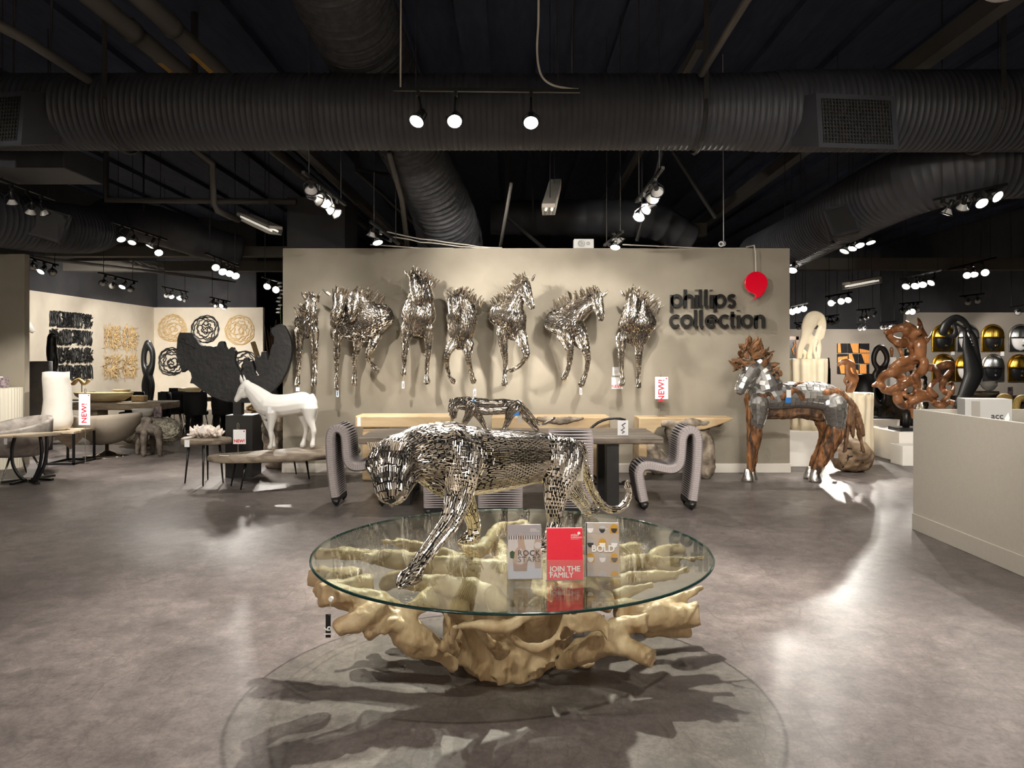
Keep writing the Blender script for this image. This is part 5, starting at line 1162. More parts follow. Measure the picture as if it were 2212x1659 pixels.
# white vase on a dark framed table
yv = 11.85; xv = (123-CX)*yv/F
shard([(.14,.0),(.19,.03),(.222,.10),(.225,.18),(.205,.32),(.198,.48),(.196,.66),(.190,.80),(.185,.905),(.172,.905),(.175,.8),(.16,.3),(.02,.25)], (xv,yv,.512), 'plaster_white', 'tall irregular white plaster vase on the small framed table', 'vase', 'vase', wob=.012)
shard([(.185,0),(.185,1.2),(.182,1.575),(.165,1.575),(.165,.4),(.01,.4)], ((88-CX)*13.5/F,13.5,0), 'plaster_grey', 'tall dark grey cylinder vase behind the white vase', 'vase', 'vase')
def framed_table():
    t = thing('side_table', 'low table with an inverted wood pyramid in a black frame under the white vase', 'side table', (xv+.0,yv,0)); x0,x1 = (96-CX)*11.6/F,(160-CX)*11.6/F; y0,y1=11.6,12.2
    MB().box(x0-.05,x1,y0,y1,.475,.512).build('top', MATS['slab_wood'], t, bevel=.006)
    m=((x0+x1)/2,(y0+y1)/2); MB().add([(x0+.06,y0+.05,.475),(x1-.06,y0+.05,.475),(x1-.06,y1-.05,.475),(x0+.06,y1-.05,.475),(m[0],m[1],.20)],[(0,1,4),(1,2,4),(2,3,4),(3,0,4),(3,2,1,0)]).build('pyramid', MATS['slab_wood'], t)
    for x in (x0,x1-.03):
        for y in (y0,y1-.03): MB().box(x,x+.03,y,y+.03,0,.475).build('leg', MATS['black_metal'], t)
    for y in (y0,y1-.03): MB().box(x0,x1,y,y+.03,0,.03).build('rail', MATS['black_metal'], t)
    for x in (x0,x1-.03): MB().box(x,x+.03,y0,y1,0,.03).build('rail', MATS['black_metal'], t)
framed_table()
new_sign('tall white NEW! sign on a floor stand before the beige swivel chair', 170.5, 195, 851, 918, 11.75, True, 0, 184)
def fluted():
    y=11.35; x=(8-CX)*y/F; mb=MB(); n=72; v=[]; prof=[(.245,0),(.245,1.19)]
    for r,z in prof:
        for j in range(n): a=2*math.pi*j/n; rr=r*(1 if j%2 else .965); v.append((x+rr*math.cos(a),y+rr*math.sin(a),z))
    mb.add(v,[(j,(j+1)%n,n+(j+1)%n,n+j) for j in range(n)]+[tuple(range(n,2*n)),tuple(range(n-1,-1,-1))])
    tag(mb.build('fluted_pedestal', mat('cream_gloss',(232,226,208),rough=.45)), 'cream fluted round pedestal at the left picture edge', 'pedestal')
    t=thing('price_card','white text card standing on the fluted pedestal','card',(x-.02,y,1.19)); MB().box(x-.12,x+.02,y-.05,y-.045,1.27,1.36).build('card',MATS['paper_white'],t); MB().box(x-.1,x-.0,y-.051,y-.05,1.30,1.305).build('print_line',MATS['ink_grey'],t); MB().box(x-.1,x+.0,y-.051,y-.05,1.285,1.289).build('print_line',MATS['ink_grey'],t); MB().tube([(x-.05,y-.04,1.19),(x-.05,y-.04,1.3)],.006,n=6).build('stem',MATS['steel'],t)
    t=thing('brochure_block','small picture brochure in a clear block on the fluted pedestal','brochure',(x+.07,y-.12,1.19)); MB().box(x+.0,x+.14,y-.14,y-.10,1.192,1.345).build('block',MATS['picture_mixed'],t,bevel=.003)
fluted()
def tub_chair_stone():
    c=((38-CX)*10.5/F,10.5); t=thing('tub_chair','round grey marbled fabric tub chair on thin steel legs, at the left edge','chair',(c[0],c[1],0))
    n=40; v=[]; f=[]
    rows=[]
    for r,z,tilt in ((.05,.275,0),(.26,.285,0),(.36,.33,0),(.41,.45,.01),(.43,.60,.04),(.435,.70,.10),(.425,.735,.10),(.38,.725,.10),(.36,.62,.06),(.35,.50,.02),(.30,.47,0),(.05,.47,0)): rows.append((r,z,tilt))
    for r,z,tl in rows:
        for j in range(n): a=2*math.pi*j/n; v.append((c[0]+r*math.cos(a), c[1]+r*.9*math.sin(a), z+tl*(math.sin(a+.5))*.9))
    k=len(rows)
    for i in range(k-1):
        for j in range(n): f.append((i*n+j,i*n+(j+1)%n,(i+1)*n+(j+1)%n,(i+1)*n+j))
    f+= [tuple(range(n-1,-1,-1)), tuple((k-1)*n+j for j in range(n))]
    MB().add(v,f).build('shell',MATS['marble_grey'],t,True)
    for px,py in ((5,1037),(97,1026),(57,1021),(-40,1024)):
        b=fl(px,py); MB().tube([Vector((c[0]+(b.x-c[0])*.55,c[1]+(b.y-c[1])*.5,.29)), b],[.016,.009],n=8).build('leg',MATS['steel'],t,True)
    p=at(12,952,10.0); MB().box(p.x-.02,p.x+.02,p.y-.001,p.y+.001,p.z-.05,p.z+.05).build('price_tag',MATS['paper_white'],t)
tub_chair_stone()
def petal_table():
    y=9.9; K=lambda px,py,d=0: at(px,py,y+d); t=thing('side_table','petal-topped side table on curved black iron legs at the lower left','side table',(K(65,0).x,y,0))
    for i,(px,w,h,d) in enumerate(((32,30,.20,0),(70,40,.24,.05),(104,26,.18,.12))):
        c=K(px,941,d); P=[]
        for k in range(10): a=k*math.pi/5; r=1+.12*math.sin(2*a+i); P.append((c.x+w*y/F*r*math.cos(a)*.95, c.y+h*r*math.sin(a)))
        slab(t,P,.612+i*.004,.640+i*.004,'slab_wood',.008,'petal')
    for pts in ([(32,943),(26,970),(27,1000),(38,1024),(53,1038)],[(87,943),(90,975),(86,1005),(78,1026),(70,1040)],[(101,943),(101,975),(95,1005),(86,1025),(76,1040)]):
        q=[tuple(K(a,b)) for a,b in pts]; q=[(x,yy,max(.015,z)) for x,yy,z in q]; MB().tube([Vector(r) for r in cr(q,m=5)],.024,n=8,flat=.5,nrm=(0,1,0)).build('leg',MATS['black_metal'],t,True)
    for a,b in (((3,1044),(56,1038)),((24,1048),(55,1040)),((66,1040),(82,1047)),((70,1037),(117,1029)),((76,1036),(113,1038))):
        p,q=fl(*a),fl(*b); MB().bar(p+Vector((0,0,.014)),q+Vector((0,0,.014)),.05,.028).build('foot',MATS['black_metal'],t)
petal_table()
def swivel():
    y=12.7; cx=(231-CX)*y/F; t=thing('swivel_chair','beige linen scoop swivel chair on a chrome disc base, back turned','chair',(cx,y,0)); n=36; v=[]; f=[]; rows=[]
    for s in np.linspace(0,1,9): rows.append((.10+.46*math.sin(s*math.pi/2)**.9*(1), .20+.50*s**1.3, s))
    rows2=[(r-.045,z+.03*(1-s)+.0,s) for r,z,s in reversed(rows)]
    for r,z,s in rows+rows2:
        for j in range(n):
            a=2*math.pi*j/n; sag=(.5-.5*math.sin(a))*0; front=max(0,math.sin(a)); v.append((cx+r*math.cos(a)+.02*s*0, y+r*.85*math.sin(a), z-.22*s*front**1.2+.03*s*math.cos(a)))
    k=len(rows+rows2)
    for i in range(k-1):
        for j in range(n): f.append((i*n+j,i*n+(j+1)%n,(i+1)*n+(j+1)%n,(i+1)*n+j))
    f+=[tuple(range(n-1,-1,-1)),tuple((k-1)*n+j for j in range(n))]
    MB().add(v,f).build('shell',MATS['linen_grey'],t,True)
    MB().lathe([(.36,0),(.36,.012),(.2,.03),(.08,.07),(.03,.09),(.028,.21)],(cx,y,0),32).build('base',MATS['chrome'],t,True)
swivel()
def animal_stool():
    y=12.75; K=lambda p: chain([(a/5.925,780+b/5.925,y+d,r/5.925) for a,b,d,r in p]); t=thing('carved_stool','carved dark stone stool with four stumpy legs beside the swivel chair','stool',((320-CX)*y/F,y,0))
    ch=[K([(1810,870,0,75),(1900,870,0,80),(2000,890,0,70)]),K([(1840,760,.05,55),(1900,770,.05,55)]),K([(1790,900,.1,48),(1770,1050,.1,40),(1755,1180,.1,28)]),K([(1850,920,-.15,50),(1840,1080,-.15,40),(1838,1205,-.15,30)]),K([(1960,900,.2,45),(1955,1050,.2,36),(1955,1170,.2,28)]),K([(2020,900,-.1,52),(2040,1060,-.1,40),(2048,1200,-.1,28)])]
    for c in ch: c[:,2]=np.maximum(c[:,2],c[:,3]*.7)
    me=organic('body',ch,.012,3,disp=(.012,9)); co=np.empty(len(me.vertices)*3); me.vertices.foreach_get('co',co); co=co.reshape(-1,3); co[:,2]=np.maximum(co[:,2],0); me.vertices.foreach_set('co',co.reshape(-1)); link('body',me,mat('stone_dark',(74,66,58),(112,102,92),rough=.7,scale=7,bump=.5,bscale=10),t,True)
animal_stool()
def rock_bench():
    y=14.2; cx=(326-CX)*y/F; t=thing('rock_bench','long low bench of knobbly pale pebble stone behind the carved stool','bench',(cx,y,0)); me=organic('block',[cr([(cx-.32,y,.27,.25),(cx,y,.28,.28),(cx+.32,y,.27,.25)],m=4)],.022,4,disp=(.03,11)); co=np.empty(len(me.vertices)*3); me.vertices.foreach_get('co',co); co=co.reshape(-1,3); co[:,2]=np.clip(co[:,2],0,.53); me.vertices.foreach_set('co',co.reshape(-1)); link('block',me,'pebble',t,True)
    shard([(.05,0),(.12,.02),(.19,.09),(.21,.15),(.195,.15),(.17,.09),(.02,.04)],((312-CX)*y/F,y-.02,.53),'pedestal_white','white shallow bowl on the pebble stone bench','bowl','bowl')
    b=thing('brochure_block','small picture brochure in a clear holder on the pebble stone bench','brochure',((347-CX)*y/F,y-.1,.53)); x=(347-CX)*y/F; MB().box(x-.07,x+.07,y-.12,y-.09,.532,.74).build('sheet',MATS['picture_mixed'],b)
rock_bench()
def far_table():
    y0,y1=14.7,15.6; x0,x1=(140-CX)*y0/F,(346-CX)*y0/F; t=thing('dining_table','thick live-edge slab table carrying pale onyx bowls','dining table',((x0+x1)/2,15.1,0)); rng=random.Random(2); P=[(x0+(x1-x0)*i/12,y0+rng.uniform(-.02,.02)) for i in range(13)]+[(x1-(x1-x0)*i/12,y1+rng.uniform(-.02,.02)) for i in range(13)]
    MB().prism(P,.62,.76,PLAN).build('tabletop',MATS['slab_wood'],t,bevel=.02)
    for x in (x0+.35,x1-.45): MB().box(x,x+.14,y0+.25,y1-.25,0,.62).build('leg',mat('leg_cream',(190,176,150),rough=.6),t)
    shard([(.15,0),(.40,.03),(.55,.12),(.585,.185),(.55,.185),(.35,.08),(.02,.05)],((224-CX)*15/F,15.0,.762),'onyx','long double pale onyx bowl on the live-edge slab table','bowl','bowl',sy=.4)
    shard([(.06,0),(.10,.03),(.18,.12),(.16,.12),(.02,.03)],((262-CX)*15.4/F,15.42,.87),'onyx','small flared onyx dish behind the long onyx bowl','bowl','bowl')
    tag(MB().box((243-CX)*15.4/F,(282-CX)*15.4/F,15.3,15.55,.762,.868).build('display_riser',MATS['black_satin']), 'dark riser block under the small flared onyx dish','riser')
    tag(MB().box((288-CX)*15.2/F,(315-CX)*15.2/F,15.1,15.3,.762,.88).build('wood_tray',MATS['tan_wood'],None,bevel=.02),'square pale wood tray block at the right of the onyx bowls','tray')
    x=(167-CX)*15.5/F; z=.762; d=thing('driftwood_stand','pale driftwood ridge on two black prongs behind the white vase','sculpture',(x,15.45,z))
    line=[(x-.26+.52*i/10,15.45,1.15+.05*math.sin(i*1.3),.025+.02*math.sin(i*2.1)**2) for i in range(11)]; me=organic('driftwood',[cr(line,m=3)],.012,2); link('driftwood',me,'tan_wood',d,True)
    for dx in (-.16,.12): MB().tube([(x+dx,15.45,z),(x+dx,15.45,1.17)],.008,n=6).build('prong',MATS['black_metal'],d)
    MB().box(x-.26,x+.26,15.38,15.52,z,z+.02).build('base',MATS['black_metal'],d)
    b=thing('picture_card','tilted photo card on the live-edge slab table','card',((200-CX)*15.2/F,15.2,.762)); x=(200-CX)*15.2/F; MB().box(x-.06,x+.06,15.2,15.22,.762,.96).build('card',MATS['picture_mixed'],b)
far_table()
def shell_chair(name_label, x, y, rz):
    t=thing('dining_chair',name_label,'chair',(x,y,0),'black dining chairs',rz)
    mb=MB(); n=10; v=[]; f=[]
    for i,(z,r) in enumerate(((.46,.25),(.60,.27),(.80,.27),(.90,.26))):
        for s in (0,.03):
            for k in range(n+1): a=math.radians(200+140*k/n); v.append(((r-s)*math.cos(a),(r-s)*.9*math.sin(a),z))
    m=n+1
    for i in range(3):
        for k in range(n): a=i*2*m+k; f+=[(a,a+1,a+2*m+1,a+2*m),(a+m+1,a+m,a+3*m,a+3*m+1)]
    for k in range(n): a=6*m+k; f.append((a,a+1,a+m+1,a+m))
    MB().add(v,f).build('backrest',MATS['black_velvet'],t,True,True)
    MB().prism([(.25*math.cos(q*math.pi/8),.24*math.sin(q*math.pi/8)) for q in range(16)],.40,.48,PLAN).build('seat',MATS['black_velvet'],t,local=True,bevel=.02)
    for sx in (-1,1):
        for sy in (-1,1): MB().tube([(.15*sx,.15*sy,.41),(.21*sx,.21*sy,0)],[.014,.009],n=6).build('leg',MATS['steel'],t,True,True)
    return t
def dark_set():
    y=17.4; t=thing('dining_table','dark wood table with black chairs and a pale bowl in the left back','dining table',((430-CX)*y/F,y,0)); x0,x1=(394-CX)*y/F,(500-CX)*y/F
    MB().box(x0,x1,16.9,18.0,.66,.76).build('tabletop',MATS['slab_wood'],t,bevel=.02)
    for x in (x0+.15,x1-.35): MB().box(x,x+.2,17.2,17.7,0,.66).build('leg',MATS['black_metal'],t)
    shard([(.10,0),(.19,.04),(.25,.15),(.24,.19),(.22,.19),(.18,.06),(.02,.04)],((410-CX)*17.2/F,17.2,.762),'onyx','round pale onyx bowl on the dark wood table','bowl','bowl')
    c=shell_chair('black shell chair nearest at the left end of the dark wood table',(368-CX)*16.6/F,16.7,.5)
    for lab,px,yy,rz in (('black shell chair in front of the dark wood table, left of the disc plinth',424,16.45,.1),('black shell chair in front of the dark wood table, seen between plinth and table leg',484,16.5,-.1),('black shell chair at the far left side of the dark wood table',372,18.2,2.6)): dup(c,((px-CX)*yy/F,yy,0),rz,lab)
    a=shell_chair('black shell chair behind the live-edge slab table end',(284-CX)*16.2/F,16.2,2.9)
    dup(a,((343-CX)*16/F,16.0,0),2.4,'black shell chair between the live-edge slab table and the dark table')
    x=(432-CX)*17.6/F; s=thing('black_sculpture','small black finger-like sculpture on the dark wood table','sculpture',(x,17.6,.76))
    for k in range(5): MB().tube([(x+.05*k-.1,17.6,.762),(x+.04*k-.1,17.6,.85),(x+.03*k-.12,17.58,.95)],[.02,.022,.01],n=7).build('finger',MATS['black_wood'],s,True)
dark_set()
# ---------------------------------------------------------------- wall art of the left bay
def branch_panel(label, y0, y1, z0, z1, seed, flip):
    t=thing('branch_wall_art',label,'wall art',(LX,(y0+y1)/2,z0),'black branch panels'); rng=random.Random(seed)
    for b in range(4):
        a0=y0+(y1-y0)*b/4+.01; a1=y0+(y1-y0)*(b+1)/4-.01; mb=MB(); h=z1-z0; wv=(b+flip)%2==0
        for k in range(13 if wv else 20):
            if wv:
                yy=a0+(a1-a0)*(k+.5)/13; pts=[(LX+.05+rng.uniform(-.02,.03),yy+rng.uniform(-.03,.03),z0+h*q+(rng.uniform(-.02,.02))) for q in (0,.33,.66,1)]
            else:
                A=rng.uniform(0,math.pi); c=(rng.uniform(a0+.1,a1-.1),rng.uniform(z0+.08,z1-.08)); L=rng.uniform(.14,.3); pts=[]
                for q in (-1,-.3,.3,1): pts.append((LX+.05+rng.uniform(-.02,.04),min(a1,max(a0,c[0]+math.cos(A)*L*q+rng.uniform(-.03,.03))),min(z1,max(z0,c[1]+math.sin(A)*L*q+rng.uniform(-.03,.03)))))
            mb.tube([Vector(p) for p in cr(pts,m=3)],.013+rng.uniform(0,.006),n=5)
        o=mb.build('branch_block',MATS['black_wood'],t,True); o['kind']='stuff'
for i,(lab,za) in enumerate((('topmost of four black branch panels on the left bay wall',2.40),('second from top of four black branch panels on the left bay wall',1.96),('third from top of four black branch panels on the left bay wall',1.51),('lowest of four black branch panels on the left bay wall',1.07))): branch_panel(lab,18.35,20.2,za,za+.37,i+3,i%2)
def twig_panel(label, y0, y1, z0, z1, seed):
    t=thing('twig_wall_art',label,'wall art',(LX,(y0+y1)/2,z0),'pale twig panels'); rng=random.Random(seed)
    for b in range(2):
        cy=y0+(y1-y0)*(b*2+1)/4; cz=(z0+z1)/2; mb=MB()
        for k in range(120):
            p=Vector((LX+.03,cy+rng.uniform(-.36,.36),cz+rng.uniform(-.26,.26))); A=math.atan2(p.z-cz,p.y-cy)+rng.gauss(0,.8); L=rng.uniform(.10,.2); d=Vector((rng.uniform(.1,.5),math.cos(A),math.sin(A))).normalized()
            mb.tube([p,p+d*L*.5+Vector((0,rng.gauss(0,.02),rng.gauss(0,.02))),p+d*L+Vector((0,rng.gauss(0,.03),rng.gauss(0,.03)))],[.012,.010,.006],n=5)
        o=mb.build('twig_cluster',MATS['tan_wood'],t,True); o['kind']='stuff'
twig_panel('upper pale twig panel on the left bay wall',20.75,22.7,1.88,2.5,1); twig_panel('lower pale twig panel on the left bay wall',20.75,22.7,1.08,1.7,2)
def wreath(label, px, py, rp, m, seed):
    y=23.775; c=at(px,py,y); R=rp*y/F; t=thing('wire_wreath',label,'wall art',(c.x,23.8,c.z-R),'wavy ring wall wreaths'); rng=random.Random(seed)
    for k,fr in enumerate((1.0,.93,.80,.66,.50,.34,.18)):
        h=[(rng.choice((2,3,4,5)),rng.uniform(0,6.28),rng.uniform(.3,1)) for _ in range(2)]+[(rng.choice((9,11,13,15)),rng.uniform(0,6.28),.55 if k<4 else .2)]
        am=R*(.035 if k<2 else .075); ox,oz=rng.uniform(-.05,.05)*R*k*.5,rng.uniform(-.05,.05)*R*k*.5; pts=[]
        for i in range(72):
            a=2*math.pi*i/72; r=R*fr*.95+am*sum(w*math.sin(n*a+p) for n,p,w in h); pts.append(Vector((c.x+ox+r*math.cos(a),y-.03*abs(math.sin(2*a+k)),c.z+oz+r*math.sin(a))))
        MB().tube(pts,.016,n=6,closed=True).build('ring',MATS[m],t,True)
for lab,px,py,rp,m,s in (('upper left tan wavy ring wreath on the left back wall',373,709,31,'tan_wood',1),('upper black wavy ring wreath between two tan ones',444,711,31,'black_wood',2),('upper tan wavy ring wreath nearest the display wall',518,713,33,'tan_wood',3),('lower black wavy ring wreath half hidden by the charred disc',372,781,31,'black_wood',4),('lower black wavy ring wreath seen through the charred disc notch',528,787,30,'black_wood',5)): wreath(lab,px,py,rp,m,s)
def twist(label, px, y, pts1, pts2, name='twist_sculpture', m='black_wood', base=True):
    t=thing(name,label,'sculpture',((px-CX)*y/F,y,0)); ch=[chain([(a,b,y+d,r) for a,b,d,r in q]) for q in (pts1,pts2)]
    me=organic('body',ch,.018,4); co=np.empty(len(me.vertices)*3); me.vertices.foreach_get('co',co); co=co.reshape(-1,3); co[:,2]=np.maximum(co[:,2],0); me.vertices.foreach_set('co',co.reshape(-1)); link('body',me,m,t,True)
    return t
twist('tall pierced black wood column between the twig panels and the wreaths',320,18.6,[(320,742,0,8),(312,760,0,6),(311,785,0,6),(318,805,0,9),(327,830,0,7),(326,855,0,6),(318,880,0,10),(320,930,0,12),(320,1008,0,14)],[(320,742,0,8),(329,760,0,6),(329,785,0,6),(322,805,0,9),(313,830,0,7),(314,855,0,6),(320,880,0,10),(320,930,0,10),(320,1008,0,14)])
twist('stout black carved column left of the black branch panels',112,15.8,[(112,728,0,9),(111,760,0,10),(112,785,0,8),(120,815,0,8),(112,850,0,9),(112,943,0,12)],[(112,728,0,8),(118,760,0,5),(120,785,0,6),(112,815,0,7),(118,850,0,7),(112,943,0,10)])
t=thing('wall_ornament','white leaf-like ornament on the left bay wall','wall art',(LX,17.6,2.2)); me=organic('leaf',[cr([(LX+.04,17.42,2.55,.05),(LX+.05,17.5,2.4,.09),(LX+.04,17.7,2.28,.07)],m=4)],.02,3); link('leaf',me,'pedestal_white',t,True)
# plants and driftwood beside the display wall
t=thing('twig_bundle','bundle of bare brown twigs leaning beside the display wall left edge','decoration',(-5.15,16,0)); rng=random.Random(6)
b0=at(590,900,16); b0.z=0; mb=MB()
for k in range(24): p=at(rng.uniform(570,608),rng.uniform(690,735),16+rng.uniform(-.2,.2)); mb.tube([b0+Vector((rng.uniform(-.06,.06),0,.9)),(b0+p)/2+Vector((rng.uniform(-.05,.05),0,.4)),p],[.012,.009,.005],n=5)
o=mb.build('twigs',mat('twig_brown',(120,92,66),rough=.8),t); o['kind']='stuff'
MB().lathe([(.09,0),(.14,.3),(.12,.7),(.10,.95),(.085,.95),(.1,.6),(.01,.1)],b0,20).build('vase',MATS['plaster_grey'],t,True)
t=thing('wood_plank','pale slanting plank of wood behind the charred disc','decoration',at(555,900,17)); MB().bar(at(546,738,17),at(585,860,17.2),.10,.10).build('plank',MATS['tan_wood'],t,bevel=.02); p=at(585,860,17.2); MB().box(p.x-.05,p.x+.05,17.15,17.25,0,p.z+.02).build('support',MATS['black_metal'],t)
t=thing('orchid','white orchid sprays at the display wall left edge','plant',at(606,840,12.5)); t.location.z=0; mb=MB(); b=at(612,900,12.5); b.z=0
MB().tube([b,b+Vector((0,0,1.4)),at(606,680,12.5),at(604,612,12.5)],.008,n=5).build('stem',mat('stem_green',(96,110,70),rough=.7),t,True)
for k in range(9):
    p=at(606+rng.uniform(-5,5),612+k*8,12.45)
    MB().lathe([(.004,-.01),(.045,.0),(.03,.015),(.004,.02)],p,7).build('flower',MATS['paper_white'],t,True)
MB().lathe([(.10,0),(.14,.25),(.13,.5),(.11,.5),(.01,.3)],b,18).build('pot',MATS['pedestal_white'],t,True)
t=thing('root_tangle','brown tangled root base glimpsed behind the white horse neck','decoration',at(550,930,13.5)); t.location.z=0; ch=[]
for k in range(14): p=at(rng.uniform(525,575),rng.uniform(872,904),13.5+rng.uniform(-.3,.3)); q=at(rng.uniform(525,575),rng.uniform(872,904),13.5+rng.uniform(-.3,.3)); ch.append(cr([(*p,.02),(*((p+q)/2+Vector((rng.uniform(-.1,.1),0,rng.uniform(-.05,.1)))),.025),(*q,.018)],m=5))
me=organic('roots',ch,.012,1); link('roots',me,mat('root_brown',(130,104,74),(166,140,104),rough=.7,scale=8),t,True)
p0=at(530,908,13.6); p1=at(572,908,13.6); MB().box(p0.x,p1.x,13.2,13.9,0,at(0,905,13.6).z).build('plinth',MATS['wall_grey'],t)
# ---------------------------------------------------------------- right: mosaic horse
mat('tile_silver', (196,194,190), (158,156,152), rough=.3, metal=.9, scale=5)
mat('grout_silver', (132,130,127), rough=.5, metal=.6)
mat('drift_wood', (56,38,25), (150,100,58), rough=.7, scale=6, stretch=(2.2,2.2,.7), bump=.9, bscale=9, lo=.38, hi=.60)
mat('drift_dark', (58,42,32), (128,94,64), rough=.75, scale=8, stretch=(2,2,.6), bump=.9, bscale=10)
mat('mane_wood', (92,64,44), (150,108,72), rough=.7, scale=7, bump=.8, bscale=14)
mat('foil', (205,203,198), rough=.28, metal=1., bump=.6, bscale=22)
def clampz(me, lo, hi=None):
    co=np.empty(len(me.vertices)*3); me.vertices.foreach_get('co',co); co=co.reshape(-1,3); co[:,2]=np.clip(co[:,2],lo,hi if hi else 99); me.vertices.foreach_set('co',co.reshape(-1)); me.update()
def mosaic_horse():
    y=10.15; C=cq(1560,640,3.393,y); t=thing('mosaic_horse','standing horse of silver tiles and driftwood with a shaggy wooden mane','sculpture',(at(1690,0,y).x,y,0))
    head=[C([(262,510,-.02,60),(205,565,-.06,58),(160,630,-.09,46),(134,690,-.11,36)]),C([(250,585,-.02,46),(200,645,-.06,36)])]
    neck=[C([(268,480,0,64),(300,570,0,86),(330,660,0,112)])]
    body=[C([(285,730,0,98),(380,738,0,104),(540,728,0,98),(690,735,0,106),(790,760,0,104),(830,800,0,80)])]
    up=[C([(270,780,-.10,72),(272,860,-.10,56),(262,930,-.10,46)]),C([(820,800,-.10,92),(830,880,-.10,74),(838,960,-.10,56)])]
    al=head+neck+body+up; me=organic('body',al,.014,5); bv=bvh_of(me)
    link('body',me,'grout_silver',t,True)
    patches=[(at(1560+290/3.393,640+725/3.393,y),.085),(at(1560+480/3.393,640+710/3.393,y),.13),(at(1560+790/3.393,640+710/3.393,y),.13),(at(1560+545/3.393,640+645/3.393,y),.07)]
    def keep(h,n):
        if n.z < -.62: return False
        return not any(abs(h.x-p.x) < r and abs(h.z-p.z) < r*.6 and n.y < .3 for p,r in patches)
    Lt,wt=.078,.058; tl=cover(bv,head+up+neck+body,Lt,wt,keep=keep,reach=[1.6,1.6,1.4,1.4,1.6,2.0],tight=.80)
    base=rod_base(Lt*.95,wt*1.34,4,True,.014); bm=bpy.data.meshes.new('mosaic_tile'); bm.from_pydata(base[0],[],base[1]); bm.materials.append(MATS['tile_silver'])
    cv=Vector((0,0,HC)); sc=sorted(range(len(tl)),key=lambda i:-tl[i][2].dot((cv-tl[i][0]).normalized()))[:300]; near=set(sc); fr=[]; rng=random.Random(9)
    for i,(h,tt,nn) in enumerate(tl):
        n2=(nn+Vector((rng.gauss(0,.05),rng.gauss(0,.05),rng.gauss(0,.05)))).normalized(); t2=tt+tt.cross(nn)*rng.gauss(0,.05); t2=(t2-n2*t2.dot(n2)).normalized(); M=frame_of(h,t2,n2,.002) @ Matrix.Diagonal((rng.uniform(.8,1.05),rng.uniform(.75,1.08),1,1))
        if i in near: o=bpy.data.objects.new('mosaic_tile',bm); COL.objects.link(o); o.parent=t; o.matrix_parent_inverse=Matrix.Translation(-t.location); o.matrix_basis=M
        else: fr.append(M)
    if fr: o=link('mosaic_tiles',scatter_mesh('mosaic_tiles',fr,base),'tile_silver',t); o['kind']='stuff'
    for p,r in patches:     # wood knots showing through the tiles
        ln=random.Random(int(p.x*100)); q=[]
        for k in range(4): q.append((p.x-r+2*r*k/3, y-.30 if r>.08 else y-.27, p.z+ln.uniform(-.4,.4)*r, r*.35))
        hh=[]
        for x,yy,z,rr in q:
            h,n,i,d=bv.ray_cast(Vector((x,y-1,z)),Vector((0,1,0)))
            hh.append((x,(h.y if h else y-.25)+rr*.45,z,rr))
        link('wood_knot',organic('wood_knot',[cr(hh,m=4)],.012,2,disp=(.012,16)),'drift_wood',t,True)
    for nm,pts in (('leg',[(215,745,.02,50),(222,860,.02,48),(232,990,-.02,52),(226,1100,-.04,42),(212,1200,-.05,32),(202,1275,-.05,27)]),('leg',[(262,800,-.06,50),(252,930,-.08,48),(240,1040,-.06,44),(225,1150,-.02,34),(215,1275,.14,26)]),('leg',[(835,900,-.06,62),(825,1000,-.08,70),(790,1080,-.09,60),(745,1170,-.10,46),(708,1250,-.10,36),(695,1290,-.10,28)]),('leg',[(700,860,.06,55),(760,960,.08,60),(760,1050,.12,50),(710,1150,.15,36),(672,1230,.17,28),(660,1275,.17,25)])):
        me=organic(nm,[C(pts)],.012,2,disp=(.018,(14,14,5))); clampz(me,.02); link(nm,me,'drift_wood',t,True)
    me=organic('belly',[C([(310,860,0,44),(420,850,0,50),(560,850,0,48),(680,860,0,52),(730,880,0,44)])],.014,2,disp=(.02,(5,14,14))); link('belly',me,'drift_dark',t,True)
    for (cx,cy,d) in ((190,1318,-.05),(680,1332,-.10),(642,1308,.17),(215,1300,.14)):
        b=at(1560+cx/3.393,0,y+d); me=MB().lathe([(.075,0),(.08,.02),(.068,.06),(.05,.12),(.042,.16),(.02,.165)],(b.x,y+d,0),14,sx=1.1).mesh('hoof'); link('hoof',me,'foil',t,True)
    rng=random.Random(21); M_=[(200,335,1),(245,350,1),(290,375,.9),(155,375,1),(135,425,.9),(178,425,1),(222,410,1.1),(270,430,1),(318,430,.9),(100,478,.9),(150,480,1),(200,490,.9),(85,505,.8),(110,520,.8),(345,470,.9),(372,500,.8),(335,525,1),(392,545,.8),(362,565,.9),(410,575,.7),(385,605,.8),(352,600,.9),(300,480,1),(250,395,1.1),(185,385,1),(225,370,1),(330,400,.7),(170,520,.8),(215,530,.7),(300,520,.9),(345,560,.8)]
    M_=M_+[(a+rng.uniform(-22,22),b+rng.uniform(-18,22),c_*.8) for a,b,c_ in M_]
    for i,(cx,cy,s) in enumerate(M_):
        c=at(1560+cx/3.393,640+cy/3.393,y-.06+rng.uniform(-.08,.06)); ang=math.atan2(-(cy-470),(cx-240))+rng.gauss(0,.25); d=Vector((math.cos(ang)*.6+rng.gauss(0,.35),-.3+rng.gauss(0,.4),math.sin(ang)*.5+.5+rng.gauss(0,.3))).normalized(); L=.078*s*rng.uniform(.7,1.35); r=.040*s*rng.uniform(.8,1.2)
        mb=MB().tube([c-d*L,c-d*L*.4+Vector((rng.gauss(0,.008),0,rng.gauss(0,.008))),c+d*L*.3,c+d*L*.9,c+d*L*1.15],[r*.5,r*1.0,r*1.1,r*.6,r*.12],n=7,flat=.5,nrm=(rng.gauss(0,1),rng.gauss(0,1),rng.gauss(0,1)))
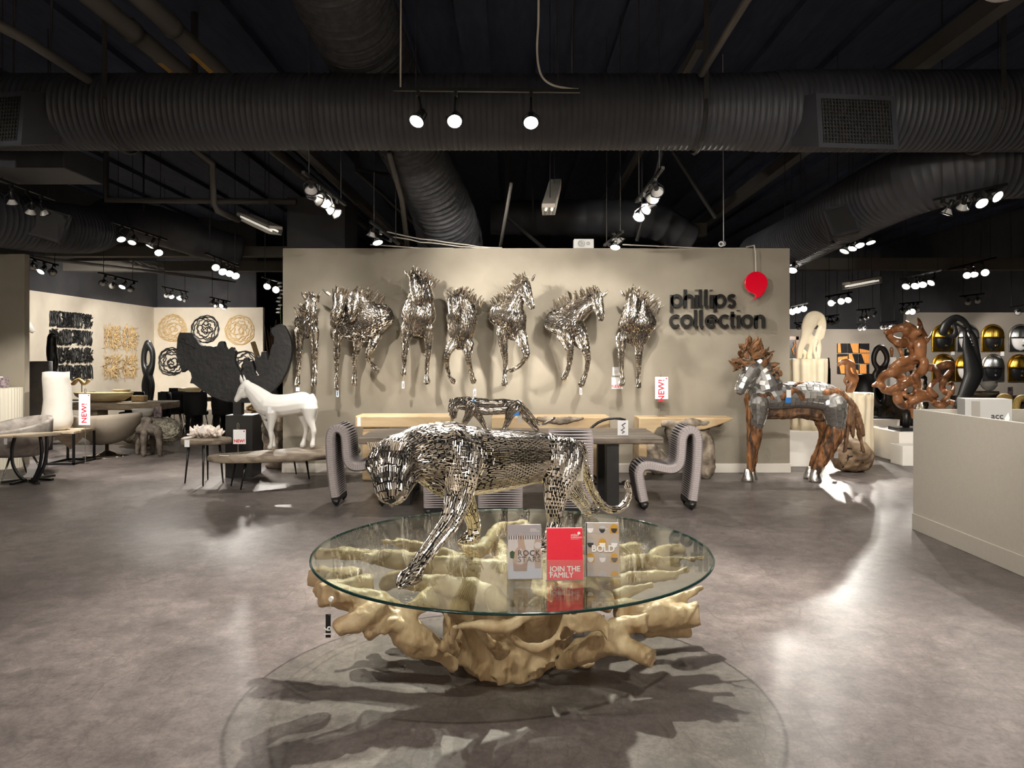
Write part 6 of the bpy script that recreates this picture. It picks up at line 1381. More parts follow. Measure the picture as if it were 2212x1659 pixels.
        mb.v=[(a+rng.gauss(0,.005),b+rng.gauss(0,.005),c_+rng.gauss(0,.005)) for a,b,c_ in mb.v]; mb.build('mane_piece',MATS['mane_wood'],t)
    for i,pts in enumerate(([(870,705,0,26),(930,780,0,34),(980,860,.02,32),(1010,940,.02,26),(1030,1010,.02,18)],[(890,740,0,26),(920,830,0,34),(935,920,0,34),(950,990,0,20),(960,1040,0,10)],[(940,840,0,24),(930,930,0,22),(915,1030,0,14),(895,1140,0,12)],[(980,880,.03,24),(1000,980,.03,20),(1015,1060,.03,13),(1030,1135,.03,11)],[(910,860,-.02,22),(905,920,-.02,26),(890,950,-.02,10)])):
        me=organic('tail_strip',[C(pts)],.012,1,disp=(.02,(16,16,5))); link('tail_strip',me,'drift_dark',t,True)
    p=at(1560+195/3.393,640+560/3.393,y-.30); 
    h,n,i_,dd=bv.ray_cast(Vector((p.x,y-1.2,p.z)),Vector((0,1,0))); hy=h.y if h else y-.2
    MB().lathe([(.001,-.012),(.018,0),(.001,.012)],(p.x,hy-.004,p.z),8,sx=1.3).build('eye',mat('eye_dark',(70,40,34),rough=.3),t,True)
    p=at(1560+488/3.393,640+720/3.393,y-.36); MB().box(p.x-.03,p.x+.03,p.y-.001,p.y+.001,p.z-.05,p.z+.06).build('price_tag',MATS['paper_white'],t); p=at(1560+484/3.393,640+762/3.393,y-.37); MB().box(p.x-.035,p.x+.035,p.y-.001,p.y+.001,p.z-.035,p.z+.035).build('hang_tag',MATS['blue_print'],t)
mosaic_horse()
# ---------------------------------------------------------------- pedestals and sculptures behind
mat('cream_resin', (232,218,188), (240,228,202), rough=.5, scale=3)
mat('teak_gloss', (118,78,50), (164,112,74), rough=.3, scale=3, stretch=(1,1,2), coat=.3)
mat('gold_leaf', (200,150,44), (224,182,84), rough=.28, metal=1., scale=9)
mat('silver_leaf', (196,196,196), (222,222,220), rough=.28, metal=1., scale=9)
mat('cracked_wood', (104,84,64), (150,126,100), rough=.7, scale=4, bump=.6, bscale=6)
def box_thing(name,label,cat,x0,x1,y0,y1,z0,z1,m,bev=.006): return tag(MB().box(x0,x1,y0,y1,z0,z1).build(name,MATS[m],None,bevel=bev),label,cat)
def wavy_column(label, px, y, r, z0, z1, n=11, amp=.07):
    x=(px-CX)*y/F; k=88; v=[]; H=10
    for i in range(H+1):
        z=z0+(z1-z0)*i/H
        for j in range(k): a=2*math.pi*j/k; rr=r*(1+amp*math.sin(n*a+.5*math.sin(i*.6))+.02*math.sin(i*.9)); v.append((x+rr*math.cos(a),y+rr*math.sin(a)*.9,z))
    f=[(i*k+j,i*k+(j+1)%k,(i+1)*k+(j+1)%k,(i+1)*k+j) for i in range(H) for j in range(k)]+[tuple(range(k-1,-1,-1)),tuple(H*k+j for j in range(k))]
    return tag(MB().add(v,f).build('wavy_pedestal',MATS['cream_resin'],None,True),label,'pedestal')
ya=11.45; zt=HC-(775-HY)*ya/F; zp=HC-(931-HY)*ya/F
box_thing('plinth','white box plinth right of the display wall under the cream column','plinth',(1703-CX)*ya/F,(1782-CX)*ya/F,ya-.02,ya+.55,0,zp,'pedestal_white')
wavy_column('tall cream rippled column beside the display wall under the cream sculpture',1744,ya+.27,.275,zp,zt)
def sculpt(name,label,cat,base,chains,vox,m,sm=4,lo=None,disp=None,flat=None):
    t=thing(name,label,cat,base); me=organic('body',chains,vox,sm,disp=disp)
    if lo is not None: clampz(me,lo)
    link('body',me,m,t,True); return t
C=cq(1560,640,3.393,ya+.27); FL=dict(flat=.55,nrm=(0,1,0))
sculpt('abstract_sculpture','cream pierced abstract sculpture on the rippled column','sculpture',(at(1750,0,ya+.27).x,ya+.27,zt),[(C(p),FL) for p in ([(565,450,0,20),(575,380,0,26),(610,300,0,36),(630,220,0,50),(665,165,0,58),(715,165,0,42),(738,230,0,26),(728,300,0,22)],[(720,240,0,26),(700,310,0,26),(712,380,0,18),(700,450,0,20)],[(640,300,0,32),(655,360,0,22),(640,420,0,20),(640,450,0,22)],[(560,440,.05,18),(590,400,.05,16),(615,430,.05,18),(612,452,.05,18)],[(690,330,-.04,14),(675,390,-.04,12),(690,450,-.04,14)])],.012,'cream_resin',4,zt)
yb=12.6; zb=HC-(848-HY)*yb/F
wavy_column('second cream rippled column behind the mosaic horse tail',1851,yb,.24,0,zb)
C=cq(1680,660,6.914,yb)
sculpt('abstract_sculpture','small twisting brown wood sculpture on the second rippled column','sculpture',(at(1835,0,yb).x,yb,zb),[(C(p),dict(flat=.6,nrm=(0,1,0))) for p in ([(900,900,0,20),(960,850,0,40),(1050,850,0,52),(1040,950,0,44),(1070,1050,0,62),(1130,1130,0,64),(1090,1230,0,70),(1070,1290,0,60)],[(1050,840,0,40),(1120,880,0,36),(1150,980,0,26),(1190,1080,0,24),(1180,1150,0,22)],[(1010,1080,0,20),(1000,1130,0,22),(1030,1180,0,22)])],.012,'teak_gloss',4,zb)
# rock ball
t=thing('wood_ball','cracked brown wooden ball on the floor behind the mosaic horse','sculpture',(at(1840,0,10.85).x,10.85,0)); yy=10.95; cx=(1840-CX)*yy/F
me=organic('ball',[cr([(cx-.05,yy,.22,.24),(cx,yy,.24,.27),(cx+.05,yy,.22,.25)],m=3)],.02,2,disp=(.045,3.4)); clampz(me,0); link('ball',me,'cracked_wood',t,True)
for k,q in enumerate((((1800,985),(1825,968),(1860,975),(1875,960)),((1815,1000),(1840,985),(1865,1000)),((1825,968),(1832,990),(1820,1010)))):
    bv_=bvh_of(me); pts=[]
    for a,b in q:
        d=(at(a,b,yy)-Vector((0,0,HC))).normalized(); h,n,i,dd=bv_.ray_cast(Vector((0,0,HC)),d)
        if h: pts.append(h)
    if len(pts)>1: MB().tube([Vector(r) for r in cr([tuple(p) for p in pts],m=4)],.010,n=6).build('crack',mat('crack_dark',(40,30,24),rough=.9),t,True)
p=at(1806,983,10.6); MB().box(p.x-.03,p.x+.03,p.y-.001,p.y+.001,p.z-.045,p.z+.045).build('price_tag',MATS['paper_white'],t)
# stepped white plinths
box_thing('plinth','white plinth at the back of the stepped group under the black looped sculpture','plinth',(1874-CX)*13.2/F,(1944-CX)*13.2/F,13.2,14.0,0,HC-(906-HY)*13.2/F,'pedestal_white')
box_thing('plinth','middle white plinth carrying the black base of the tall brown sculpture','plinth',(1896-CX)*12.6/F,(2075-CX)*12.6/F,11.9,12.95,0,HC-(930-HY)*12.2/F,'pedestal_white')
box_thing('plinth','lowest white plinth step beside the reception counter','plinth',(1943-CX)*11.6/F,(2020-CX)*11.6/F,11.5,11.88,0,HC-(962-HY)*11.6/F,'pedestal_white')
yl=13.5; C=cq(1680,660,6.914,yl); z0=HC-(906-HY)*13.2/F
t=sculpt('abstract_sculpture','glossy black looped totem sculpture left of the tall brown one','sculpture',(at(1900,0,yl).x,yl,z0),[C(p) for p in ([(1490,930,0,44),(1440,850,0,36),(1440,740,0,40),(1490,640,0,44),(1560,630,0,46),(1620,720,0,42),(1630,820,0,38),(1580,910,0,40),(1500,960,0,44),(1450,1040,0,44),(1480,1110,0,50)],[(1620,880,0,34),(1560,990,0,44),(1480,1060,0,40)],[(1480,1110,0,44),(1440,1220,0,30),(1440,1330,0,32),(1470,1440,0,50),(1530,1480,0,52),(1590,1400,0,34),(1590,1290,0,28),(1560,1190,0,36),(1490,1110,0,40)],[(1510,1470,0,48),(1515,1520,0,34)])],.013,'black_wood',4)
p=at(1680+1515/6.914,0,yl); MB().box(p.x-.03,p.x+.03,yl-.03,yl+.03,z0+.03,at(0,880,yl).z).build('post',MATS['black_metal'],t); MB().box(p.x-.2,p.x+.2,yl-.15,yl+.15,z0,z0+.03).build('base',MATS['black_metal'],t)
shard([(.16,0),(.30,.1),(.33,.3),(.31,.55),(.22,.68),(.2,.7),(.18,.68),(.02,.5)],((1868-CX)*14.8/F,14.8,.62),'black_wood','wide matt black urn behind the small brown sculpture','urn','urn')
box_thing('plinth','dark stone block under the black urn','plinth',(1845-CX)*14.6/F,(1895-CX)*14.6/F,14.45,15.1,0,.62,'wall_grey')
box_thing('bark_bench','long rough grey bark bench behind the stepped plinths','bench',(1900-CX)*15.6/F,(1985-CX)*15.6/F,15.4,16.0,0,HC-(850-HY)*15.6/F,'bark_grey',.03)
yt=12.25; C=cq(1860,660,6.284,yt); zt2=HC-(930-HY)*12.2/F; G=dict(flat=.7,nrm=(0,1,.15))
S=[[(345,360,0,32),(430,330,0,40),(540,300,0,44),(620,290,0,48)],[(380,400,0,40),(430,460,0,40),(520,500,0,50),(600,500,0,60),(640,420,0,60),(620,330,0,50)],[(600,215,0,16),(640,270,0,40),(700,350,0,66),(770,430,0,74),(800,540,0,70),(805,680,0,62)],[(700,350,0,50),(720,470,0,46),(700,600,0,44),(720,700,0,40)],[(765,165,0,9),(795,225,0,22),(800,300,0,36),(780,360,0,44)],[(820,330,0,30),(870,440,0,36),(890,480,0,26),(940,420,0,14),(965,350,0,8)],[(480,520,0,32),(520,580,0,26),(550,660,0,22),(560,730,0,24)],
   [(430,850,0,50),(520,780,0,50),(650,750,0,56),(800,730,0,50),(860,770,0,46),(830,880,0,56),(740,950,0,46),(640,990,0,30)],[(450,840,0,40),(600,870,0,26),(700,840,0,24)],[(160,1085,0,18),(240,1060,0,42),(300,960,0,46),(420,910,0,52),(520,950,0,52),(560,1030,0,46),(500,1090,0,40),(400,1150,0,44),(310,1130,0,42),(270,1070,0,40)],[(310,1150,0,38),(450,1170,0,42),(560,1090,0,46),(650,1050,0,40),(730,1070,0,34),(750,1130,0,26)],[(600,1150,0,26),(590,1190,0,22),(630,1235,0,26),(700,1215,0,24),(730,1150,0,22)],[(500,1180,0,40),(500,1270,0,56),(560,1350,0,46),(650,1340,0,50),(760,1270,0,52),(900,1255,0,44),(980,1300,0,40),(1060,1360,0,36),(1130,1350,0,30),(1200,1310,0,30),(1290,1340,0,30),(1320,1390,0,24),(1250,1400,0,20)],[(750,1160,0,30),(850,1200,0,40),(940,1240,0,40)],[(700,1300,0,50),(690,1380,0,44),(700,1450,0,30),(700,1520,0,18)],[(900,840,0,42),(990,850,0,44),(1050,920,0,34),(1040,990,0,28),(960,1070,0,28),(930,1140,0,30),(1000,1210,0,30),(1030,1230,0,22)],[(1020,850,0,34),(1120,810,0,44),(1210,800,0,42),(1235,870,0,34),(1180,940,0,40),(1120,1020,0,36),(1100,1110,0,34),(1150,1180,0,32),(1220,1180,0,30),(1250,1120,0,22),(1230,1050,0,18),(1180,1070,0,14)],[(1240,1180,0,26),(1160,1250,0,22),(1070,1320,0,20)],[(740,960,0,36),(770,1060,0,40),(760,1140,0,34)]]
t=sculpt('abstract_sculpture','tall swirling brown teak root sculpture with horn tips on a black stand','sculpture',(at(1960,0,yt).x,yt,zt2),[(C([(a,b,d+.10*math.sin(j*1.9+i*1.3),r*1.26) for j,(a,b,d,r) in enumerate(p)]),G) for i,p in enumerate(S)],.0125,'teak_gloss',3)
mb=MB().tube([at(1957,890,yt),at(1958,905,yt),Vector((at(1957,0,yt).x,yt,zt2+.05))],[.06,.05,.055],n=10); mb.build('post',MATS['black_metal'],t,True); p=at(1958,0,yt); MB().box(p.x-.2,p.x+.42,yt-.2,yt+.2,zt2,zt2+.05).build('base',MATS['black_metal'],t,bevel=.004)
sculpt('silver_column','hammered silver column half hidden behind the brown teak sculpture','sculpture',(at(1985,0,13.3).x,13.3,0),[chain([(1968,762,13.3,14),(1978,800,13.3,14),(1990,830,13.3,12),(1988,870,13.3,14),(1988,975,13.3,20)])],.02,'foil',2,0,(.03,9))
yk=11.0; C=cq(1860,660,6.284,yk); zk=HC-(890-HY)*yk/F; G2=dict(flat=.5,nrm=(0,1,0))
t=sculpt('abstract_sculpture','tall black arched wood sculpture in front of the masks','sculpture',(at(2082,0,yk).x,yk,zk),[(C(p),G2) for p in ([(1110,350,0,62),(1150,270,0,66),(1210,200,0,50),(1290,165,0,46),(1370,190,0,44),(1440,260,0,38),(1480,340,0,34)],[(1080,380,0,26),(1190,410,0,28),(1270,400,0,46),(1280,330,0,36),(1250,250,0,22)],[(1250,220,0,18),(1330,270,0,22),(1400,340,0,28),(1420,440,0,40),(1430,560,0,60),(1470,700,0,90),(1500,840,0,110),(1510,960,0,120),(1450,1120,0,110),(1380,1280,0,84),(1370,1400,0,70)],[(1470,330,.02,30),(1530,440,.02,46),(1560,560,.02,40),(1575,680,.02,50),(1600,820,.02,50),(1630,920,.02,36),(1570,1040,.02,50),(1500,1160,.02,50)],[(1440,440,.01,30),(1490,560,.01,26),(1530,700,.01,30)],[(1340,1240,0,50),(1310,1340,0,46),(1320,1420,0,46)])],.013,'black_wood',3)
MB().box(at(2060,0,yk).x,at(2105,0,yk).x,yk-.12,yk+.12,zk-.03,zk+.03).build('base',MATS['black_metal'],t)
box_thing('plinth','white plinth behind the reception counter under the black arched sculpture','plinth',at(2045,0,yk).x,at(2120,0,yk).x,yk-.25,yk+.25,0,zk-.03,'pedestal_white')
# ---------------------------------------------------------------- masks on the wall
def mask(label,px,py,hair,face,lips):
    y=20.0; c=at(px,py,y); W=.30; t=thing('face_mask',label,'wall art',(c.x,y,c.z-.38),'gold and silver face masks')
    ar=[(c.x+W*math.cos(a),c.z+.06+W*1.02*math.sin(a)) for a in np.linspace(0,math.pi,17)]+[(c.x-W,c.z-.36),(c.x+W,c.z-.36)]
    MB().prism(ar,y-.05,y).build('backing',MATS[hair],t,bevel=.01)
    n=20; v=[]; f=[]    # face: lower half ellipsoid, pointed chin
    rows=8
    for i in range(rows+1):
        q=i/rows; z=c.z+.0-.34*q; w=.235*math.sqrt(max(0,1-q**2.3))+.001
        for k in range(n+1): a=math.pi*k/n; v.append((c.x-w*math.cos(a),y-.05-.11*math.sin(a)*math.sqrt(max(0,1-q**2.2)),z))
    for i in range(rows):
        for k in range(n): f.append((i*(n+1)+k,(i+1)*(n+1)+k,(i+1)*(n+1)+k+1,i*(n+1)+k+1))
    MB().add(v,f).build('face',MATS[face],t,True)
    v=[]; f=[]
    for i in range(rows+1):      # hair cap: fringed dome
        q=i/rows; z=c.z-.01+.36*q; w=.285*math.sqrt(max(0,1-q**2.2))+.001
        for k in range(4*n+1): a=math.pi*k/(4*n); rip=1+.05*(math.sin(k*2.2) if q<.75 else 0); v.append((c.x-w*math.cos(a),y-.05-.15*math.sin(a)*rip*math.sqrt(max(0,1-q**2.2)),z))
    m=4*n+1
    for i in range(rows):
        for k in range(4*n): f.append((i*m+k,i*m+k+1,(i+1)*m+k+1,(i+1)*m+k))
    f.append(tuple(range(m-1,-1,-1))); MB().add(v,f).build('hair',MATS[hair],t,True)
    MB().add([(c.x-.03,y-.155,c.z-.11),(c.x+.03,y-.155,c.z-.11),(c.x,y-.20,c.z-.105),(c.x,y-.155,c.z-.02)],[(0,1,2),(0,2,3),(1,3,2)]).build('nose',MATS[face],t)
    for dz in (.0,-.022): 
        me=MB().lathe([(.002,-.01),(.018,0),(.002,.01)],n=10,sx=2.6).mesh('lip'); me.transform(Matrix.Translation((c.x+.01,y-.148,c.z-.185+dz)) @ Matrix.Rotation(math.pi/2,4,'X') @ Matrix.Scale(1,4)); link('lip',me,lips,t,True)
mat('mask_black',(24,24,26),rough=.35); mat('mask_white',(232,228,226),rough=.4)
for lab,px,py,h,f_,l in (('gold mask with black face in the top row, left of the black arch',2036.6,730,'gold_leaf','mask_black','gold_leaf'),('silver mask with white face in the top row behind the black arch',2089,730,'silver_leaf','mask_white','silver_leaf'),('gold mask with black face in the top row, right of the black arch',2143,730,'gold_leaf','mask_black','gold_leaf'),('silver mask with white face in the top row at the right edge',2202,730,'silver_leaf','mask_white','silver_leaf'),
    ('gold mask in the lower row behind the brown teak sculpture',2036.6,794,'gold_leaf','mask_black','gold_leaf'),('gold mask with white face in the lower row behind the black arch',2086,794,'gold_leaf','mask_white','gold_leaf'),('silver mask with black face in the lower row',2143,794,'silver_leaf','mask_black','silver_leaf'),('gold mask with black face in the lower row at the right edge',2200,795,'gold_leaf','mask_black','gold_leaf')): mask(lab,px,py,h,f_,l)
for i,(px,py,w_) in enumerate(((2059,762,'left'),(2166,764,'right'))): p=at(px,py,19.97); tag(MB().box(p.x-.04,p.x+.04,19.97,20,p.z-.06,p.z+.06).build('price_card',MATS['paper_white']),f'small white price card between the mask rows, {w_} one','card')
# nine wood and black tiles
mat('orange_wood',(190,116,48),(216,150,80),rough=.45,scale=5,stretch=(1,1,3),kind='wave')
nm=('top','middle','bottom'); cm=('left','centre','right'); rng=random.Random(4)
for r in range(3):
    for c in range(3):
        y=27.55; x0=(1809+23.5*c-CX)*y/F; x1=(1830+23.5*c-CX)*y/F; z1=HC-(742+22.5*r-HY)*y/F; z0=HC-(762+22.5*r-HY)*y/F
        t=thing('wood_tile_panel',f'{nm[r]} {cm[c]} of nine black and orange wood wall tiles','wall art',((x0+x1)/2,27.6,z0),'nine wood wall tiles'); MB().box(x0,x1,y-.03,27.6,z0,z1).build('panel',MATS['mask_black'],t)
        a=rng.uniform(.2,.8); b=rng.uniform(.2,.8); P=([(x0,z0),(x0+(x1-x0)*a,z0),(x0+(x1-x0)*b,z1),(x0,z1)],[(x0,z0),(x1,z0),(x1,z0+(z1-z0)*a),(x0,z0+(z1-z0)*b)],[(x0+(x1-x0)*a,z0),(x1,z0),(x1,z1),(x0+(x1-x0)*b*.5,z1)])[(r+c*2)%3]
        MB().prism(P,y-.04,y-.03).build('inlay',MATS['orange_wood'],t)
y=27.55; t=thing('framed_picture','brown framed dark picture with a wood figure beside the display wall edge','picture',((1708-CX)*y/F,27.6,1.6)); x0,x1=(1690-CX)*y/F,(1724-CX)*y/F; z1,z0=HC-(727-HY)*y/F,HC-(775-HY)*y/F
MB().box(x0,x1,y-.04,27.6,z0,z1).build('canvas',MATS['mask_black'],t)
for a in ((x0,x1,z1-.12,z1),(x1-.1,x1,z0,z1)): MB().box(a[0],a[1],y-.07,y-.03,a[2],a[3]).build('frame',MATS['teak_gloss'],t)
MB().tube([((1714-CX)*y/F,y-.06,z0+.15),((1710-CX)*y/F,y-.06,z0+.35),((1716-CX)*y/F,y-.06,z0+.5),((1713-CX)*y/F,y-.06,z0+.6)],.03,n=6).build('figure',MATS['orange_wood'],t,True)
y=20; x=(1789-CX)*y/F; t=thing('totem','slim black and brown totem right of the cream column','sculpture',(x,y,0)); MB().box(x-.05,x+.05,y-.05,y+.05,0,.75).build('base',MATS['teak_gloss'],t); MB().box(x-.045,x+.045,y-.045,y+.045,.75,1.35).build('middle',MATS['mask_black'],t); MB().tube([(x,y,1.35),(x,y,1.5),(x+.01,y,1.63)],[.05,.045,.02],n=8).build('tip',MATS['teak_gloss'],t,True)
y=20.4; x=(1926-CX)*y/F; t=thing('carved_figure','small brown carved figure on a white block by the mask wall','sculpture',(x,y,0)); MB().box(x-.08,x+.08,y-.08,y+.08,0,1.64).build('block',MATS['pedestal_white'],t); me=organic('figure',[cr([(x,y,1.66,.03),(x,y,1.74,.04),(x,y,1.84,.05),(x,y,1.88,.04)],m=3)],.012,2); link('figure',me,'teak_gloss',t,True)
# console with bowls below the masks
y=15.2; zc=HC-(858-HY)*y/F; x0,x1=(2095-CX)*y/F,(2260-CX)*y/F
t=thing('console_table','grey stone console with bowls below the masks','console table',((x0+x1)/2,y,0)); MB().box(x0,x1,y,y+.7,zc-.1,zc).build('top',MATS['stone_wood'],t,bevel=.02)
for x in (x0+.1,x1-.3): MB().box(x,x+.2,y+.1,y+.6,0,zc-.1).build('leg',MATS['bark_grey'],t)
shard([(.10,0),(.22,.03),(.30,.08),(.29,.09),(.2,.05),(.02,.02)],((2139-CX)*y/F,y+.2,zc),'slab_wood','long boat-shaped pale bowl on the stone console','bowl','bowl',sy=.5)
shard([(.04,0),(.10,.04),(.16,.12),(.17,.2),(.15,.2),(.12,.1),(.02,.05)],((2140-CX)*15.6/F,y+.5,zc+.1),'pedestal_white','white broken-shell bowl above the boat-shaped bowl','bowl','bowl',wob=.02)
box_thing('display_riser','grey riser under the white broken-shell bowl','riser',(2122-CX)*15.6/F,(2158-CX)*15.6/F,y+.38,y+.62,zc,zc+.1,'wall_grey',.003)
p=at(2183,848,y+.05); tag(MB().box(p.x-.05,p.x+.05,y+.05,y+.065,zc,zc+.2).build('brochure_block',MATS['picture_mixed']),'pink picture card standing on the stone console','card')
t=thing('cane_chair','golden strap-wound chair glimpsed at the right picture edge','chair',((2205-CX)*12/F,12,0)); 
q=[((2196-CX)*12/F,12,0),((2195-CX)*12/F,12,.7),((2198-CX)*12/F,12,.95),((2210-CX)*12/F,12,1.0),((2222-CX)*12/F,12,.92),((2226-CX)*12/F,12,.5),((2240-CX)*12/F,12,.45),((2262-CX)*12/F,12,.45),((2268-CX)*12/F,12,0)]
MB().tube([Vector(r) for r in cr(q,m=14)],[.05+.006*(i%2) for i in range(14*8+1)],n=8).build('winding',mat('cane_gold',(196,168,96),(150,124,66),rough=.6,scale=60),t,True)
MB().tube([Vector(r)+Vector((0,.45,0)) for r in cr(q,m=14)],[.05+.006*(i%2) for i in range(14*8+1)],n=8).build('winding',MATS['cane_gold'],t,True)
MB().box((2226-CX)*12/F,(2262-CX)*12/F,12,12.45,.42,.46).build('seat',MATS['cane_gold'],t)
# ---------------------------------------------------------------- reception counter with a cardboard box
x0=3.845; t=thing('reception_counter','plain grey reception counter cutting in from the right','counter',(x0+.4,6,0)); zc=1.15
MB().box(x0,x0+.05,2.2,7.29,0,zc).build('front_panel',MATS['counter_grey'],t); MB().box(x0+.05,9.4,7.24,7.29,0,zc).build('end_panel',MATS['counter_grey'],t); MB().box(x0-.012,x0,2.2,7.29,0,.155).build('skirting',MATS['counter_grey'],t,bevel=.004)
MB().box(x0+.05,x0+.75,2.2,7.24,.90,.94).build('worktop',MATS['counter_grey'],t); MB().box(x0+.05,x0+.75,7.0,7.24,.0,.90).build('support',MATS['counter_grey'],t); MB().box(x0+.05,x0+.75,2.3,2.5,.0,.90).build('support',MATS['counter_grey'],t)
def carton():
    y=6.75; a=at(2089,0,y).x; b=at(2182,0,y).x; zt=HC-(862-HY)*y/F; t=thing('packing_box','grey printed packing box standing behind the counter edge','box',((a+b)/2,y,.94)); g=mat('box_grey',(176,176,174),rough=.6)
    M=Matrix.Translation(((a+b)/2,y,.94)) @ Matrix.Rotation(math.radians(-14),4,'Z'); w=(b-a)*.98
    MB().box(-w/2,w/2,0,.22,0,zt-.94,M).build('carton',g,t,bevel=.004)
    MB().box(-w/2+.05,-w/2+.12,-.002,0,.02,zt-.96,M).build('strap',mat('strap_tape',(150,146,140),rough=.3),t)
    text('print','acc',.075,(0,0,0),MATS['ink_dark'],t,bold=.001).data.transform(M @ Matrix.Translation((w*.18,-.003,(zt-.94)*.55)))
    me=MB().add([(.10,-.004,.05),(.13,-.004,.12),(.125,-.004,.17),(.155,-.004,.22),(.165,-.004,.17),(.15,-.004,.11),(.13,-.004,.06)],[tuple(range(7))]).mesh('torn_tape'); me.transform(M); link('torn_tape',me,'paper_white',t)
carton()
# ---------------------------------------------------------------- brochures in clear holders on the glass table
def acrylic():
    g=bpy.data.materials.new('acrylic'); g.use_nodes=True; nt=g.node_tree; nt.nodes.clear(); out=nt.nodes.new('ShaderNodeOutputMaterial'); tr=nt.nodes.new('ShaderNodeBsdfTransparent'); tr.inputs[0].default_value=(.95,.95,.96,1); gl=nt.nodes.new('ShaderNodeBsdfGlossy'); gl.inputs['Roughness'].default_value=.03
    lw=nt.nodes.new('ShaderNodeLayerWeight'); lw.inputs[0].default_value=.5; pw=nt.nodes.new('ShaderNodeMath'); pw.operation='POWER'; pw.inputs[1].default_value=4; ml=nt.nodes.new('ShaderNodeMath'); ml.operation='MULTIPLY_ADD'; ml.inputs[1].default_value=.9; ml.inputs[2].default_value=.05; mx=nt.nodes.new('ShaderNodeMixShader')
    nt.links.new(lw.outputs['Facing'],pw.inputs[0]); nt.links.new(pw.outputs[0],ml.inputs[0]); nt.links.new(ml.outputs[0],mx.inputs[0]); nt.links.new(tr.outputs[0],mx.inputs[1]); nt.links.new(gl.outputs[0],mx.inputs[2]); nt.links.new(mx.outputs[0],out.inputs[0]); return g
ACR=acrylic()
for n,c in (('pr_bg',(196,190,190)),('pr_band',(158,152,158)),('pr_floor',(186,194,208)),('pr_rock',(150,124,112)),('pr_rock2',(176,152,138)),('pr_moss',(48,74,44)),('pr_sand',(180,166,154)),('pr_gold',(196,146,40)),('pr_silver',(176,174,174)),('pr_white',(236,232,230)),('pr_black',(40,38,42)),('pr_red',(232,22,58)),('pr_dark',(52,50,62))): mat(n,c,rough=.35)
def holder(label,px0,px1,py0,py1,rz):
    y=(HC-TZ)*F/(py1-HY); W=(px1-px0)*y/F; H=(py1-py0)*y/F; xc=((px0+px1)/2-CX)*y/F
    t=thing('brochure_holder','clear acrylic holder with '+label,'brochure holder',(xc,y,TZ),'brochure holders on the glass table')
    M=Matrix.Translation((xc,y,TZ+.002)) @ Matrix.Rotation(rz,4,'Z') @ Matrix.Rotation(math.radians(-9),4,'X')
    w=W/2; a=MB(); a.box(-w-.006,w+.006,.028,.030,0,H*.98,M); a.box(-w-.006,w+.006,-.006,-.004,0,H*.40,M); a.box(-w-.006,-w-.004,-.004,.028,0,H*.47,M); a.box(w+.004,w+.006,-.004,.028,0,H*.47,M); a.box(-w-.006,w+.006,-.006,.030,0,.002,M); a.build('holder',ACR,t)
    MB().box(-w,w,.002,.024,.004,H,M).build('brochure_stack',mat('pr_paper',(226,222,220),rough=.5),t)
    return t,M,w,H
def flat(t,M,name,m,poly,lay,parent=None):
    mb=MB(); y=.001-.0006*lay; v=[M @ Vector((x,y,z)) for x,z in poly]; mb.add(v,[tuple(range(len(poly)))]); return mb.build(name,MATS[m],parent or t)
def ptext(t,M,body,size,x,z,m,lay,name='print',align='LEFT',bold=0,sp=1.,line=1.):
    me=text_mesh(body,size,extrude=0,bold=bold,align=align,spacing=sp,line=line); me.transform(M @ Matrix.Translation((x,.001-.0006*lay,z)) @ Matrix.Rotation(math.pi/2,4,'X')); return link(name,me,m,t)
R=lambda x0,x1,z0,z1:[(x0,z0),(x1,z0),(x1,z1),(x0,z1)]
t,M,w,H=holder('the grey ROCK STARS brochure, left of three',1098,1170,1137,1253,.05)
c=flat(t,M,'cover','pr_bg',R(-w,w,.004,H),0)
flat(t,M,'band','pr_band',R(-w,w,H*.80,H),1,c); flat(t,M,'floor_print','pr_floor',R(-w,w,.004,H*.24),1,c)
for k in range(14): x=-w+2*w*(k+.3)/14; flat(t,M,'fringe','pr_dark',R(x,x+w*.05,H*.73,H*.80),2,c)
rk=lambda pts,cx,s:[(cx+a*s,H*b) for a,b in pts]
flat(t,M,'rock_print','pr_rock2',rk([(-.35,.16),(-.38,.30),(-.40,.42),(-.30,.52),(-.14,.60),(-.16,.72),(-.02,.86),(.12,.78),(.14,.66),(.24,.50),(.28,.34),(.24,.16)],-.2*w,w*1.35),2,c)
flat(t,M,'arch_print','pr_bg',rk([(-.18,.30),(-.14,.46),(-.02,.58),(.08,.48),(.12,.34),(.04,.28)],-.2*w,w*1.35),3,c)
flat(t,M,'rock_shade','pr_rock',rk([(-.35,.16),(-.36,.30),(-.1,.26),(.1,.28),(.26,.32),(.24,.16)],-.2*w,w*1.35),4,c)
flat(t,M,'moss_print','pr_moss',rk([(-.50,.40),(-.52,.50),(-.40,.53),(-.30,.50),(-.34,.38)],-.2*w,w*1.35),5,c)
flat(t,M,'rock_print','pr_rock2',[(w*.62,H*.20),(w*.55,H*.6),(w*.65,H*.74),(w*.98,H*.72),(w*.98,H*.20)],2,c); flat(t,M,'arch_print','pr_bg',[(w*.95+.0+w*.22*math.cos(a)-w*.15,H*.62+w*.2*math.sin(a)) for a in np.linspace(0,6.28,14)[:-1]],3,c)
ptext(t,M,'ROCK\nSTARS',.036,-w*.42,H*.42,'pr_dark',6,sp=1.1,line=.8); ptext(t,M,'phillips\ncollection',.011,w*.35,H*.90,'pr_white',6,line=.75)
t,M,w,H=holder('the red JOIN THE FAMILY brochure, middle of three',1182,1260,1144,1256,.02)
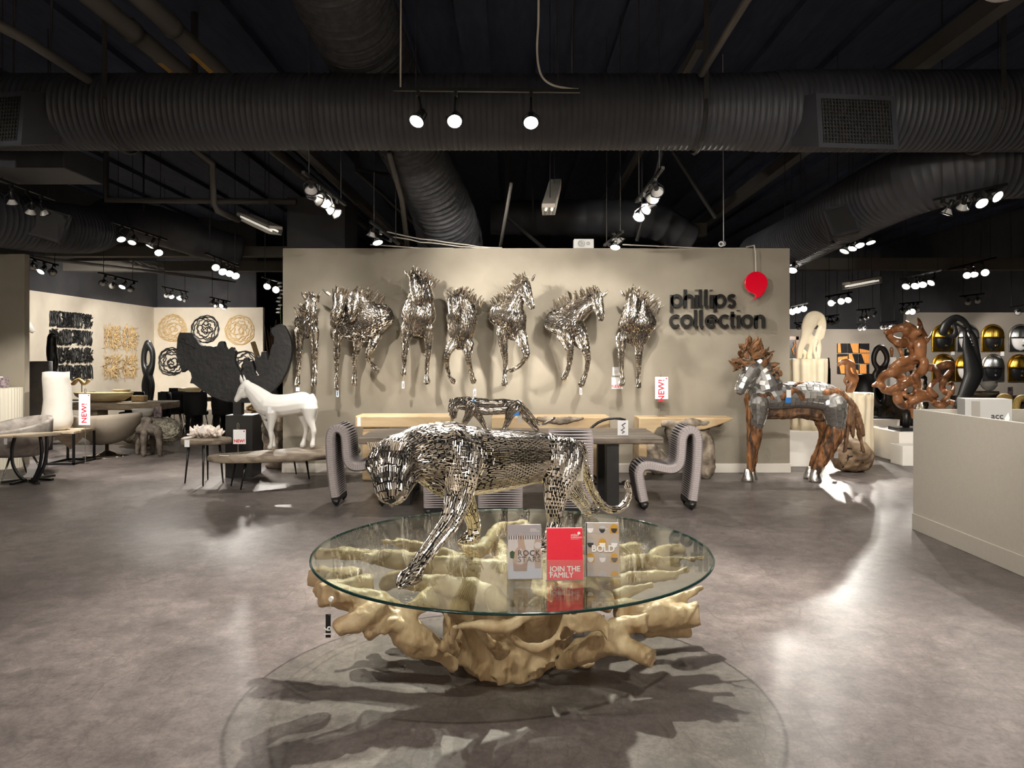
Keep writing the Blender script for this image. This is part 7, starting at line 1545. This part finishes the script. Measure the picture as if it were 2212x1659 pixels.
c=flat(t,M,'cover','pr_red',R(-w,w,.004,H),0)
ptext(t,M,'JOIN THE\nFAMILY',.034,-w*.86,H*.165,'pr_white',2,bold=.0009,line=.82); ptext(t,M,'phillips\ncollection',.0135,w*.34,H*.845,'pr_white',2,line=.75)
flat(t,M,'emblem','pr_white',[(w*.80+.007*math.cos(a),H*.90+.007*math.sin(a)) for a in np.linspace(-.6,4,12)]+[(w*.76,H*.865)],2,c); flat(t,M,'rule','pr_white',R(w*.34,w*.80,H*.787,H*.790),2,c)
t,M,w,H=holder('the beige BOLD brochure printed with masks, right of three',1266,1338,1133,1248,-.04)
c=flat(t,M,'cover','pr_sand',R(-w,w,.004,H),0); flat(t,M,'spine','pr_black',R(-w,-w+.006,.004,H),1,c)
cl=[[('pr_silver','pr_white'),('pr_silver','pr_black'),('pr_gold','pr_black')],[('pr_silver','pr_black'),('pr_gold','pr_white'),('pr_silver','pr_white')],[('pr_gold','pr_white'),('pr_silver','pr_white'),('pr_gold','pr_black')],[('pr_silver','pr_silver'),('pr_silver','pr_silver'),('pr_gold','pr_gold')]]
for r in range(4):
    for k in range(3):
        x=-w*.72+k*w*.72; z=H*(.90-.27*r) if r<3 else H*.04; s=w*.24; h,f_=cl[r][k]; top=min(H-.002,z+s*1.05)
        P=[(x+s*math.cos(a),z+s*math.sin(a)*1.1) for a in np.linspace(0,math.pi,11)]+[(x-s,z-s*1.2),(x+s,z-s*1.2)]; P=[(max(-w+.006,min(w-.001,a)),max(.006,min(H-.002,b))) for a,b in P]; flat(t,M,'mask_print',h,P,2,c)
        if r<3: P=[(x+s*.78*math.cos(a),z+s*1.15*math.sin(a)) for a in np.linspace(math.pi,2*math.pi,11)]; P=[(max(-w+.006,min(w-.001,a)),b) for a,b in P]; flat(t,M,'face_print',f_,P,3,c)
ptext(t,M,'BOLD',.042,0.003,H*.52,'pr_white',5,align='CENTER',bold=.0013); ptext(t,M,'phillips\ncollection',.010,-.012,H*.91,'pr_white',6,line=.75)
